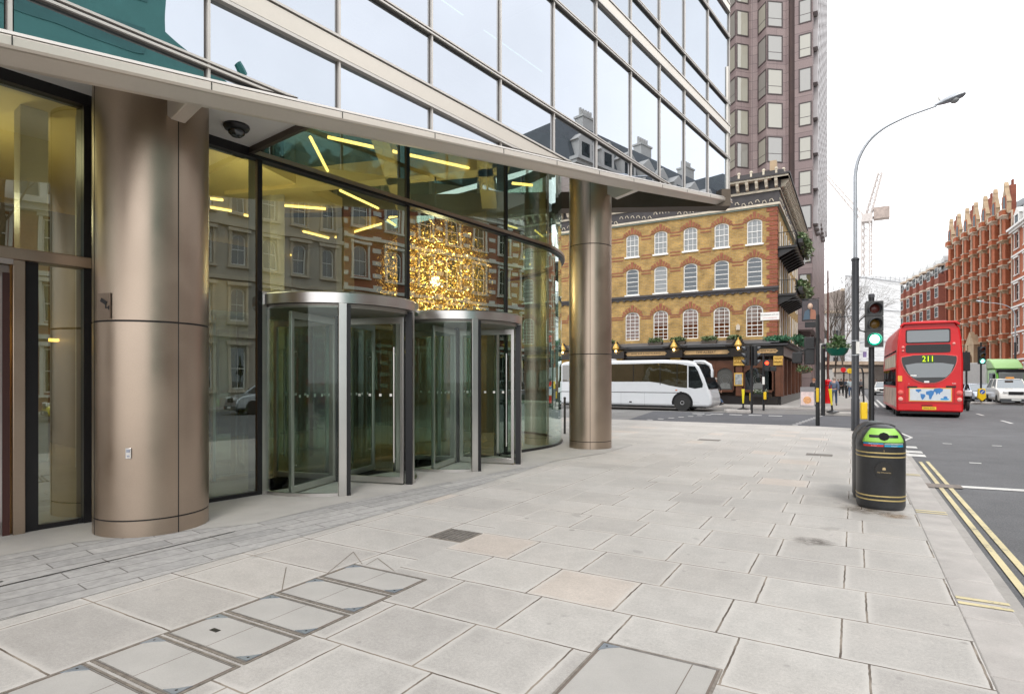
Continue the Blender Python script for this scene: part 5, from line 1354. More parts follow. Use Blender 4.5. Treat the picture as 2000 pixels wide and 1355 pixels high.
# ------------------------------------------------------------------ the pub on the corner
YBR = brickmat('yellow_stock_brick', (.44,.27,.08), (.31,.19,.062), (.33,.25,.14), .3, .10, .016, blotch=.42, bscale=1.6)
RBR = brickmat('red_corner_brick', (.30,.085,.045), (.22,.06,.035), (.24,.14,.10), .3, .10, .012, blotch=.25)
RBAND = M('red_brick_band', (.25,.095,.052), .85, 0, .3, 3, 30)
RVOUS = M('red_arch_brick', (.27,.10,.055), .85, 0, .3, 3, 30)
PUBBLK = M('pub_black_paint', (.016,.013,.013), .3, 0, .2, 2)
PUBBRN = M('pub_brown_timber', (.10,.038,.020), .35, 0, .3, 2.5)
PUBGOLD = M('pub_gold_paint', (.58,.36,.08), .4, .2, .25, 6)
ORN = M('cornice_cream_ornament', (.56,.50,.40), .7, 0, .2, 3)
CORN = M('cornice_dark', (.045,.040,.042), .6, 0, .3, 2)
LITW = mirror_mat('lit_pub_window', (.10,.035,.015), (.8,.8,.8), .12)
WARM = emis('warm_lamp_bulb', (1.0,.62,.25), 9)
PUB = thing('pub', 'three storey yellow brick corner pub with a dark timber ground floor and gold lettering', 'pub', (-4.33, 41.3, 0))
FR = Matrix.Rotation(R(180), 4, 'Z')                       # front: x runs left from the corner, +y towards the side street
SLn = 16.0
SD_ = Matrix.Translation((0, SLn, 0)) @ Matrix.Rotation(R(-90), 4, 'Z')   # flank along the main street: x from far to near
FW_ = 21.0
wx = [1.35 + 2.065*i for i in range(5)] + [14.0, 16.1, 18.2]
rowsW = [(10.5, 12.10, .22), (7.74, 9.62, .22), (4.45, 6.50, .34)]
HT = 12.8
holes = []
hw = .47
for x in wx:
    for k, (a, b, r_) in enumerate(rowsW):
        h = hw+.06 if k == 2 else hw
        holes.append((x-h, x+h, a, b, r_))
mb = MB(FR); wall_holes(mb, FW_, HT, holes, .16, 4.0); mb.quad((0,-.0,HT),(FW_,0,HT),(FW_,-12,HT),(0,-12,HT)); mb.quad((FW_,0,0),(FW_,-12,0),(FW_,-12,HT),(FW_,0,HT)); mb.build('front_wall', YBR, PUB)
sh_ = []
for i in range(5):
    xx = 1.2+i*3.0
    for a, b, r_ in rowsW: sh_.append((xx, xx+1.1, a-.5, b, .3))
mb = MB(SD_); wall_holes(mb, SLn, HT, sh_, .16, 4.0); mb.build('side_wall', YBR, PUB)
for i, x in enumerate(wx):
    for k, (a, b, r_) in enumerate(rowsW):
        h = hw+.06 if k == 2 else hw
        gls = (CURT, DARKG, LITW)[k]
        if k == 1 and i in (1, 2): gls = DARKG
        if k == 1 and i in (3,): gls = CURT
        sash(PUB, FR, x-h+.005, x+h-.005, a, b, r_, 3 if k != 1 else 1, (4, 6, 8)[k], gls, WHITEP, -.09, .06, .5 if k < 2 else .36, bars=.028)
        # gauged brick arch with a keystone, and a white sill
        n = 9; mb = MB(FR); w0 = h+.02; cz = b-r_
        for j in range(n):
            t0, t1 = math.pi*(j+.16)/n, math.pi*(j+.84)/n
            ro = .46 if j == n//2 else (.34 if j % 2 else .30)
            P4 = [(x-w0*math.cos(t0), cz+r_*math.sin(t0)+.02), (x-w0*math.cos(t1), cz+r_*math.sin(t1)+.02), (x-(w0+ro*.75)*math.cos(t1), cz+(r_+ro)*math.sin(t1)+.03), (x-(w0+ro*.75)*math.cos(t0), cz+(r_+ro)*math.sin(t0)+.03)]
            if abs(P4[0][0]-P4[1][0]) + abs(P4[0][1]-P4[1][1]) > .02: mb.prism(P4, -.01, .03 if j != n//2 else .05, 'y')
        mb.build('window_arch', RVOUS, PUB)
        if k < 2:
            mb = MB(FR); mb.box(x-h-.09, x+h+.09, -.05, .09, a-.11, a); mb.build('sill', WHITEP, PUB)
# string bands of red brick
for z in (11.72, 12.0, 10.55, 9.20, 9.42, 6.22, 6.02):
    if z in (11.72, 12.0): pass
def band(z, t_=.09, out=.018):
    pts = sorted(wx); lo = .42
    for a, b in zip([0]+[x+hw+.20 for x in pts], [x-hw-.20 for x in pts]+[FW_]):
        if b > a: mb = MB(FR); mb.box(a, b, -.01, out, z, z+t_); mb.build('brick_band', RBAND, PUB)
for z in (11.62, 11.84, 10.48, 10.26, 9.16, 9.36, 6.10, 5.95): band(z)
mb = MB(FR)
for i in range(29):
    z = 4.1+i*.31
    w_ = .62 if i % 2 else .45
    mb.box(-.02, w_, -.01, .035, z, z+.26)
mb.build('corner_quoin', RBR, PUB)
mb = MB(SD_)
for i in range(29): mb.box(SLn-(.62 if i % 2 else .45), SLn+.02, -.01, .035, 4.1+i*.31, 4.36+i*.31)
mb.build('corner_quoin', RBR, PUB)
# dark string course between first and second floors
mb = MB(FR); mb.box(-.12, FW_, -.02, .16, 7.50, 7.64); mb.box(-.08, FW_, -.02, .09, 7.36, 7.50); mb.build('string_course', CORN, PUB)
for i in range(40): mb = MB(FR); mb.box(.1+i*.5, .28+i*.5, .02, .12, 7.28, 7.36); mb.build('string_course_dentil', CORN, PUB)
# grand cornice: pale gutter line, black frieze with white scrolls, brackets, balustrade
def both(fn, name, mat, parent=PUB, dz=-.22):
    TZ = Matrix.Translation((0,0,dz)); mb = MB(TZ @ FR); fn(mb, FW_, 0); 
    mb.m = TZ @ SD_; fn(mb, SLn, 1); return mb.build(name, mat, parent)
ext = lambda s, L_, o: (-o, L_) if s == 0 else (0, L_+o)
both(lambda mb, L_, s: mb.box(*ext(s, L_, .06), -.02, .10, 12.98, 13.06), 'gutter_line', M('verdigris_trim',(.30,.38,.34),.6), PUB)
both(lambda mb, L_, s: (mb.box(*ext(s, L_, .16), -.02, .20, 13.06, 13.20)), 'lower_moulding', ORN)
both(lambda mb, L_, s: mb.box(*ext(s, L_, .12), -.3, .13, 13.20, 13.95), 'frieze', CORN)
both(lambda mb, L_, s: (mb.box(*ext(s, L_, .20), -.3, .22, 13.95, 14.1), mb.box(*ext(s, L_, .72), -.3, .74, 14.62, 14.74)), 'cornice_moulding', ORN)
both(lambda mb, L_, s: mb.box(*ext(s, L_, .80), -.3, .82, 14.74, 14.86), 'cornice_shelf', CORN)
both(lambda mb, L_, s: mb.box(*ext(s, L_, .22), -.3, .24, 14.1, 14.62), 'bracket_recess', CORN)
BR_ = Matrix.Translation((0,0,-.22))
for s in (0, 1):
    L_ = (FW_, SLn)[s]; n = int(L_/.58)
    for i in range(n+1):
        x = i*.58 if s == 0 else L_-i*.58; mb = MB(BR_ @ (FR, SD_)[s])
        mb.prism([(.24,14.12),(.46,14.18),(.66,14.45),(.70,14.62),(.24,14.62)], x-.09, x+.09, 'x')
        mb.ball((x,.44,14.22), .10, 8); mb.build('cornice_bracket', ORN, PUB)
def scrolls(mb, L_, s):
    rr = random.Random(4+s); n = int(L_/.42)
    for i in range(n):
        x = .3+i*.42 if s == 0 else L_-.3-i*.42; z = 13.5+rr.uniform(-.18,.18)
        mb.tube([(x-.12,.14,z-.12),(x-.02,.15,z+.06),(x+.1,.15,z+.02),(x+.12,.14,z-.1)], .028, 5)
both(scrolls, 'frieze_scroll', ORN)
def balus(mb, L_, s):
    n = int(L_/.75)
    for i in range(n+1):
        x = i*.75 if s == 0 else L_-i*.75
        mb.box(x-.06,x+.06,.3,.46,14.86,15.2); mb.ball((x,.38,15.28),.11,8)
    mb.box(*ext(s, L_, .5), .28, .5, 14.86, 14.95)
both(balus, 'balustrade', ORN)
both(lambda mb, L_, s: mb.box(*ext(s, L_, .4), .34, .42, 14.95, 15.18), 'balustrade_panel', CORN)
mb = MB(FR); mb.box(.05,.45,-.6,-.2,14.6,15.8); mb.build('chimney', SAND, PUB)
# shop front
wx0, wxe = -.55, FW_
mb = MB(FR); mb.box(-.1, FW_, -.4, .25, 0, .55); mb.build('plinth', PUBBLK, PUB)
mb = MB(SD_); mb.box(0, SLn+.1, -.4, .25, 0, .55); mb.build('plinth', PUBBLK, PUB)
mb = MB(FR); mb.box(0, FW_, -.5, -.3, .5, 4.0); mb.m = SD_; mb.box(0, SLn, -.5, -.3, .5, 4.0); mb.build('ground_floor_wall', M('pub_interior',(.05,.025,.015),.6), PUB)
def fascia(mb, L_, s):
    mb.box(*ext(s, L_, .35), -.3, .42, 2.98, 3.62)
both(fascia, 'sign_fascia', PUBBLK, dz=.15)
def canopy(mb, L_, s):
    mb.box(*ext(s, L_, .7), -.3, .72, 3.66, 3.78); mb.box(*ext(s, L_, .8), -.3, .80, 3.78, 3.84)
both(canopy, 'canopy', M('canopy_lead', (.10,.10,.105), .5, 0, .2, 2), dz=.15)
both(lambda mb, L_, s: mb.prism([(-.2,3.84),(.80,3.84),(-.2,4.15)], *ext(s, L_, .2), 'x'), 'canopy_roof', M('canopy_lead', (.1,.1,.1)), dz=.15)
# front pilasters, windows, capitals
pil = [-.25, 2.05, 6.2, 10.35, 14.5, 18.6]
for i, x in enumerate(pil):
    w_ = .42 if i else .30
    mb = MB(FR); mb.box(x, x+w_, -.2, .32, .55, 2.55); mb.build('pilaster', PUBBRN, PUB, bevel=.02)
    mb = MB(Matrix.Translation((0,0,.15)) @ FR); mb.box(x-.12, x+w_+.12, -.2, .42, 2.40, 2.98)
    for q in range(4): mb.ball((x-.02+q*(w_+.04)/3,.44,2.66),.07,8); mb.ball((x-.02+q*(w_+.04)/3,.44,2.86),.05,8)
    mb.build('capital', PUBGOLD, PUB)
ETCH = mirror_mat('etched_pub_glass', (.085,.085,.08), (.8,.85,.85), .14)
lamps_x = [2.2, 6.35, 10.5, 14.7]
for a, b in ((.2,2.0),(2.6,6.1),(6.75,10.25),(10.9,14.4),(15.0,18.5)):
    n = max(1, round((b-a)/1.3)); ww = (b-a)/n
    for j in range(n):
        x0, x1 = a+j*ww+.08, a+(j+1)*ww-.08
        mb = MB(FR); mb.box(x0-.09,x0,-.1,.14,.9,2.9); mb.box(x1,x1+.09,-.1,.14,.9,2.9); mb.box(x0,x1,-.1,.12,.8,.95); mb.box(x0,x1,-.1,.12,2.42,2.9)
        cx = (x0+x1)/2; hh = (x1-x0)/2
        for q in range(10):
            t0, t1 = math.pi*q/10, math.pi*(q+1)/10
            mb.prism([(cx-hh*math.cos(t0),2.0+.4*math.sin(t0)),(cx-hh*math.cos(t1),2.0+.4*math.sin(t1)),(cx-hh*math.cos(t1),2.43),(cx-hh*math.cos(t0),2.43)], .02, .10, 'y')
        f_ = mb.build('pub_window', PUBBRN, PUB)
        mb = MB(FR); mb.quad((x0,.0,.95),(x1,.0,.95),(x1,.0,2.42),(x0,.0,2.42)); mb.build('pane', ETCH if b > 2.1 else DARKG, f_)
        mb = MB(FR)
        for r_ in (.22,.34): mb.tube([(cx+r_*math.cos(R(a)), .006, 1.62+r_*math.sin(R(a))) for a in range(0, 361, 15)], .012, 4)
        mb.prism([(cx-.35,1.02),(cx+.35,1.02),(cx+.30,1.35),(cx+.1,1.42),(cx-.1,1.42),(cx-.30,1.35)], .002,.004,'y')
        mb.build('etched_pattern', M('frosted_pattern', (.15,.155,.15), .6, 0, .5, 20), f_)
mb = MB(FR); mb.box(-.4,0.1,-.2,.28,.55,3.0); mb.build('corner_pier', PUBBRN, PUB, bevel=.02)
# brackets under the canopy with lanterns
for i, x in enumerate((2.2, 6.35, 10.5, 14.7)):
    mb = MB(Matrix.Translation((0,0,.15)) @ FR); mb.prism([(x-.85,3.62),(x-.45,3.66),(x,4.12),(x+.45,3.66),(x+.85,3.62),(x+.8,3.74),(x+.4,3.80),(x,4.22),(x-.4,3.80),(x-.8,3.74)], .70, .86, 'y'); mb.box(x-.5,x+.5,.3,.7,3.0,3.5); mb.build('lamp_gable', PUBBLK, PUB)
    mb = MB(FR); mb.lathe([(.18,3.62),(.24,3.72),(.14,3.95),(.05,4.08),(.06,4.14),(.01,4.22)], (x,.98,.15), 16); ln_ = mb.build('lantern', PUBGOLD, PUB, smooth=True)
    mb = MB(FR); mb.lathe([(.10,3.30),(.17,3.62),(.165,3.62)], (x,.98,.15), 12); mb.build('lantern_glass', glass_mat('lantern_glass',(.9,.85,.7),(.9,.9,.9),.08,.5), ln_)
    mb = MB(FR); mb.ball((x,.98,3.67), .075, 10); mb.build('bulb', WARM, ln_)
# signs
SGN = M('sign_board_gold', (.55,.36,.17), .45, .1, .2, 6); SGL = M('sign_letter_dark', (.03,.012,.008), .5)
for x0, x1, txt in ((.0,1.45,'WINDSOR PLACE'),(2.95,5.75,'THE ALBERT'),(7.1,9.85,'WINE BAR & RESTAURANT'),(11.3,14.0,'THE ALBERT'),(15.4,18,'ALES & SPIRITS')):
    mb = MB(Matrix.Translation((0,0,.15)) @ FR); mb.box(x0,x1,.42,.45,3.18,3.44); mb.prism([(x0-.12,3.31),(x0,3.22),(x0,3.40)],.42,.445,'y'); mb.prism([(x1+.12,3.31),(x1,3.22),(x1,3.40)],.42,.445,'y'); sb = mb.build('sign_board', SGN, PUB)
    cx = -(x0+x1)/2
    text(txt, .24 if len(txt) < 12 else .18, SGL, PUB, (cx,-.455,3.46), (R(90),0,0), 'sign_lettering', .004, sx=1.0)
# hanging picture sign on a post beyond the corner: plain stand-in portrait
HS = thing('hanging_pub_sign', 'black framed hanging picture sign sticking out from the flank of the pub', 'sign', W(1582.5, 36.5, 0))
mb = MB(); mb.box(-.47,.47,-.04,.04,5.25,6.55); mb.box(-.3,.3,-.03,.03,4.85,5.2); mb.build('board', BLACKP, HS, bevel=.02)
mb = MB(); mb.box(-.42,.42,-.046,-.04,5.32,6.48); pc = mb.build('picture', M('picture_ground',(.06,.05,.055),.4,0,.3,3), HS)
mb = MB(); mb.ball((.0,-.05,6.15),.15,12,1.3); mb.build('painted_head', M('picture_skin',(.50,.36,.27),.5), pc)
mb = MB(); mb.prism([(-.38,5.34),(-.30,5.85),(-.05,6.0),(-.02,5.36)],-.055,-.046,'y'); mb.build('painted_coat', M('picture_blue',(.06,.10,.14),.5), pc)
mb = MB(); mb.prism([(.0,5.36),(.02,6.0),(.28,5.9),(.38,5.34)],-.055,-.046,'y'); mb.build('painted_sash', M('picture_brown',(.30,.13,.08),.5), pc)
mb = MB(); mb.tube([(-1.6,.3,6.62),(.5,0,6.62)],.03,6); mb.build('bracket', BLACKP, HS)
# balconies on the flank with plants
PLr = random.Random(9)
for k, (z, fl) in enumerate(((10.05,1),(7.0,1))):
    y0, y1 = .1, 7.0
    mb = MB(); mb.box(.02,1.15,y0,y1,z,z+.14)
    for i in range(8): mb.prism([(.02,z),(1.1,z),(.02,z-.55)], y0+.2+i*.95, y0+.3+i*.95, 'y')
    bl = mb.build('balcony', PUBBLK, PUB)
    mb = MB(); mb.tube([(1.1,y0,z+1.0),(1.1,y1,z+1.0)],.025,6); mb.tube([(.05,y0,z+1.0),(1.1,y0,z+1.0)],.025,6)
    for i in range(40): mb.tube([(1.1,y0+i*(y1-y0)/39,z+.14),(1.1,y0+i*(y1-y0)/39,z+1.0)],.012,4)
    for i in range(7): mb.tube([(.1+i*.16,y0,z+.14),(.1+i*.16,y0,z+1.0)],.012,4)
    mb.build('railing', BLACKP, bl)
    T = thing('balcony_planting', ('trailing green plants along the upper pub balcony', 'trailing green plants along the lower pub balcony')[k], 'plant', (-4.33+1.25, 41.3, z+.3), 0, 'plants on the pub')
    mb = MB(); foliage(mb, (.1,3.6,.45), .32, 3.4, .42, 1500, .22, PLr); mb.build('leaves', LEAF, T, normals=False)
    mb = MB(); foliage(mb, (.2,3.6,.35), .38, 3.4, .5, 500, .2, PLr); mb.build('pale_leaves', LEAF2, T, normals=False)
    mb = MB(); mb.box(-.05,.2,.3,6.8,.0,.25); mb.build('trough', BLACKP, T)
# side windows
for h in sh_:
    sash(PUB, SD_, h[0]+.01, h[1]-.01, h[2], h[3], .3, 2, 4, DARKG, WHITEP, -.09, .07, .5)
mb = MB(SD_); 
for h in sh_: mb.box(h[0]-.12,h[0],-.01,.05,h[2],h[3]); mb.box(h[1],h[1]+.12,-.01,.05,h[2],h[3])
mb.build('window_surround', WHITEP, PUB)
for i in range(5):
    mb = MB(SD_); mb.box(.6+i*3.0,1.0+i*3.0,-.2,.32,.55,2.98); mb.build('side_pilaster', PUBBRN, PUB)
# flank ivy on the canopy edge
T = thing('canopy_planting', 'green hedge-like planting on the corner of the pub canopy', 'plant', (-4.7, 40.95, 4.05), 0, 'plants on the pub')
mb = MB(); foliage(mb, (.45,.1,.16), .9,.4,.2, 900, .14, PLr); foliage(mb, (1.5,3,.2), .35,3.2,.3, 700, .18, PLr); mb.build('leaves', M('ivy_green', (.045,.15,.075), .6, 0, .5, 6), T, normals=False)
# window boxes on the canopy
for i, (x, lb) in enumerate(((7.0,'third'),(8.6,'fourth'),(3.35,'second'),(4.95,'first'),(12.1,'fifth'),(16.5,'sixth'))):
    c = PUB.location + FR.to_3x3() @ Vector((x-.85 if i < 4 else x-.9, .55, 4.01))
    T = thing('window_box', ('leafy window box on the pub canopy, left of the middle lantern and nearest to it','leafy window box on the pub canopy between the left and middle lanterns, further left','leafy window box on the pub canopy, immediately left of the right-hand lantern','leafy window box on the pub canopy just right of the middle lantern','leafy window box on the pub canopy beside the far bronze column','leafy window box on the pub canopy seen left of the far bronze column')[i], 'window box', c, 0, 'window boxes on the pub canopy')
    mb = MB(); mb.prism([(-.52,.25),(.52,.25),(.42,.0),(-.42,.0)], -.16,.16,'y'); mb.build('trough', M('trough_brown',(.06,.045,.035),.6), T)
    mb = MB(); foliage(mb, (0,0,.34), .56,.24,.2, 300, .13, PLr); mb.build('plants', LEAF, T, normals=False)
    mb = MB(); foliage(mb, (0,-.1,.36), .6,.22,.2, 130, .1, PLr); mb.build('pale_plants', LEAF2, T, normals=False)
for i, (x, lb) in enumerate(((.95,'low trough of pale flowers under the right-hand pub window by the corner'),(4.0,'low trough of pale flowers under the pub window beside the menu board'),(5.35,'low trough of pale flowers under the pub window nearest the coach front'))):
    c = PUB.location + FR.to_3x3() @ Vector((x, .45, .52))
    T = thing('flower_trough', lb, 'flower trough', c, 0, 'flower troughs under the pub windows')
    mb = MB(); mb.box(-.5,.5,-.14,.14,.0,.2); mb.build('trough', BLACKP, T)
    mb = MB(); foliage(mb, (0,-.02,.3), .56,.2,.15, 220, .11, PLr); mb.build('plants', LEAF, T, normals=False)
    mb = MB(); foliage(mb, (0,-.05,.36), .55,.2,.13, 170, .07, PLr); mb.build('flowers', M('white_petals',(.55,.56,.50),.6), T, normals=False)
def pubp(x, y, z): return PUB.location + FR.to_3x3() @ Vector((x, y, z))
T = thing('street_name_sign', 'white street name plate high on the pub wall beside the corner', 'sign', pubp(.42, .04, 5.72))
mb = MB(); mb.box(-.56,.56,-.02,.0,-.25,.25); mb.build('plate', WHITEP, T)
text('BUCKINGHAM GATE SW1', .125, M('sign_black',(.03,.03,.03),.5), T, (0,-.022,.08), (R(90),0,0), 'street_lettering', .002, sx=.75); text('CITY OF WESTMINSTER', .08, M('sign_red',(.5,.03,.03),.5), T, (0,-.022,-.12), (R(90),0,0), 'city_lettering', .002)
T = thing('alarm_box', 'small pale alarm box on the yellow brick between the first floor windows', 'alarm box', pubp(2.35, .04, 5.1))
mb = MB(); mb.box(-.12,.12,-.12,0,-.2,.1); mb.prism([(-.12,.1),(.12,.1),(0,.2)],-.12,0,'y'); mb.build('case', CREAM, T, bevel=.01)
T = thing('menu_board', 'gold framed menu board on the brown pier of the pub', 'menu board', pubp(2.27, .36, 1.65))
mb = MB(); mb.box(-.28,.28,-.04,0,-.42,.42); mb.build('frame', PUBGOLD, T); mb = MB(); mb.box(-.21,.21,-.05,-.04,-.34,.34); mb.build('sheet', M('menu_sheet',(.28,.30,.30),.5,0,.6,6), T)
T = thing('sandwich_board', 'sandwich board with a food picture standing by the pub corner', 'sandwich board', W(1577, 34.9))
for s_ in (-1, 1):
    m0 = Matrix.Translation((0, s_*.14, 0)) @ Matrix.Rotation(s_*R(9), 4, 'X'); mb = MB(m0); mb.box(-.38,.38,-.015,.015,.05,1.2); bd_ = mb.build('board', M('board_grey',(.30,.29,.30),.5), T)
    mb = MB(m0); y_ = -.02 if s_ < 0 else .02; mb.box(-.34,.34,min(y_,0),max(y_,0),.12,.95); mb.build('poster', M('poster_pink',(.60,.48,.46),.5,0,.25,5), bd_)
mb = MB(Matrix.Translation((0,-.14,0)) @ Matrix.Rotation(-R(9),4,'X')); mb.lathe([(.22,-.021),(.20,-.03),(.01,-.032)], (.0,0,.42), 18, axis='y'); mb.build('food_picture', M('food_orange',(.55,.28,.12),.5,0,.4,9), T)
for px, d_, z, lb in ((1571.5, 35.2, 2.0, 'small hanging basket under the corner of the pub canopy'),(1497, 39.0, 1.95, 'small hanging basket in front of the brown pub pier')):
    T = thing('hanging_basket', lb, 'hanging basket', W(px, d_, z)); mb = MB(); mb.lathe([(.05,0),(.22,.03),(.28,.18)], n=18); mb.build('basket', BARK, T)
    mb = MB(); foliage(mb, (0,0,.22), .46,.46,.22, 260, .13, PLr); mb.build('plants', LEAF, T, normals=False); mb = MB(); foliage(mb, (0,0,.2), .48,.48,.2, 90, .11, PLr); mb.build('flowers', M('russet_petals',(.30,.14,.10),.6), T, normals=False)
    mb = MB(); mb.tube([(0,0,.1),(0,0,1.0)],.008,4); mb.build('chain', BLACKP, T)

# ------------------------------------------------------------------ the brown granite tower behind the pub
TG = brickmat('brown_granite_cladding', (.205,.155,.155), (.245,.19,.185), (.09,.07,.07), 1.8, .9, .02, blotch=.12, bscale=.2, offset=0, rough=.55, bump=.1)
TW = thing('office_tower', 'tall purple brown granite tower with angular bay windows behind the pub', 'tower', (-3.6, 65.0, 0))
TGL = mirror_mat('tower_window_glass', (.26,.25,.225), (.85,.87,.9), .15, .006)
TGL2 = mirror_mat('tower_blind_glass', (.34,.325,.27), (.85,.87,.9), .13, .006)
TGD = mirror_mat('tower_dark_glass', (.13,.115,.06), (.85,.87,.9), .22, .006)
TFR = M('tower_window_frame', (.05,.035,.035), .5)
FH = 3.39; ZB0 = 9.75; TOPT = 62
# plan outline at the front, x leftwards from the corner: flat bay, groove, then triangular bays
def tx(px): k = (px-1000)/1152; return 65.0*(.8645*k-.5027)/(.5027*k+.8645) + 3.6
plan = [(0,0),(tx(1552),0),(tx(1552)-.05,.9),(tx(1541),.9),(tx(1541)-.05,0)]
bays = []
xa = tx(1534)
for pc_ in ((1534,1500,1479),(1466,1441,1420),(1408,1384,1362),(1350,1326,1305)):
    a, c_, b = [tx(p) for p in pc_]
    plan += [(a,.15),(c_,-1.1),(b,.25)]; bays.append((a,c_,b))
plan += [(-30,.3),(-30,26),(0,26)]
mb = MB(); mb.prism(plan, 6.6, TOPT); mb.build('granite_shell', TG, TW)
mb = MB(); mb.box(tx(1552)-.0,tx(1541),.5,.86,6.6,TOPT); mb.build('service_groove', M('groove_brown',(.07,.035,.03),.5,0,.2,1), TW)
rt = random.Random(21)
def twin(p, q, z0, z1, gl):
    p, q = Vector(p), Vector(q); d_ = (q-p); L_ = d_.length; a = math.atan2(d_.y, d_.x); m0 = Matrix.Translation((p.x,p.y,0)) @ Matrix.Rotation(a,4,'Z')
    mb = MB(m0); s = -1; y = -.04
    mb.box(0,L_,-.05,.03,z0,z0+.11); mb.box(0,L_,-.05,.03,z1-.11,z1); mb.box(0,.11,-.05,.03,z0+.11,z1-.11); mb.box(L_-.11,L_,-.05,.03,z0+.11,z1-.11)
    if rt.random() < .5: mb.box(.11,L_-.11,-.03,.02,z0+.85,z0+.9)
    f_ = mb.build('tower_window', TFR, TW); mb = MB(m0); mb.quad((.1,-.02,z0+.1),(L_-.1,-.02,z0+.1),(L_-.1,-.02,z1-.1),(.1,-.02,z1-.1)); mb.build('pane', gl, f_)
for k in range(0, 15):
    z0 = ZB0+FH*k; gl = lambda: TGD if k < 1 else (TGL2 if rt.random() < .55 else TGL)
    twin((tx(1560),-.0), (tx(1588)-.12,-.0), z0, z0+2.35, TGD if k in (0,1) else gl())
    for a, c_, b in bays:
        # two faces of each bay
        va, vc, vb = Vector((a,.15)), Vector((c_,-1.1)), Vector((b,.25))
        if k > 0:
            twin(vb+(vc-vb)*.06, vb+(vc-vb)*.97, z0+.1, z0+2.7, gl()); twin(vc+(va-vc)*.03, vc+(va-vc)*.84, z0+.1, z0+2.7, gl())
# fins on the flank
mb = MB()
for k in range(4, 32):
    for j in range(11):
        y = .6+j*2.2 + (1.1 if k % 2 else 0); z = 6.6+k*1.75
        if z > 16+.2*j*2 and z < 60: mb.box(.0,.42,y,y+.9,z,z+1.75)
mb.build('projecting_fin', M('pale_fin',(.34,.32,.325),.4,.1,.06), TW)
mb = MB()
for k in range(4, 32):
    for j in range(11):
        y = .6+j*2.2 + (1.1 if k % 2 else 0); z = 6.6+k*1.75
        if z > 16+.2*j*2 and z < 60: mb.box(.0,.34,y+.9,y+1.9,z+.1,z+1.6)
mb.build('flank_window', TGL, TW)
mb = MB(); mb.prism([(-30,2.2),(-1.2,2.2),(-1.2,24),(-30,24)], 0, 6.6); mb.build('recessed_base', M('tower_base',(.10,.065,.055),.5,0,.2,1), TW)
for b_ in ((-1.4,-.4,3.5,4.5),(-1.4,-.4,9,10),(-1.4,-.4,15,16),(-3.0,-2.2,.6,1.4),(-7.5,-6.7,.6,1.4)):
    mb = MB(); mb.box(*b_,0,6.6); mb.build('base_pier', TG, TW)
# ------------------------------------------------------------------ red brick mansions on the right
ORB = brickmat('orange_red_brick', (.45,.135,.062), (.37,.108,.05), (.32,.14,.08), .5, .15, .012, blotch=.2, bscale=.25)
DRB = brickmat('dark_red_brick', (.27,.08,.05), (.22,.065,.045), (.25,.12,.09), .5, .15, .012, blotch=.2, bscale=.25)
STB = M('pale_stone_band', (.55,.45,.35), .8, 0, .2, 1.2)
def e3pt(px): d_ = 51170/(px-1385.0); return W(px, d_)
A3 = math.atan2(.979, -.203)     # facade direction
def frame_thing(name, label, cat, px, rz=A3): 
    p = e3pt(px); return thing(name, label, cat, (p.x, p.y, 0), rz)
MH = frame_thing('mansion_block', 'tall orange red brick mansion block with stone balconies and gabled dormers', 'building', 1978)
ML = 24.6; NB = 7; BP = ML/NB
floors = [0, 4.2, 7.7, 11.3, 15.0, 18.7, 22.4, 26.1]
hol = []
for b in range(NB):
    for k in range(1, 7):
        z = floors[k]
        hol.append((b*BP+.55, b*BP+1.35, z+.75, z+3.0)); hol.append((b*BP+2.15, b*BP+2.95, z+.75, z+3.0))
    if b != 3: hol.append((b*BP+.5, b*BP+2.9, .8, 3.6))
mb = MB(); wall_holes(mb, ML, 26.6, hol, .45, 0, 14); mb.build('brick_wall', ORB, MH)
WM = None
for h in hol:
    sash(MH, Matrix.Identity(4), h[0], h[1], h[2], h[3], 0, 1, 2, DARKG, WHITEP if h[0]*7 % 3 > 1 else PUBBRN, -.35, .07, .5)
PIER = M('brick_pier_orange',(.44,.14,.06),.85,0,.2,1)
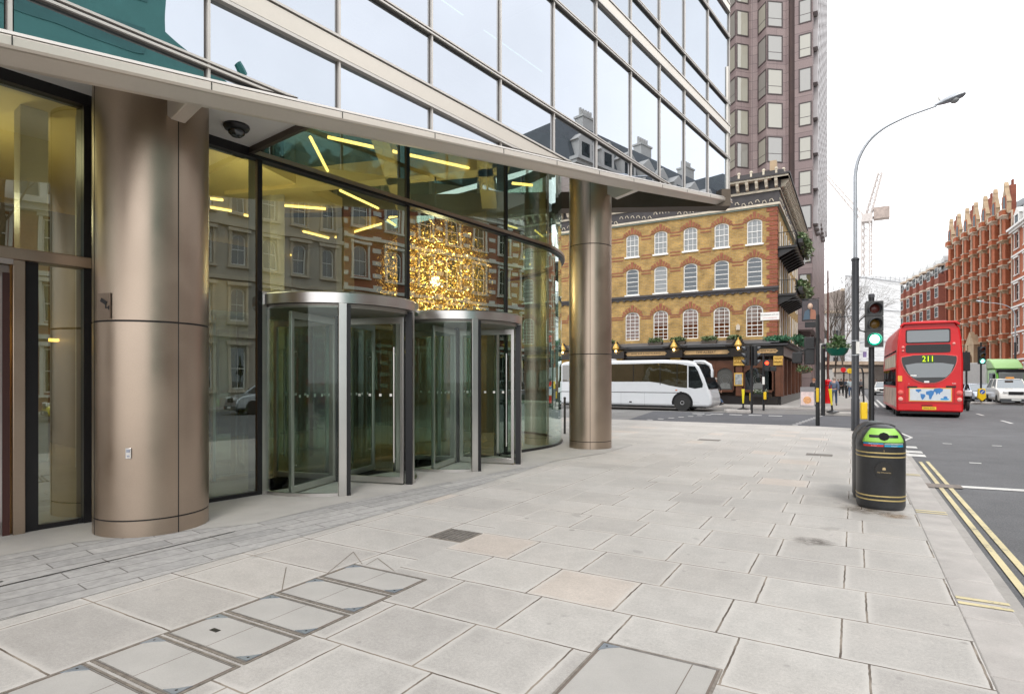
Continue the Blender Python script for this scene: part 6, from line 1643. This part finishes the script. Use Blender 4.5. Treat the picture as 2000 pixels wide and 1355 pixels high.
for b in range(NB):
    x = b*BP
    mb = MB(); mb.box(x+1.38, x+2.12, .0, .35, 4.2, 26.2); mb.build('bay_pier', ORB, MH)
    mb = MB(); mb.box(x-.12, x+.12, 0, .16, 4, 26.4); mb.build('stone_shaft', STB, MH)
    for k in range(2, 8):
        z = floors[k]
        mb = MB(); mb.box(x+1.1, x+2.4, .0, .85, z-.14, z+.02); mb.prism([(0,z-.12),(.78,z-.12),(.55,z-.35),(.0,z-.75)], x+1.3, x+2.2, 'x'); mb.build('stone_balcony', STB if k % 2 else SAND, MH)
        mb = MB(); mb.box(x+1.15, x+2.35, .0, .80, z+.02, z+.72); mb.build('balcony_front', ORB, MH)
        mb = MB(); mb.box(x+1.1, x+2.4, .0, .84, z+.72, z+.86); mb.box(x-.1, x+BP-.1, -.02, .2, z+.1, z+.38); mb.build('stone_band', STB, MH)
    # gable dormer
    mb = MB(); mb.prism([(x+.9,26.4),(x+2.6,26.4),(x+2.6,27.9),(x+2.75,28.0),(x+2.35,28.9),(x+2.2,29.2),(x+1.9,30.2),(x+1.95,30.5),(x+1.75,31.1),(x+1.55,30.5),(x+1.6,30.2),(x+1.3,29.2),(x+1.15,28.9),(x+.75,28.0),(x+.9,27.9)], -.2, .35, 'y'); gd = mb.build('gable', SAND, MH)
    mb = MB(); mb.prism([(x+1.35,26.8),(x+2.15,26.8),(x+2.15,28.4)]+[(x+1.75+.4*math.cos(R(a)),28.4+.5*math.sin(R(a))) for a in range(20,180,20)]+[(x+1.35,28.4)], .34, .38, 'y'); mb.build('gable_window', DARKG, gd)
    mb = MB(); mb.prism([(x+1.05,26.6),(x+2.45,26.6),(x+2.45,29),(x+1.05,29)], .352, .358, 'y'); mb.build('gable_brick', ORB, gd)
    mb = MB(); mb.box(x+2.6, x+BP+.9, -.1, .25, 26.4, 27.1); mb.build('parapet', STB, MH)
    if b % 2 == 0:
        mb = MB(); mb.box(x+2.85,x+3.5,-1.6,-.9,26,31.0); [mb.tube([(x+2.98+i*.2,-1.25,31.0),(x+2.98+i*.2,-1.25,31.8)],.11,8) for i in range(3)]; mb.build('chimney_stack', DRB, MH)
mb = MB(); mb.prism([(-.3,26.4),(-6,31.0),(-13,31.0),(-14,26.4)], 0, ML, 'x'); mb.build('slate_roof', SLATE, MH)
# stone entrance arch with gable
x = 3*BP; mb = MB()
mb.box(x+.1,x+.8,0,1.0,0,7.4); mb.box(x+2.7,x+3.4,0,1.0,0,7.4)
for q in range(8):
    t0, t1 = math.pi*q/8, math.pi*(q+1)/8; f = lambda t: (x+1.75-.95*math.cos(t), 3.6+2.3*math.sin(t)**.8)
    p, r_ = f(t0), f(t1); mb.prism([p, r_, (r_[0],7.4), (p[0],7.4)], .05, .9, 'y')
mb.prism([(x-.1,7.4),(x+3.6,7.4),(x+1.75,9.6)], .05, 1.0, 'y'); mb.build('entrance_arch', SAND, MH)
for b in range(NB):
    if b == 3: continue
    for xx in (b*BP+.35, b*BP+3.1):
        mb = MB(); mb.lathe([(.2,.6),(.2,.8),(.15,.85),(.14,3.3),(.24,3.55),(.26,3.7)], (xx,.35,0), 12); mb.build('stone_column', STB, MH)
# nearer neighbour with a white cornice, running towards the camera
def terrace(root, L, H, nb, fl, wall, trim, glass=DARKG, frame=WHITEP, gap=.45, depth=12, wtop=.72, hood=True, bandz=None, roof=SLATE, roofh=3.0, arch=0.0, quoin=None, dormer=True, stripes=False, z0=.8, rev=.25, chim=True):
    bp = L/nb; hs = []
    for b in range(nb):
        for k in range(len(fl)-1):
            z, z2 = fl[k], fl[k+1]; hh = z2-z
            hs.append((b*bp+bp*gap*.62, b*bp+bp*(1-gap*.62), z+hh*.24, z+hh*(.24+wtop*.82), arch if k else 0))
    mb = MB(); wall_holes(mb, L, H, hs, rev, 0, depth); mb.build('wall', wall, root)
    for h in hs: sash(root, Matrix.Identity(4), h[0], h[1], h[2], h[3], h[4], 2, 2, glass, frame, -rev+.07, .08, .5)
    mb = MB()
    for z in fl[1:]: mb.box(-.05, L+.05, -.02, .22, z-.18, z+.05)
    mb.box(-.2, L+.2, -.3, .75, H-.15, H+.15); mb.box(-.1, L+.1, -.3, .45, H-.45, H-.15)
    mb.build('string_course', trim, root)
    if hood:
        mb = MB()
        for h in hs:
            c = (h[0]+h[1])/2; w_ = (h[1]-h[0])/2+.18
            mb.box(c-w_, c-w_+.16, -.02, .12, h[2]-.1, h[3]+.1); mb.box(c+w_-.16, c+w_, -.02, .12, h[2]-.1, h[3]+.1); mb.box(c-w_-.08, c+w_+.08, -.02, .24, h[3]+.1, h[3]+.3); mb.box(c-w_-.05,c+w_+.05,-.02,.2,h[2]-.22,h[2]-.1)
        mb.build('window_surround', trim, root)
    if stripes:
        mb = MB()
        for b in range(nb+1):
            for q in range(int(H/.9)): mb.box(max(0,b*bp-.35), min(L,b*bp+.35), -.02, .05, q*.9+.1, q*.9+.42)
        mb.build('striped_pier', trim, root)
    if dormer:
        for b in range(nb):
            c = b*bp+bp/2
            mb = MB(); mb.prism([(c-bp*.3,H+.1),(c+bp*.3,H+.1),(c+bp*.3,H+1.9),(c+bp*.36,H+1.95),(c,H+2.9),(c-bp*.36,H+1.95),(c-bp*.3,H+1.9)], -1.2, .1, 'y'); dm = mb.build('dormer', trim, root)
            mb = MB(); mb.box(c-bp*.17,c+bp*.17,.1,.12,H+.5,H+1.8); mb.build('dormer_window', glass, dm)
    mb = MB(); mb.prism([(-.2,H),(-1.6,H+roofh),(-depth+2,H+roofh),(-depth,H)], 0, L, 'x'); mb.build('mansard_roof', roof, root)
    mb = MB(); 
    for q in range(max(1, nb//3) if chim else 0):
        c = (q+.5)*L/max(1, nb//3); mb.box(c-1.0,c+1.0,-3.4,-2.4,H+1,H+roofh+1.6); mb.box(c-1.1,c+1.1,-3.5,-2.3,H+roofh+1.6,H+roofh+1.8)
        for i in range(5): mb.tube([(c-.8+i*.4,-2.9,H+roofh+1.8),(c-.8+i*.4,-2.9,H+roofh+2.6)],.14,8)
    if chim: mb.build('chimney_stack', trim if not stripes else DRB, root)
p = e3pt(1978); q = Vector((22.0, 73.0))
d_ = Vector((p.x, p.y)) - q
NR = thing('terrace_building', 'orange brick building with a heavy white cornice at the right edge of the photo', 'building', (q.x, q.y, 0), math.atan2(d_.y, d_.x))
terrace(NR, d_.length-.05, 23.4, 9, [0,4.6,8.5,12.2,15.9,19.6,23.2], ORB, WHITEP, roofh=4.5, z0=0)
# further, lower block with curved bays
FB = frame_thing('apartment_block', 'lower red brick apartment block with curved bays and white bands beyond the mansions', 'building', 1848)
FLn = 25.5; nb = 6; bp = FLn/nb
mb = MB(); mb.box(0,FLn,-12,0,0,22.2); mb.build('brick_wall', DRB, FB)
for b in range(nb):
    x = b*bp; pl = [(x+.5,0),(x+1.0,.9),(x+3.1,.9),(x+3.6,0)]
    mb = MB(); mb.prism(pl, 0, 21.6); mb.build('bay', DRB, FB)
    for k in range(6):
        z = 1.6+k*3.75
        mb = MB(); mb.prism([(a[0]+(a[0]-x-2.05)*.05, a[1]*1.12+.03) for a in pl], z+2.9, z+3.25); mb.box(x+3.6,x+bp+.5,-.02,.1,z+2.9,z+3.2); mb.build('white_band', STB, FB)
        sash(FB, Matrix.Identity(4), x+1.2, x+2.9, z+.7, z+2.7, 0, 2, 2, DARKG, WHITEP, .93, .09, .5)
        mb = MB(); mb.box(x+3.75,x+bp+.3,.0,.03,z+.7,z+2.6); mb.build('side_window', DARKG, FB)
    mb = MB(); mb.prism([(x+1.2,22.2),(x+2.9,22.2),(x+2.9,24.2),(x+2.05,25.3),(x+1.2,24.2)], -2, -.1, 'y'); dm = mb.build('dormer', M('zinc_grey',(.46,.47,.47),.5), FB)
    mb = MB(); mb.box(x+1.5,x+2.6,-.1,-.07,22.6,24.0); mb.build('dormer_window', DARKG, dm)
mb = MB(); mb.prism([(-.1,22.2),(-1.5,25.6),(-9,25.6),(-10,22.2)], 0, FLn, 'x'); mb.build('zinc_roof', M('zinc_grey',(.46,.47,.47)), FB)

# ------------------------------------------------------------------ building wrapped in white sheeting, crane, far blocks
def sheeting():
    m, t, out = nt('scaffold_sheeting')
    p = node(t, 'ShaderNodeBsdfPrincipled'); link(t, p.outputs[0], out.inputs[0]); p.inputs['Roughness'].default_value = .55
    co = coords(t); mp = node(t, 'ShaderNodeMapping'); mp.inputs['Scale'].default_value = (.15,.15,1.3); link(t, co, mp.inputs[0])
    n1 = noise(t, mp.outputs[0], 1.1, 6, .65); n2 = noise(t, co, .25, 3)
    s = math2(t, 'MULTIPLY', maprange(t, n1, .3, .7, .82, 1.06), maprange(t, n2, .3, .7, .94, 1.05))
    sep = node(t, 'ShaderNodeSeparateXYZ'); link(t, co, sep.inputs[0])
    ln_ = math2(t, 'LESS_THAN', math2(t, 'FRACT', math2(t, 'MULTIPLY', sep.outputs[2], .25)), .035)
    c = mixc(t, math2(t, 'MULTIPLY', ln_, .5), scalec(t, (.66,.67,.68), s), (.40,.41,.42))
    link(t, c, p.inputs['Base Color']); link(t, bumpn(t, n1, 1.0, .5), p.inputs['Normal']); return m
SHT = sheeting()
a, b, c_ = W(1678, 150), W(1711, 158), W(1800, 172)
WB = thing('wrapped_building', 'large building wrapped in white scaffold sheeting at the end of the street', 'building', (b.x, b.y, 0))
def rel(v): return (v.x-b.x, v.y-b.y)
mb = MB(); far = (30, 60)
ra, rb, rc = rel(W(1650,144)), (0,0), rel(c_)
for (p, q, h0, h1) in ((ra, rb, 27.0, 29.5), (rb, rc, 29.5, 31.5)):
    n = 10
    for i in range(n):
        f0, f1 = i/n, (i+1)/n
        P_ = (p[0]+(q[0]-p[0])*f0, p[1]+(q[1]-p[1])*f0); Q_ = (p[0]+(q[0]-p[0])*f1, p[1]+(q[1]-p[1])*f1)
        mb.quad((P_[0],P_[1],0),(Q_[0],Q_[1],0),(Q_[0],Q_[1],h0+(h1-h0)*f1),(P_[0],P_[1],h0+(h1-h0)*f0))
mb.quad((ra[0],ra[1],27),(0,0,29.5),(rc[0],rc[1],31.5),(rc[0]-5,rc[1]+40,31.5),(ra[0],ra[1]+40,27))
mb.quad((ra[0],ra[1],0),(ra[0],ra[1]+40,0),(ra[0],ra[1]+40,27),(ra[0],ra[1],27)); mb.quad((rc[0],rc[1],0),(rc[0]-5,rc[1]+40,0),(rc[0]-5,rc[1]+40,31.5),(rc[0],rc[1],31.5))
mb.build('sheeting', SHT, WB)
mb = MB()
for z in (12, 20.5, 28.6):
    mb.tube([(ra[0],ra[1]-.3,z-1.5),(0,-.3,z)], .09, 4); mb.tube([(0,-.3,z),(rc[0],rc[1]-.4,z+.6)], .09, 4)
for i in range(11):
    f = i/10; mb.tube([(rc[0]*f, rc[1]*f-.3, 29),(rc[0]*f, rc[1]*f-.3, 33)], .05, 4)
mb.tube([(0,-.3,32),(rc[0],rc[1]-.3,33)], .05, 4)
mb.build('scaffold_pole', GALV, WB)
CRW = M('crane_pale_paint', (.50,.46,.44), .6)
cb_ = W(1693, 185); CR = thing('tower_crane', 'pale tower crane with a raised jib above the wrapped building', 'crane', (cb_.x, cb_.y, 0))
def lattice(mb, p, q, w0, w1, n, r_=.09):
    p, q = Vector(p), Vector(q); t_ = (q-p).normalized(); a = t_.cross(Vector((0.3,1,.2))).normalized(); b_ = t_.cross(a)
    cs = []
    for i in range(n+1):
        f = i/n; w_ = w0+(w1-w0)*f; c = p+(q-p)*f
        cs.append([c+a*w_*s1+b_*w_*s2 for s1, s2 in ((-1,-1),(1,-1),(1,1),(-1,1))])
    for k in range(4): mb.tube([c[k] for c in cs], r_, 4)
    for i in range(n):
        for k in range(4):
            mb.tube([cs[i][k], cs[i+1][(k+1)%4]], r_*.6, 3); 
mb = MB(); lattice(mb, (0,0,0), (0,0,52), 1.1, 1.1, 24, .22); mb.build('mast', CRW, CR)
mb = MB(); mb.box(-1.5,1.5,-1.5,1.5,51,53.5); mb.build('slewing_cab', CRW, CR)
mb = MB(); mb.box(1.8,6.0,-1.6,1.6,51.5,55.0); mb.tube([(0,0,52),(2.5,0,52.3)],.4,6); mb.build('counterweight', M('crane_weight',(.34,.28,.25),.7,0,.3,1), CR)
mb = MB(); lattice(mb, (.5,0,53.5), (3.6,0,66), .7, .5, 7, .17); mb.build('tower_head', CRW, CR)
mb = MB(); lattice(mb, (-1.5,0,53), (-14,2,72), .7, .3, 14, .11); mb.tube([(3.6,0,66),(-14,2,72)], .07, 3); mb.build('jib', CRW, CR)
def block(name, label, px0, px1, d, h, mat, dd=15, fl=3.4, win=True, grp=None):
    a, b = W(px0, d), W(px1, d); v = b-a; T = thing(name, label, 'building', (a.x,a.y,0), math.atan2(v.y,v.x), grp); L = v.length
    mb = MB(); mb.box(0,L,0,dd,0,h); mb.build('wall', mat, T)
    if win:
        n = max(1,int(L/2.6)); cnt = 0
        for i in range(n):
            for k in range(int(h/fl)-1):
                if cnt > 90: break
                mb = MB(); x = (i+.5)*L/n; mb.box(x-.6,x+.6,-.06,.02,2+k*fl,4+k*fl); mb.build('window', DARKG, T); cnt += 1
    mb = MB(); mb.box(-.1,L+.1,-.3,.2,h-.5,h+.2); mb.build('parapet', STB, T)
    return T
block('far_building', 'slim brown block standing behind the bare trees at the end of the street', 1643, 1662, 165, 27, M('brown_far',(.30,.25,.22),.8,0,.2,.3), win=True)
block('far_building', 'pale grey block behind the bare trees next to the brown tower', 1600, 1643, 150, 19, M('grey_far',(.48,.47,.46),.8,0,.12,.3))
block('far_building', 'low dark shop block closing the street under the white wrapped building', 1612, 1745, 120, 5.2, M('shopfront_dark',(.13,.12,.11),.6,0,.5,.3), 10, 6, False)
mb = MB()
block('far_building', 'pale low building with a long white canopy at the street end', 1628, 1700, 112, 3.6, M('canopy_pale',(.42,.40,.37),.7,0,.3,.4), 5, 6, False)

# bare winter trees
def bare_tree(loc, H, seed, label, spread=.42, depth=7, name='bare_tree', group='bare winter trees', mat=BARK, r0=.22, leafn=0):
    rnd = random.Random(seed); T = thing(name, label, 'tree', loc, 0, group); tr = MB(); br = MB()
    def grow(p, d, L, r, lv):
        q = p + d*L; m_ = p + d*L*.5 + Vector((rnd.uniform(-1,1),rnd.uniform(-1,1),rnd.uniform(-.5,.5)))*L*.06
        (tr if lv < 2 else br).tube([p, m_, q], [r, r*.85, r*.7], 6 if lv < 2 else 3, False)
        if lv >= depth: return
        n = 2 if lv < 1 else rnd.choice((2,3,3))
        for i in range(n):
            nd = (d + Vector((rnd.uniform(-1,1),rnd.uniform(-1,1),rnd.uniform(-.35,.75)))*spread*(1.1 if lv else .8)).normalized()
            grow(q, nd, L*rnd.uniform(.66,.86), r*(.68 if n == 2 else .58), lv+1)
    grow(Vector((0,0,0)), Vector((0,0,1)), H*.26, r0, 0)
    tr.build('trunk', mat, T); br.build('crown', mat, T, normals=False)
    return T
t_ = W(1620, 92); bare_tree((t_.x,t_.y,0), 23, 1, 'bare winter tree close against the right flank of the brown tower', spread=.55)
t_ = W(1645, 112); bare_tree((t_.x,t_.y,0), 20, 2, 'bare winter tree between the street lamp and the brown tower', spread=.55)
t_ = W(1632, 75); bare_tree((t_.x,t_.y,0), 12, 8, 'small bare street tree above the red pillar box', spread=.6, depth=6, r0=.12)
# little things far down the pavement: posts, a cabinet, signs
for px, d, h, lb in ((1653,52,1.1,'dark bollard furthest right on the far pavement'),(1609,47,1.1,'dark bollard left of the pillar box')):
    pole(W(px,d), h, .09, lb, 'bollard', BLACKP, 'bollard')
T = thing('cone_sign', 'yellow and black round sign over the far pavement', 'sign', W(1660,58)); mb = MB(); mb.tube([(0,0,0),(0,0,2.6)],.04,6); mb.build('post', BLACKP, T); mb = MB(); mb.lathe([(.26,-.03),(.26,.03)], (0,0,2.5), 16, axis='y'); mb.build('disc', YEL, T)
T = thing('round_sign', 'red round sign on a thin post over the far pavement', 'sign', W(1647,58)); mb = MB(); mb.tube([(0,0,0),(0,0,2.7)],.03,6); mb.build('post', BLACKP, T); mb = MB(); mb.lathe([(.24,-.03),(.24,.03)], (0,0,2.6), 16, axis='y'); mb.build('disc', REDP, T)
# ------------------------------------------------------------------ people
SKIN = M('skin', (.45,.27,.20), .6, 0, .05)
def skin_graph(name, verts, edges, mat, parent, levels=1):
    me = bpy.data.meshes.new(name); me.from_pydata([v[0] for v in verts], edges, []); me.materials.append(mat)
    o = bpy.data.objects.new(name, me); COL.objects.link(o); o.parent = parent
    md = o.modifiers.new('skin', 'SKIN'); md.use_smooth_shade = True
    for i, v in enumerate(me.skin_vertices[0].data):
        r = verts[i][1]; v.radius = r if isinstance(r, tuple) else (r, r)
    me.skin_vertices[0].data[0].use_root = True
    sb = o.modifiers.new('sub', 'SUBSURF'); sb.levels = levels; sb.render_levels = levels
    return o
def person(label, loc, rz, coat, trousers, hair, stride=.25, H=1.74, arm=.15, lean=0.0, phone=False, group=None, bald=False):
    T = thing('person', label, 'person', loc, rz, group); k = H/1.74
    s = stride
    J = dict(pel=(0,0,.95), sp=(0,.01+lean*.3,1.15), ch=(0,.02+lean,1.36), nk=(0,.02+lean*1.2,1.49), hd=(0,.04+lean*1.3,1.60), tp=(0,.03+lean*1.3,1.70))
    for sd, sg in (('l',1),('r',-1)):
        f = s*sg
        J['hip'+sd] = (.09*sg,0,.90); J['kn'+sd] = (.10*sg, f*.6+.05, .50); J['an'+sd] = (.10*sg, f*1.1-(.06 if sg < 0 else -.02), .09 if sg > 0 else .13); J['to'+sd] = (.11*sg, f*1.1+.13, .045)
        J['sh'+sd] = (.185*sg, .01+lean, 1.42); J['el'+sd] = (.25*sg, -f*.6*.8-.03+lean, 1.14); J['wr'+sd] = (.24*sg, -f*1.1+.08+lean, .92)
    P_ = {n: (p[0]*k, p[1]*k, p[2]*k) for n, p in J.items()}
    names = list(P_); names.remove('pel'); names = ['pel']+names
    rad = dict(pel=(.13,.10), sp=(.125,.09), ch=(.16,.105), nk=.052, hd=(.075,.095), tp=(.06,.075), hipl=.085, hipr=.085, knl=.055, knr=.055, anl=.036, anr=.036, tol=.03, tor=.03, shl=.055, shr=.055, ell=.04, elr=.04, wrl=.026, wrr=.026)
    E = [('pel','sp'),('sp','ch'),('ch','nk'),('nk','hd'),('hd','tp')]
    for sd in 'lr': E += [('pel','hip'+sd),('hip'+sd,'kn'+sd),('kn'+sd,'an'+sd),('an'+sd,'to'+sd),('ch','sh'+sd),('sh'+sd,'el'+sd),('el'+sd,'wr'+sd)]
    V = [(P_[n], rad[n]) for n in names]; idx = {n: i for i, n in enumerate(names)}; ed = [(idx[a], idx[b]) for a, b in E]
    for sd, sg in (('l',1),('r',-1)):           # palm, four fingers and a thumb
        w_ = Vector(P_['wr'+sd]); pm = w_ + Vector((0,.01,-.07)); V.append((tuple(pm), (.03,.018))); pi = len(V)-1; ed.append((idx['wr'+sd], pi))
        for q in range(4):
            a = pm + Vector((0,(q-1.5)*.018,-.035)); b = a + Vector((-sg*.008,.004,-.028-.006*(q in (1,2)))); c = b + Vector((-sg*.014,0,-.018))
            for pt, r_ in ((a,.009),(b,.0085),(c,.007)): V.append((tuple(pt), r_))
            n_ = len(V); ed += [(pi,n_-3),(n_-3,n_-2),(n_-2,n_-1)]
        a = pm + Vector((0,.032,.012)); b = a + Vector((-sg*.01,.018,-.028)); V.append((tuple(a),.010)); V.append((tuple(b),.008)); n_ = len(V); ed += [(pi,n_-2),(n_-2,n_-1)]
    skin_graph('body', V, ed, SKIN, T)
    def garment(name, ns, es, grow, mat, over=None):
        r_ = dict(rad); r_.update(over or {})
        vv = []
        for n in ns:
            r0 = r_[n]; r0 = r0 if isinstance(r0, tuple) else (r0, r0); vv.append((P_[n], (r0[0]+grow, r0[1]+grow)))
        ii = {n: i for i, n in enumerate(ns)}
        return skin_graph(name, vv, [(ii[a], ii[b]) for a, b in es], mat, T)
    P_['cl'] = tuple(Vector(P_['ch'])*.35+Vector(P_['nk'])*.65); rad['cl'] = .07
    garment('jacket', ['pel','sp','ch','cl','shl','ell','wrl','shr','elr','wrr'], [('pel','sp'),('sp','ch'),('ch','cl'),('ch','shl'),('shl','ell'),('ell','wrl'),('ch','shr'),('shr','elr'),('elr','wrr')], .022, coat, dict(pel=(.15,.12)))
    for sd in 'lr':
        P_['as'+sd] = tuple(Vector(P_['an'+sd])+Vector((0,0,.02))); rad['as'+sd] = .045
    garment('trousers', ['pel','hipl','knl','asl','hipr','knr','asr'], [('pel','hipl'),('hipl','knl'),('knl','asl'),('pel','hipr'),('hipr','knr'),('knr','asr')], .016, trousers, dict(pel=(.12,.09)))
    for sd in 'lr':
        a, b = Vector(P_['an'+sd]), Vector(P_['to'+sd]); mb = MB(); mb.tube([a+(a-b)*.3+Vector((0,0,-.03)), a+Vector((0,0,-.03)), b, b+(b-a)*.3+Vector((0,0,-.005))], [.035,.05,.045,.02], 10); mb.build('shoe', BLACKP, T, smooth=True)
    h = Vector(P_['hd']); mb = MB(Matrix.Translation(h)); mb.ball((0,-.015,.045), .098, 16, 1.05); 
    mb2 = MB(Matrix.Translation(h))
    # keep only cap and back of the head
    hb = MB(); 
    for f in mb.f:
        c = sum((Vector(mb.v[i]) for i in f), Vector())/len(f) - h
        if c.z > .055 or (c.y < .0 and c.z > -.03): hb.add([mb.v[i] for i in f], [tuple(range(len(f)))])
    if not bald: hb.build('hair', hair, T, smooth=True)
    mb = MB(Matrix.Translation(h)); mb.prism([(-.012,-.01),(.012,-.01),(.006,.03),(-.006,.03)], .095, .118, 'y'); nz = mb.build('nose', SKIN, T)
    for sx in (-1,1):
        mb = MB(Matrix.Translation(h)); mb.ball((sx*.03,.088,.032), .011, 8); mb.build('eye', M('eye_dark',(.03,.02,.02),.3), T)
        mb = MB(Matrix.Translation(h)); mb.ball((sx*.085,.0,.01), .022, 8, 1.4); mb.build('ear', SKIN, T)
    mb = MB(Matrix.Translation(h)); mb.box(-.025,.025,.085,.096,-.038,-.028); mb.build('mouth', M('lips',(.32,.12,.10),.5), T)
    return T
NAVY = M('navy_cloth', (.035,.045,.07), .8, 0, .2, 8); BLK = M('black_cloth', (.018,.018,.02), .85, 0, .2, 8); JEAN = M('denim', (.055,.09,.16), .85, 0, .2, 10); GRYC = M('grey_cloth', (.14,.14,.15), .85, 0, .2, 8); REDC = M('red_cloth', (.35,.04,.03), .8); KHK = M('khaki_cloth',(.25,.20,.13),.85)
HGR = M('grey_hair', (.30,.27,.24), .8); HBR = M('brown_hair', (.06,.035,.02), .7); HGI = M('ginger_hair', (.30,.11,.04), .7); BLUJ = M('slate_jacket', (.10,.13,.19), .8, 0, .2, 8)
person('walking man in a black jacket and jeans just in front of the coach', W(1398.5, 37.5), R(95), BLK, JEAN, HGR, .34, 1.76)
person('man in a slate blue jacket and jeans walking away beyond the right traffic island', W(1629, 37.0), R(-5), BLUJ, JEAN, HGR, .16, 1.80)
person('ginger haired person in dark clothes standing beside the pub sandwich board', W(1590, 36.2), R(150), BLK, GRYC, HGI, .06, 1.70)
person('person in pale jacket and jeans far along the pavement beside the dark bollard', W(1661, 55), R(180), M('pale_jacket',(.38,.45,.48),.8), JEAN, HBR, .1, 1.72)
person('person in dark coat in the distance left of the round red sign', W(1643, 62), R(170), BLK, BLK, HBR, .14, 1.74)
person('person in black beside a person in white far down the pavement', W(1649.5, 66), R(180), NAVY, BLK, HBR, .12, 1.7)
person('person in a white top far down the pavement under the red sign', W(1654, 70), R(190), WHITEP, BLK, HBR, .12, 1.7)

person('person in a red jacket walking at the far end of the pavement', W(1637, 74), R(175), REDC, GRYC, HBR, .16, 1.72)
person('person in khaki walking away far off behind the slim brown pole', W(1619, 58), R(5), KHK, NAVY, HBR, .18, 1.76)
person('person in grey waiting far off at the kerb behind the nearest street lamp', W(1682, 60), R(150), GRYC, BLK, HGR, .05, 1.75)
person('person in navy crossing far off left of the red bus', W(1712, 80), R(90), NAVY, JEAN, HBR, .3, 1.75)
# ------------------------------------------------------------------ the other side of the street: seen in the glass
RX = 22.5
WST = M('white_stucco', (.58,.56,.52), .7, 0, .1, 1); TEAL = M('dark_cladding', (.08,.26,.23), .5, 0, .15, .5)
STONE = M('portland_stone', (.42,.39,.34), .8, 0, .15, .5)
def across(name, label, y0, y1, H, nb, fl, wall, trim, **k):
    T = thing(name, label, 'building', (RX, y0, 0), R(90)); terrace(T, y1-y0-.06, H, nb, fl, wall, trim, **k); return T
# x runs along +Y and the outside (+y) faces the street
across('stucco_terrace', 'white stuccoed mansard building reflected at the end of the upper glass facade', 42.5, 72.5, 21.5, 9, [0,5,9.2,13.3,17.4,21.2], GREYST, WST, roofh=4.2, frame=WHITEP)
across('striped_brick_building', 'red brick and white striped building reflected above the revolving doors', 22.5, 42.4, 15.6, 7, [0,4.4,8.2,11.9,15.4], DRB, WST, roofh=2.2, chim=False, stripes=True, arch=.4)
across('stone_office', 'pale stone building with a slate mansard reflected left of the chandelier', 12.5, 22.4, 14.6, 5, [0,4.4,7.9,11.2,14.4], STONE, CREAM, roofh=2.2, chim=False, arch=.3)
across('brick_house', 'dark red brick house reflected in the sidelight beside the near column', -4, 12.3, 10.5, 7, [0,3.8,7.1,10.3], DRB, WST, roofh=2.6)
T = thing('office_slab', 'dark teal office block reflected in the top left panes', 'building', (31, -22, 0))
mb = MB(); mb.box(0,18,0,34,0,31); mb.build('wall', TEAL, T)
mb = MB(); mb.prism([(34,24),(41,20.5),(41,0),(34,0)], 0, 18, 'x'); mb.build('stepped_wing', TEAL, T)
mb = MB()
for k in range(9): mb.box(-.05,.02,1,33,3+k*3.2,4.6+k*3.2)
mb.build('window_band', M('teal_window_band',(.05,.18,.165),.4,0,.2,.6), T)
mb = MB(); mb.tube([(4,39.5,20.8),(4,40.2,24.5)],.25,6); mb.tube([(4,40.2,24.5),(4,39.6,25.2)],.3,6); mb.build('roof_mast', TEAL, T)
block('rear_building', 'pale office block standing behind the camera', 0, 10, 10, 18, STONE, 10) if False else None
# parked cars reflected in the lobby glass
cars = [(15.6, 7.5, PY, 'hatch', 'yellow hatchback parked across the street'), (15.4, 14.8, PS, 'suv', 'silver estate car parked across the street, reflected in the left revolving door'),
        (15.4, 20.4, PB_, 'hatch', 'black saloon parked across the street, reflected between the revolving doors'), (15.4, 26.2, PG, 'hatch', 'dark grey car parked across the street, reflected in the right revolving door'),
        (15.4, 30.9, PS, 'suv', 'silver people carrier parked across the street, reflected right of the dark grey car'), (15.4, 2.0, PB_, 'suv', 'black taxi-like car parked across the street, reflected in the sidelight'), (15.4, 36.5, PW, 'hatch', 'white hatchback parked across the street, furthest along the reflected row')]
for x, y, pt, kd, lb in cars:
    car('parked_car', lb, (x, y, RZ), R(180), 4.5, 1.8, 1.5 if kd == 'hatch' else 1.66, pt, kd, 'car', 'cars parked across the street')
bare_tree((18.6, 10.5, 0), 13, 31, 'bare plane tree across the street, reflected in the glass beside the near column', spread=.5, depth=6, r0=.25)
bare_tree((18.8, 3.0, 0), 14, 33, 'bare plane tree across the street, reflected in the door at the left edge', spread=.5, depth=6, r0=.25)
for i, y in enumerate((9, 12, 15, 18, 21)):
    pole((19.4 if i % 2 else 19.45, y, 0), 1.05, .06, ('first','second','third','fourth','fifth')[i]+' dark bollard from the left across the street, reflected in the lobby glass', 'bollard', BLACKP, 'bollard', True, 'bollards across the street')
for me in list(bpy.data.meshes):
    if me.users == 0: bpy.data.meshes.remove(me)
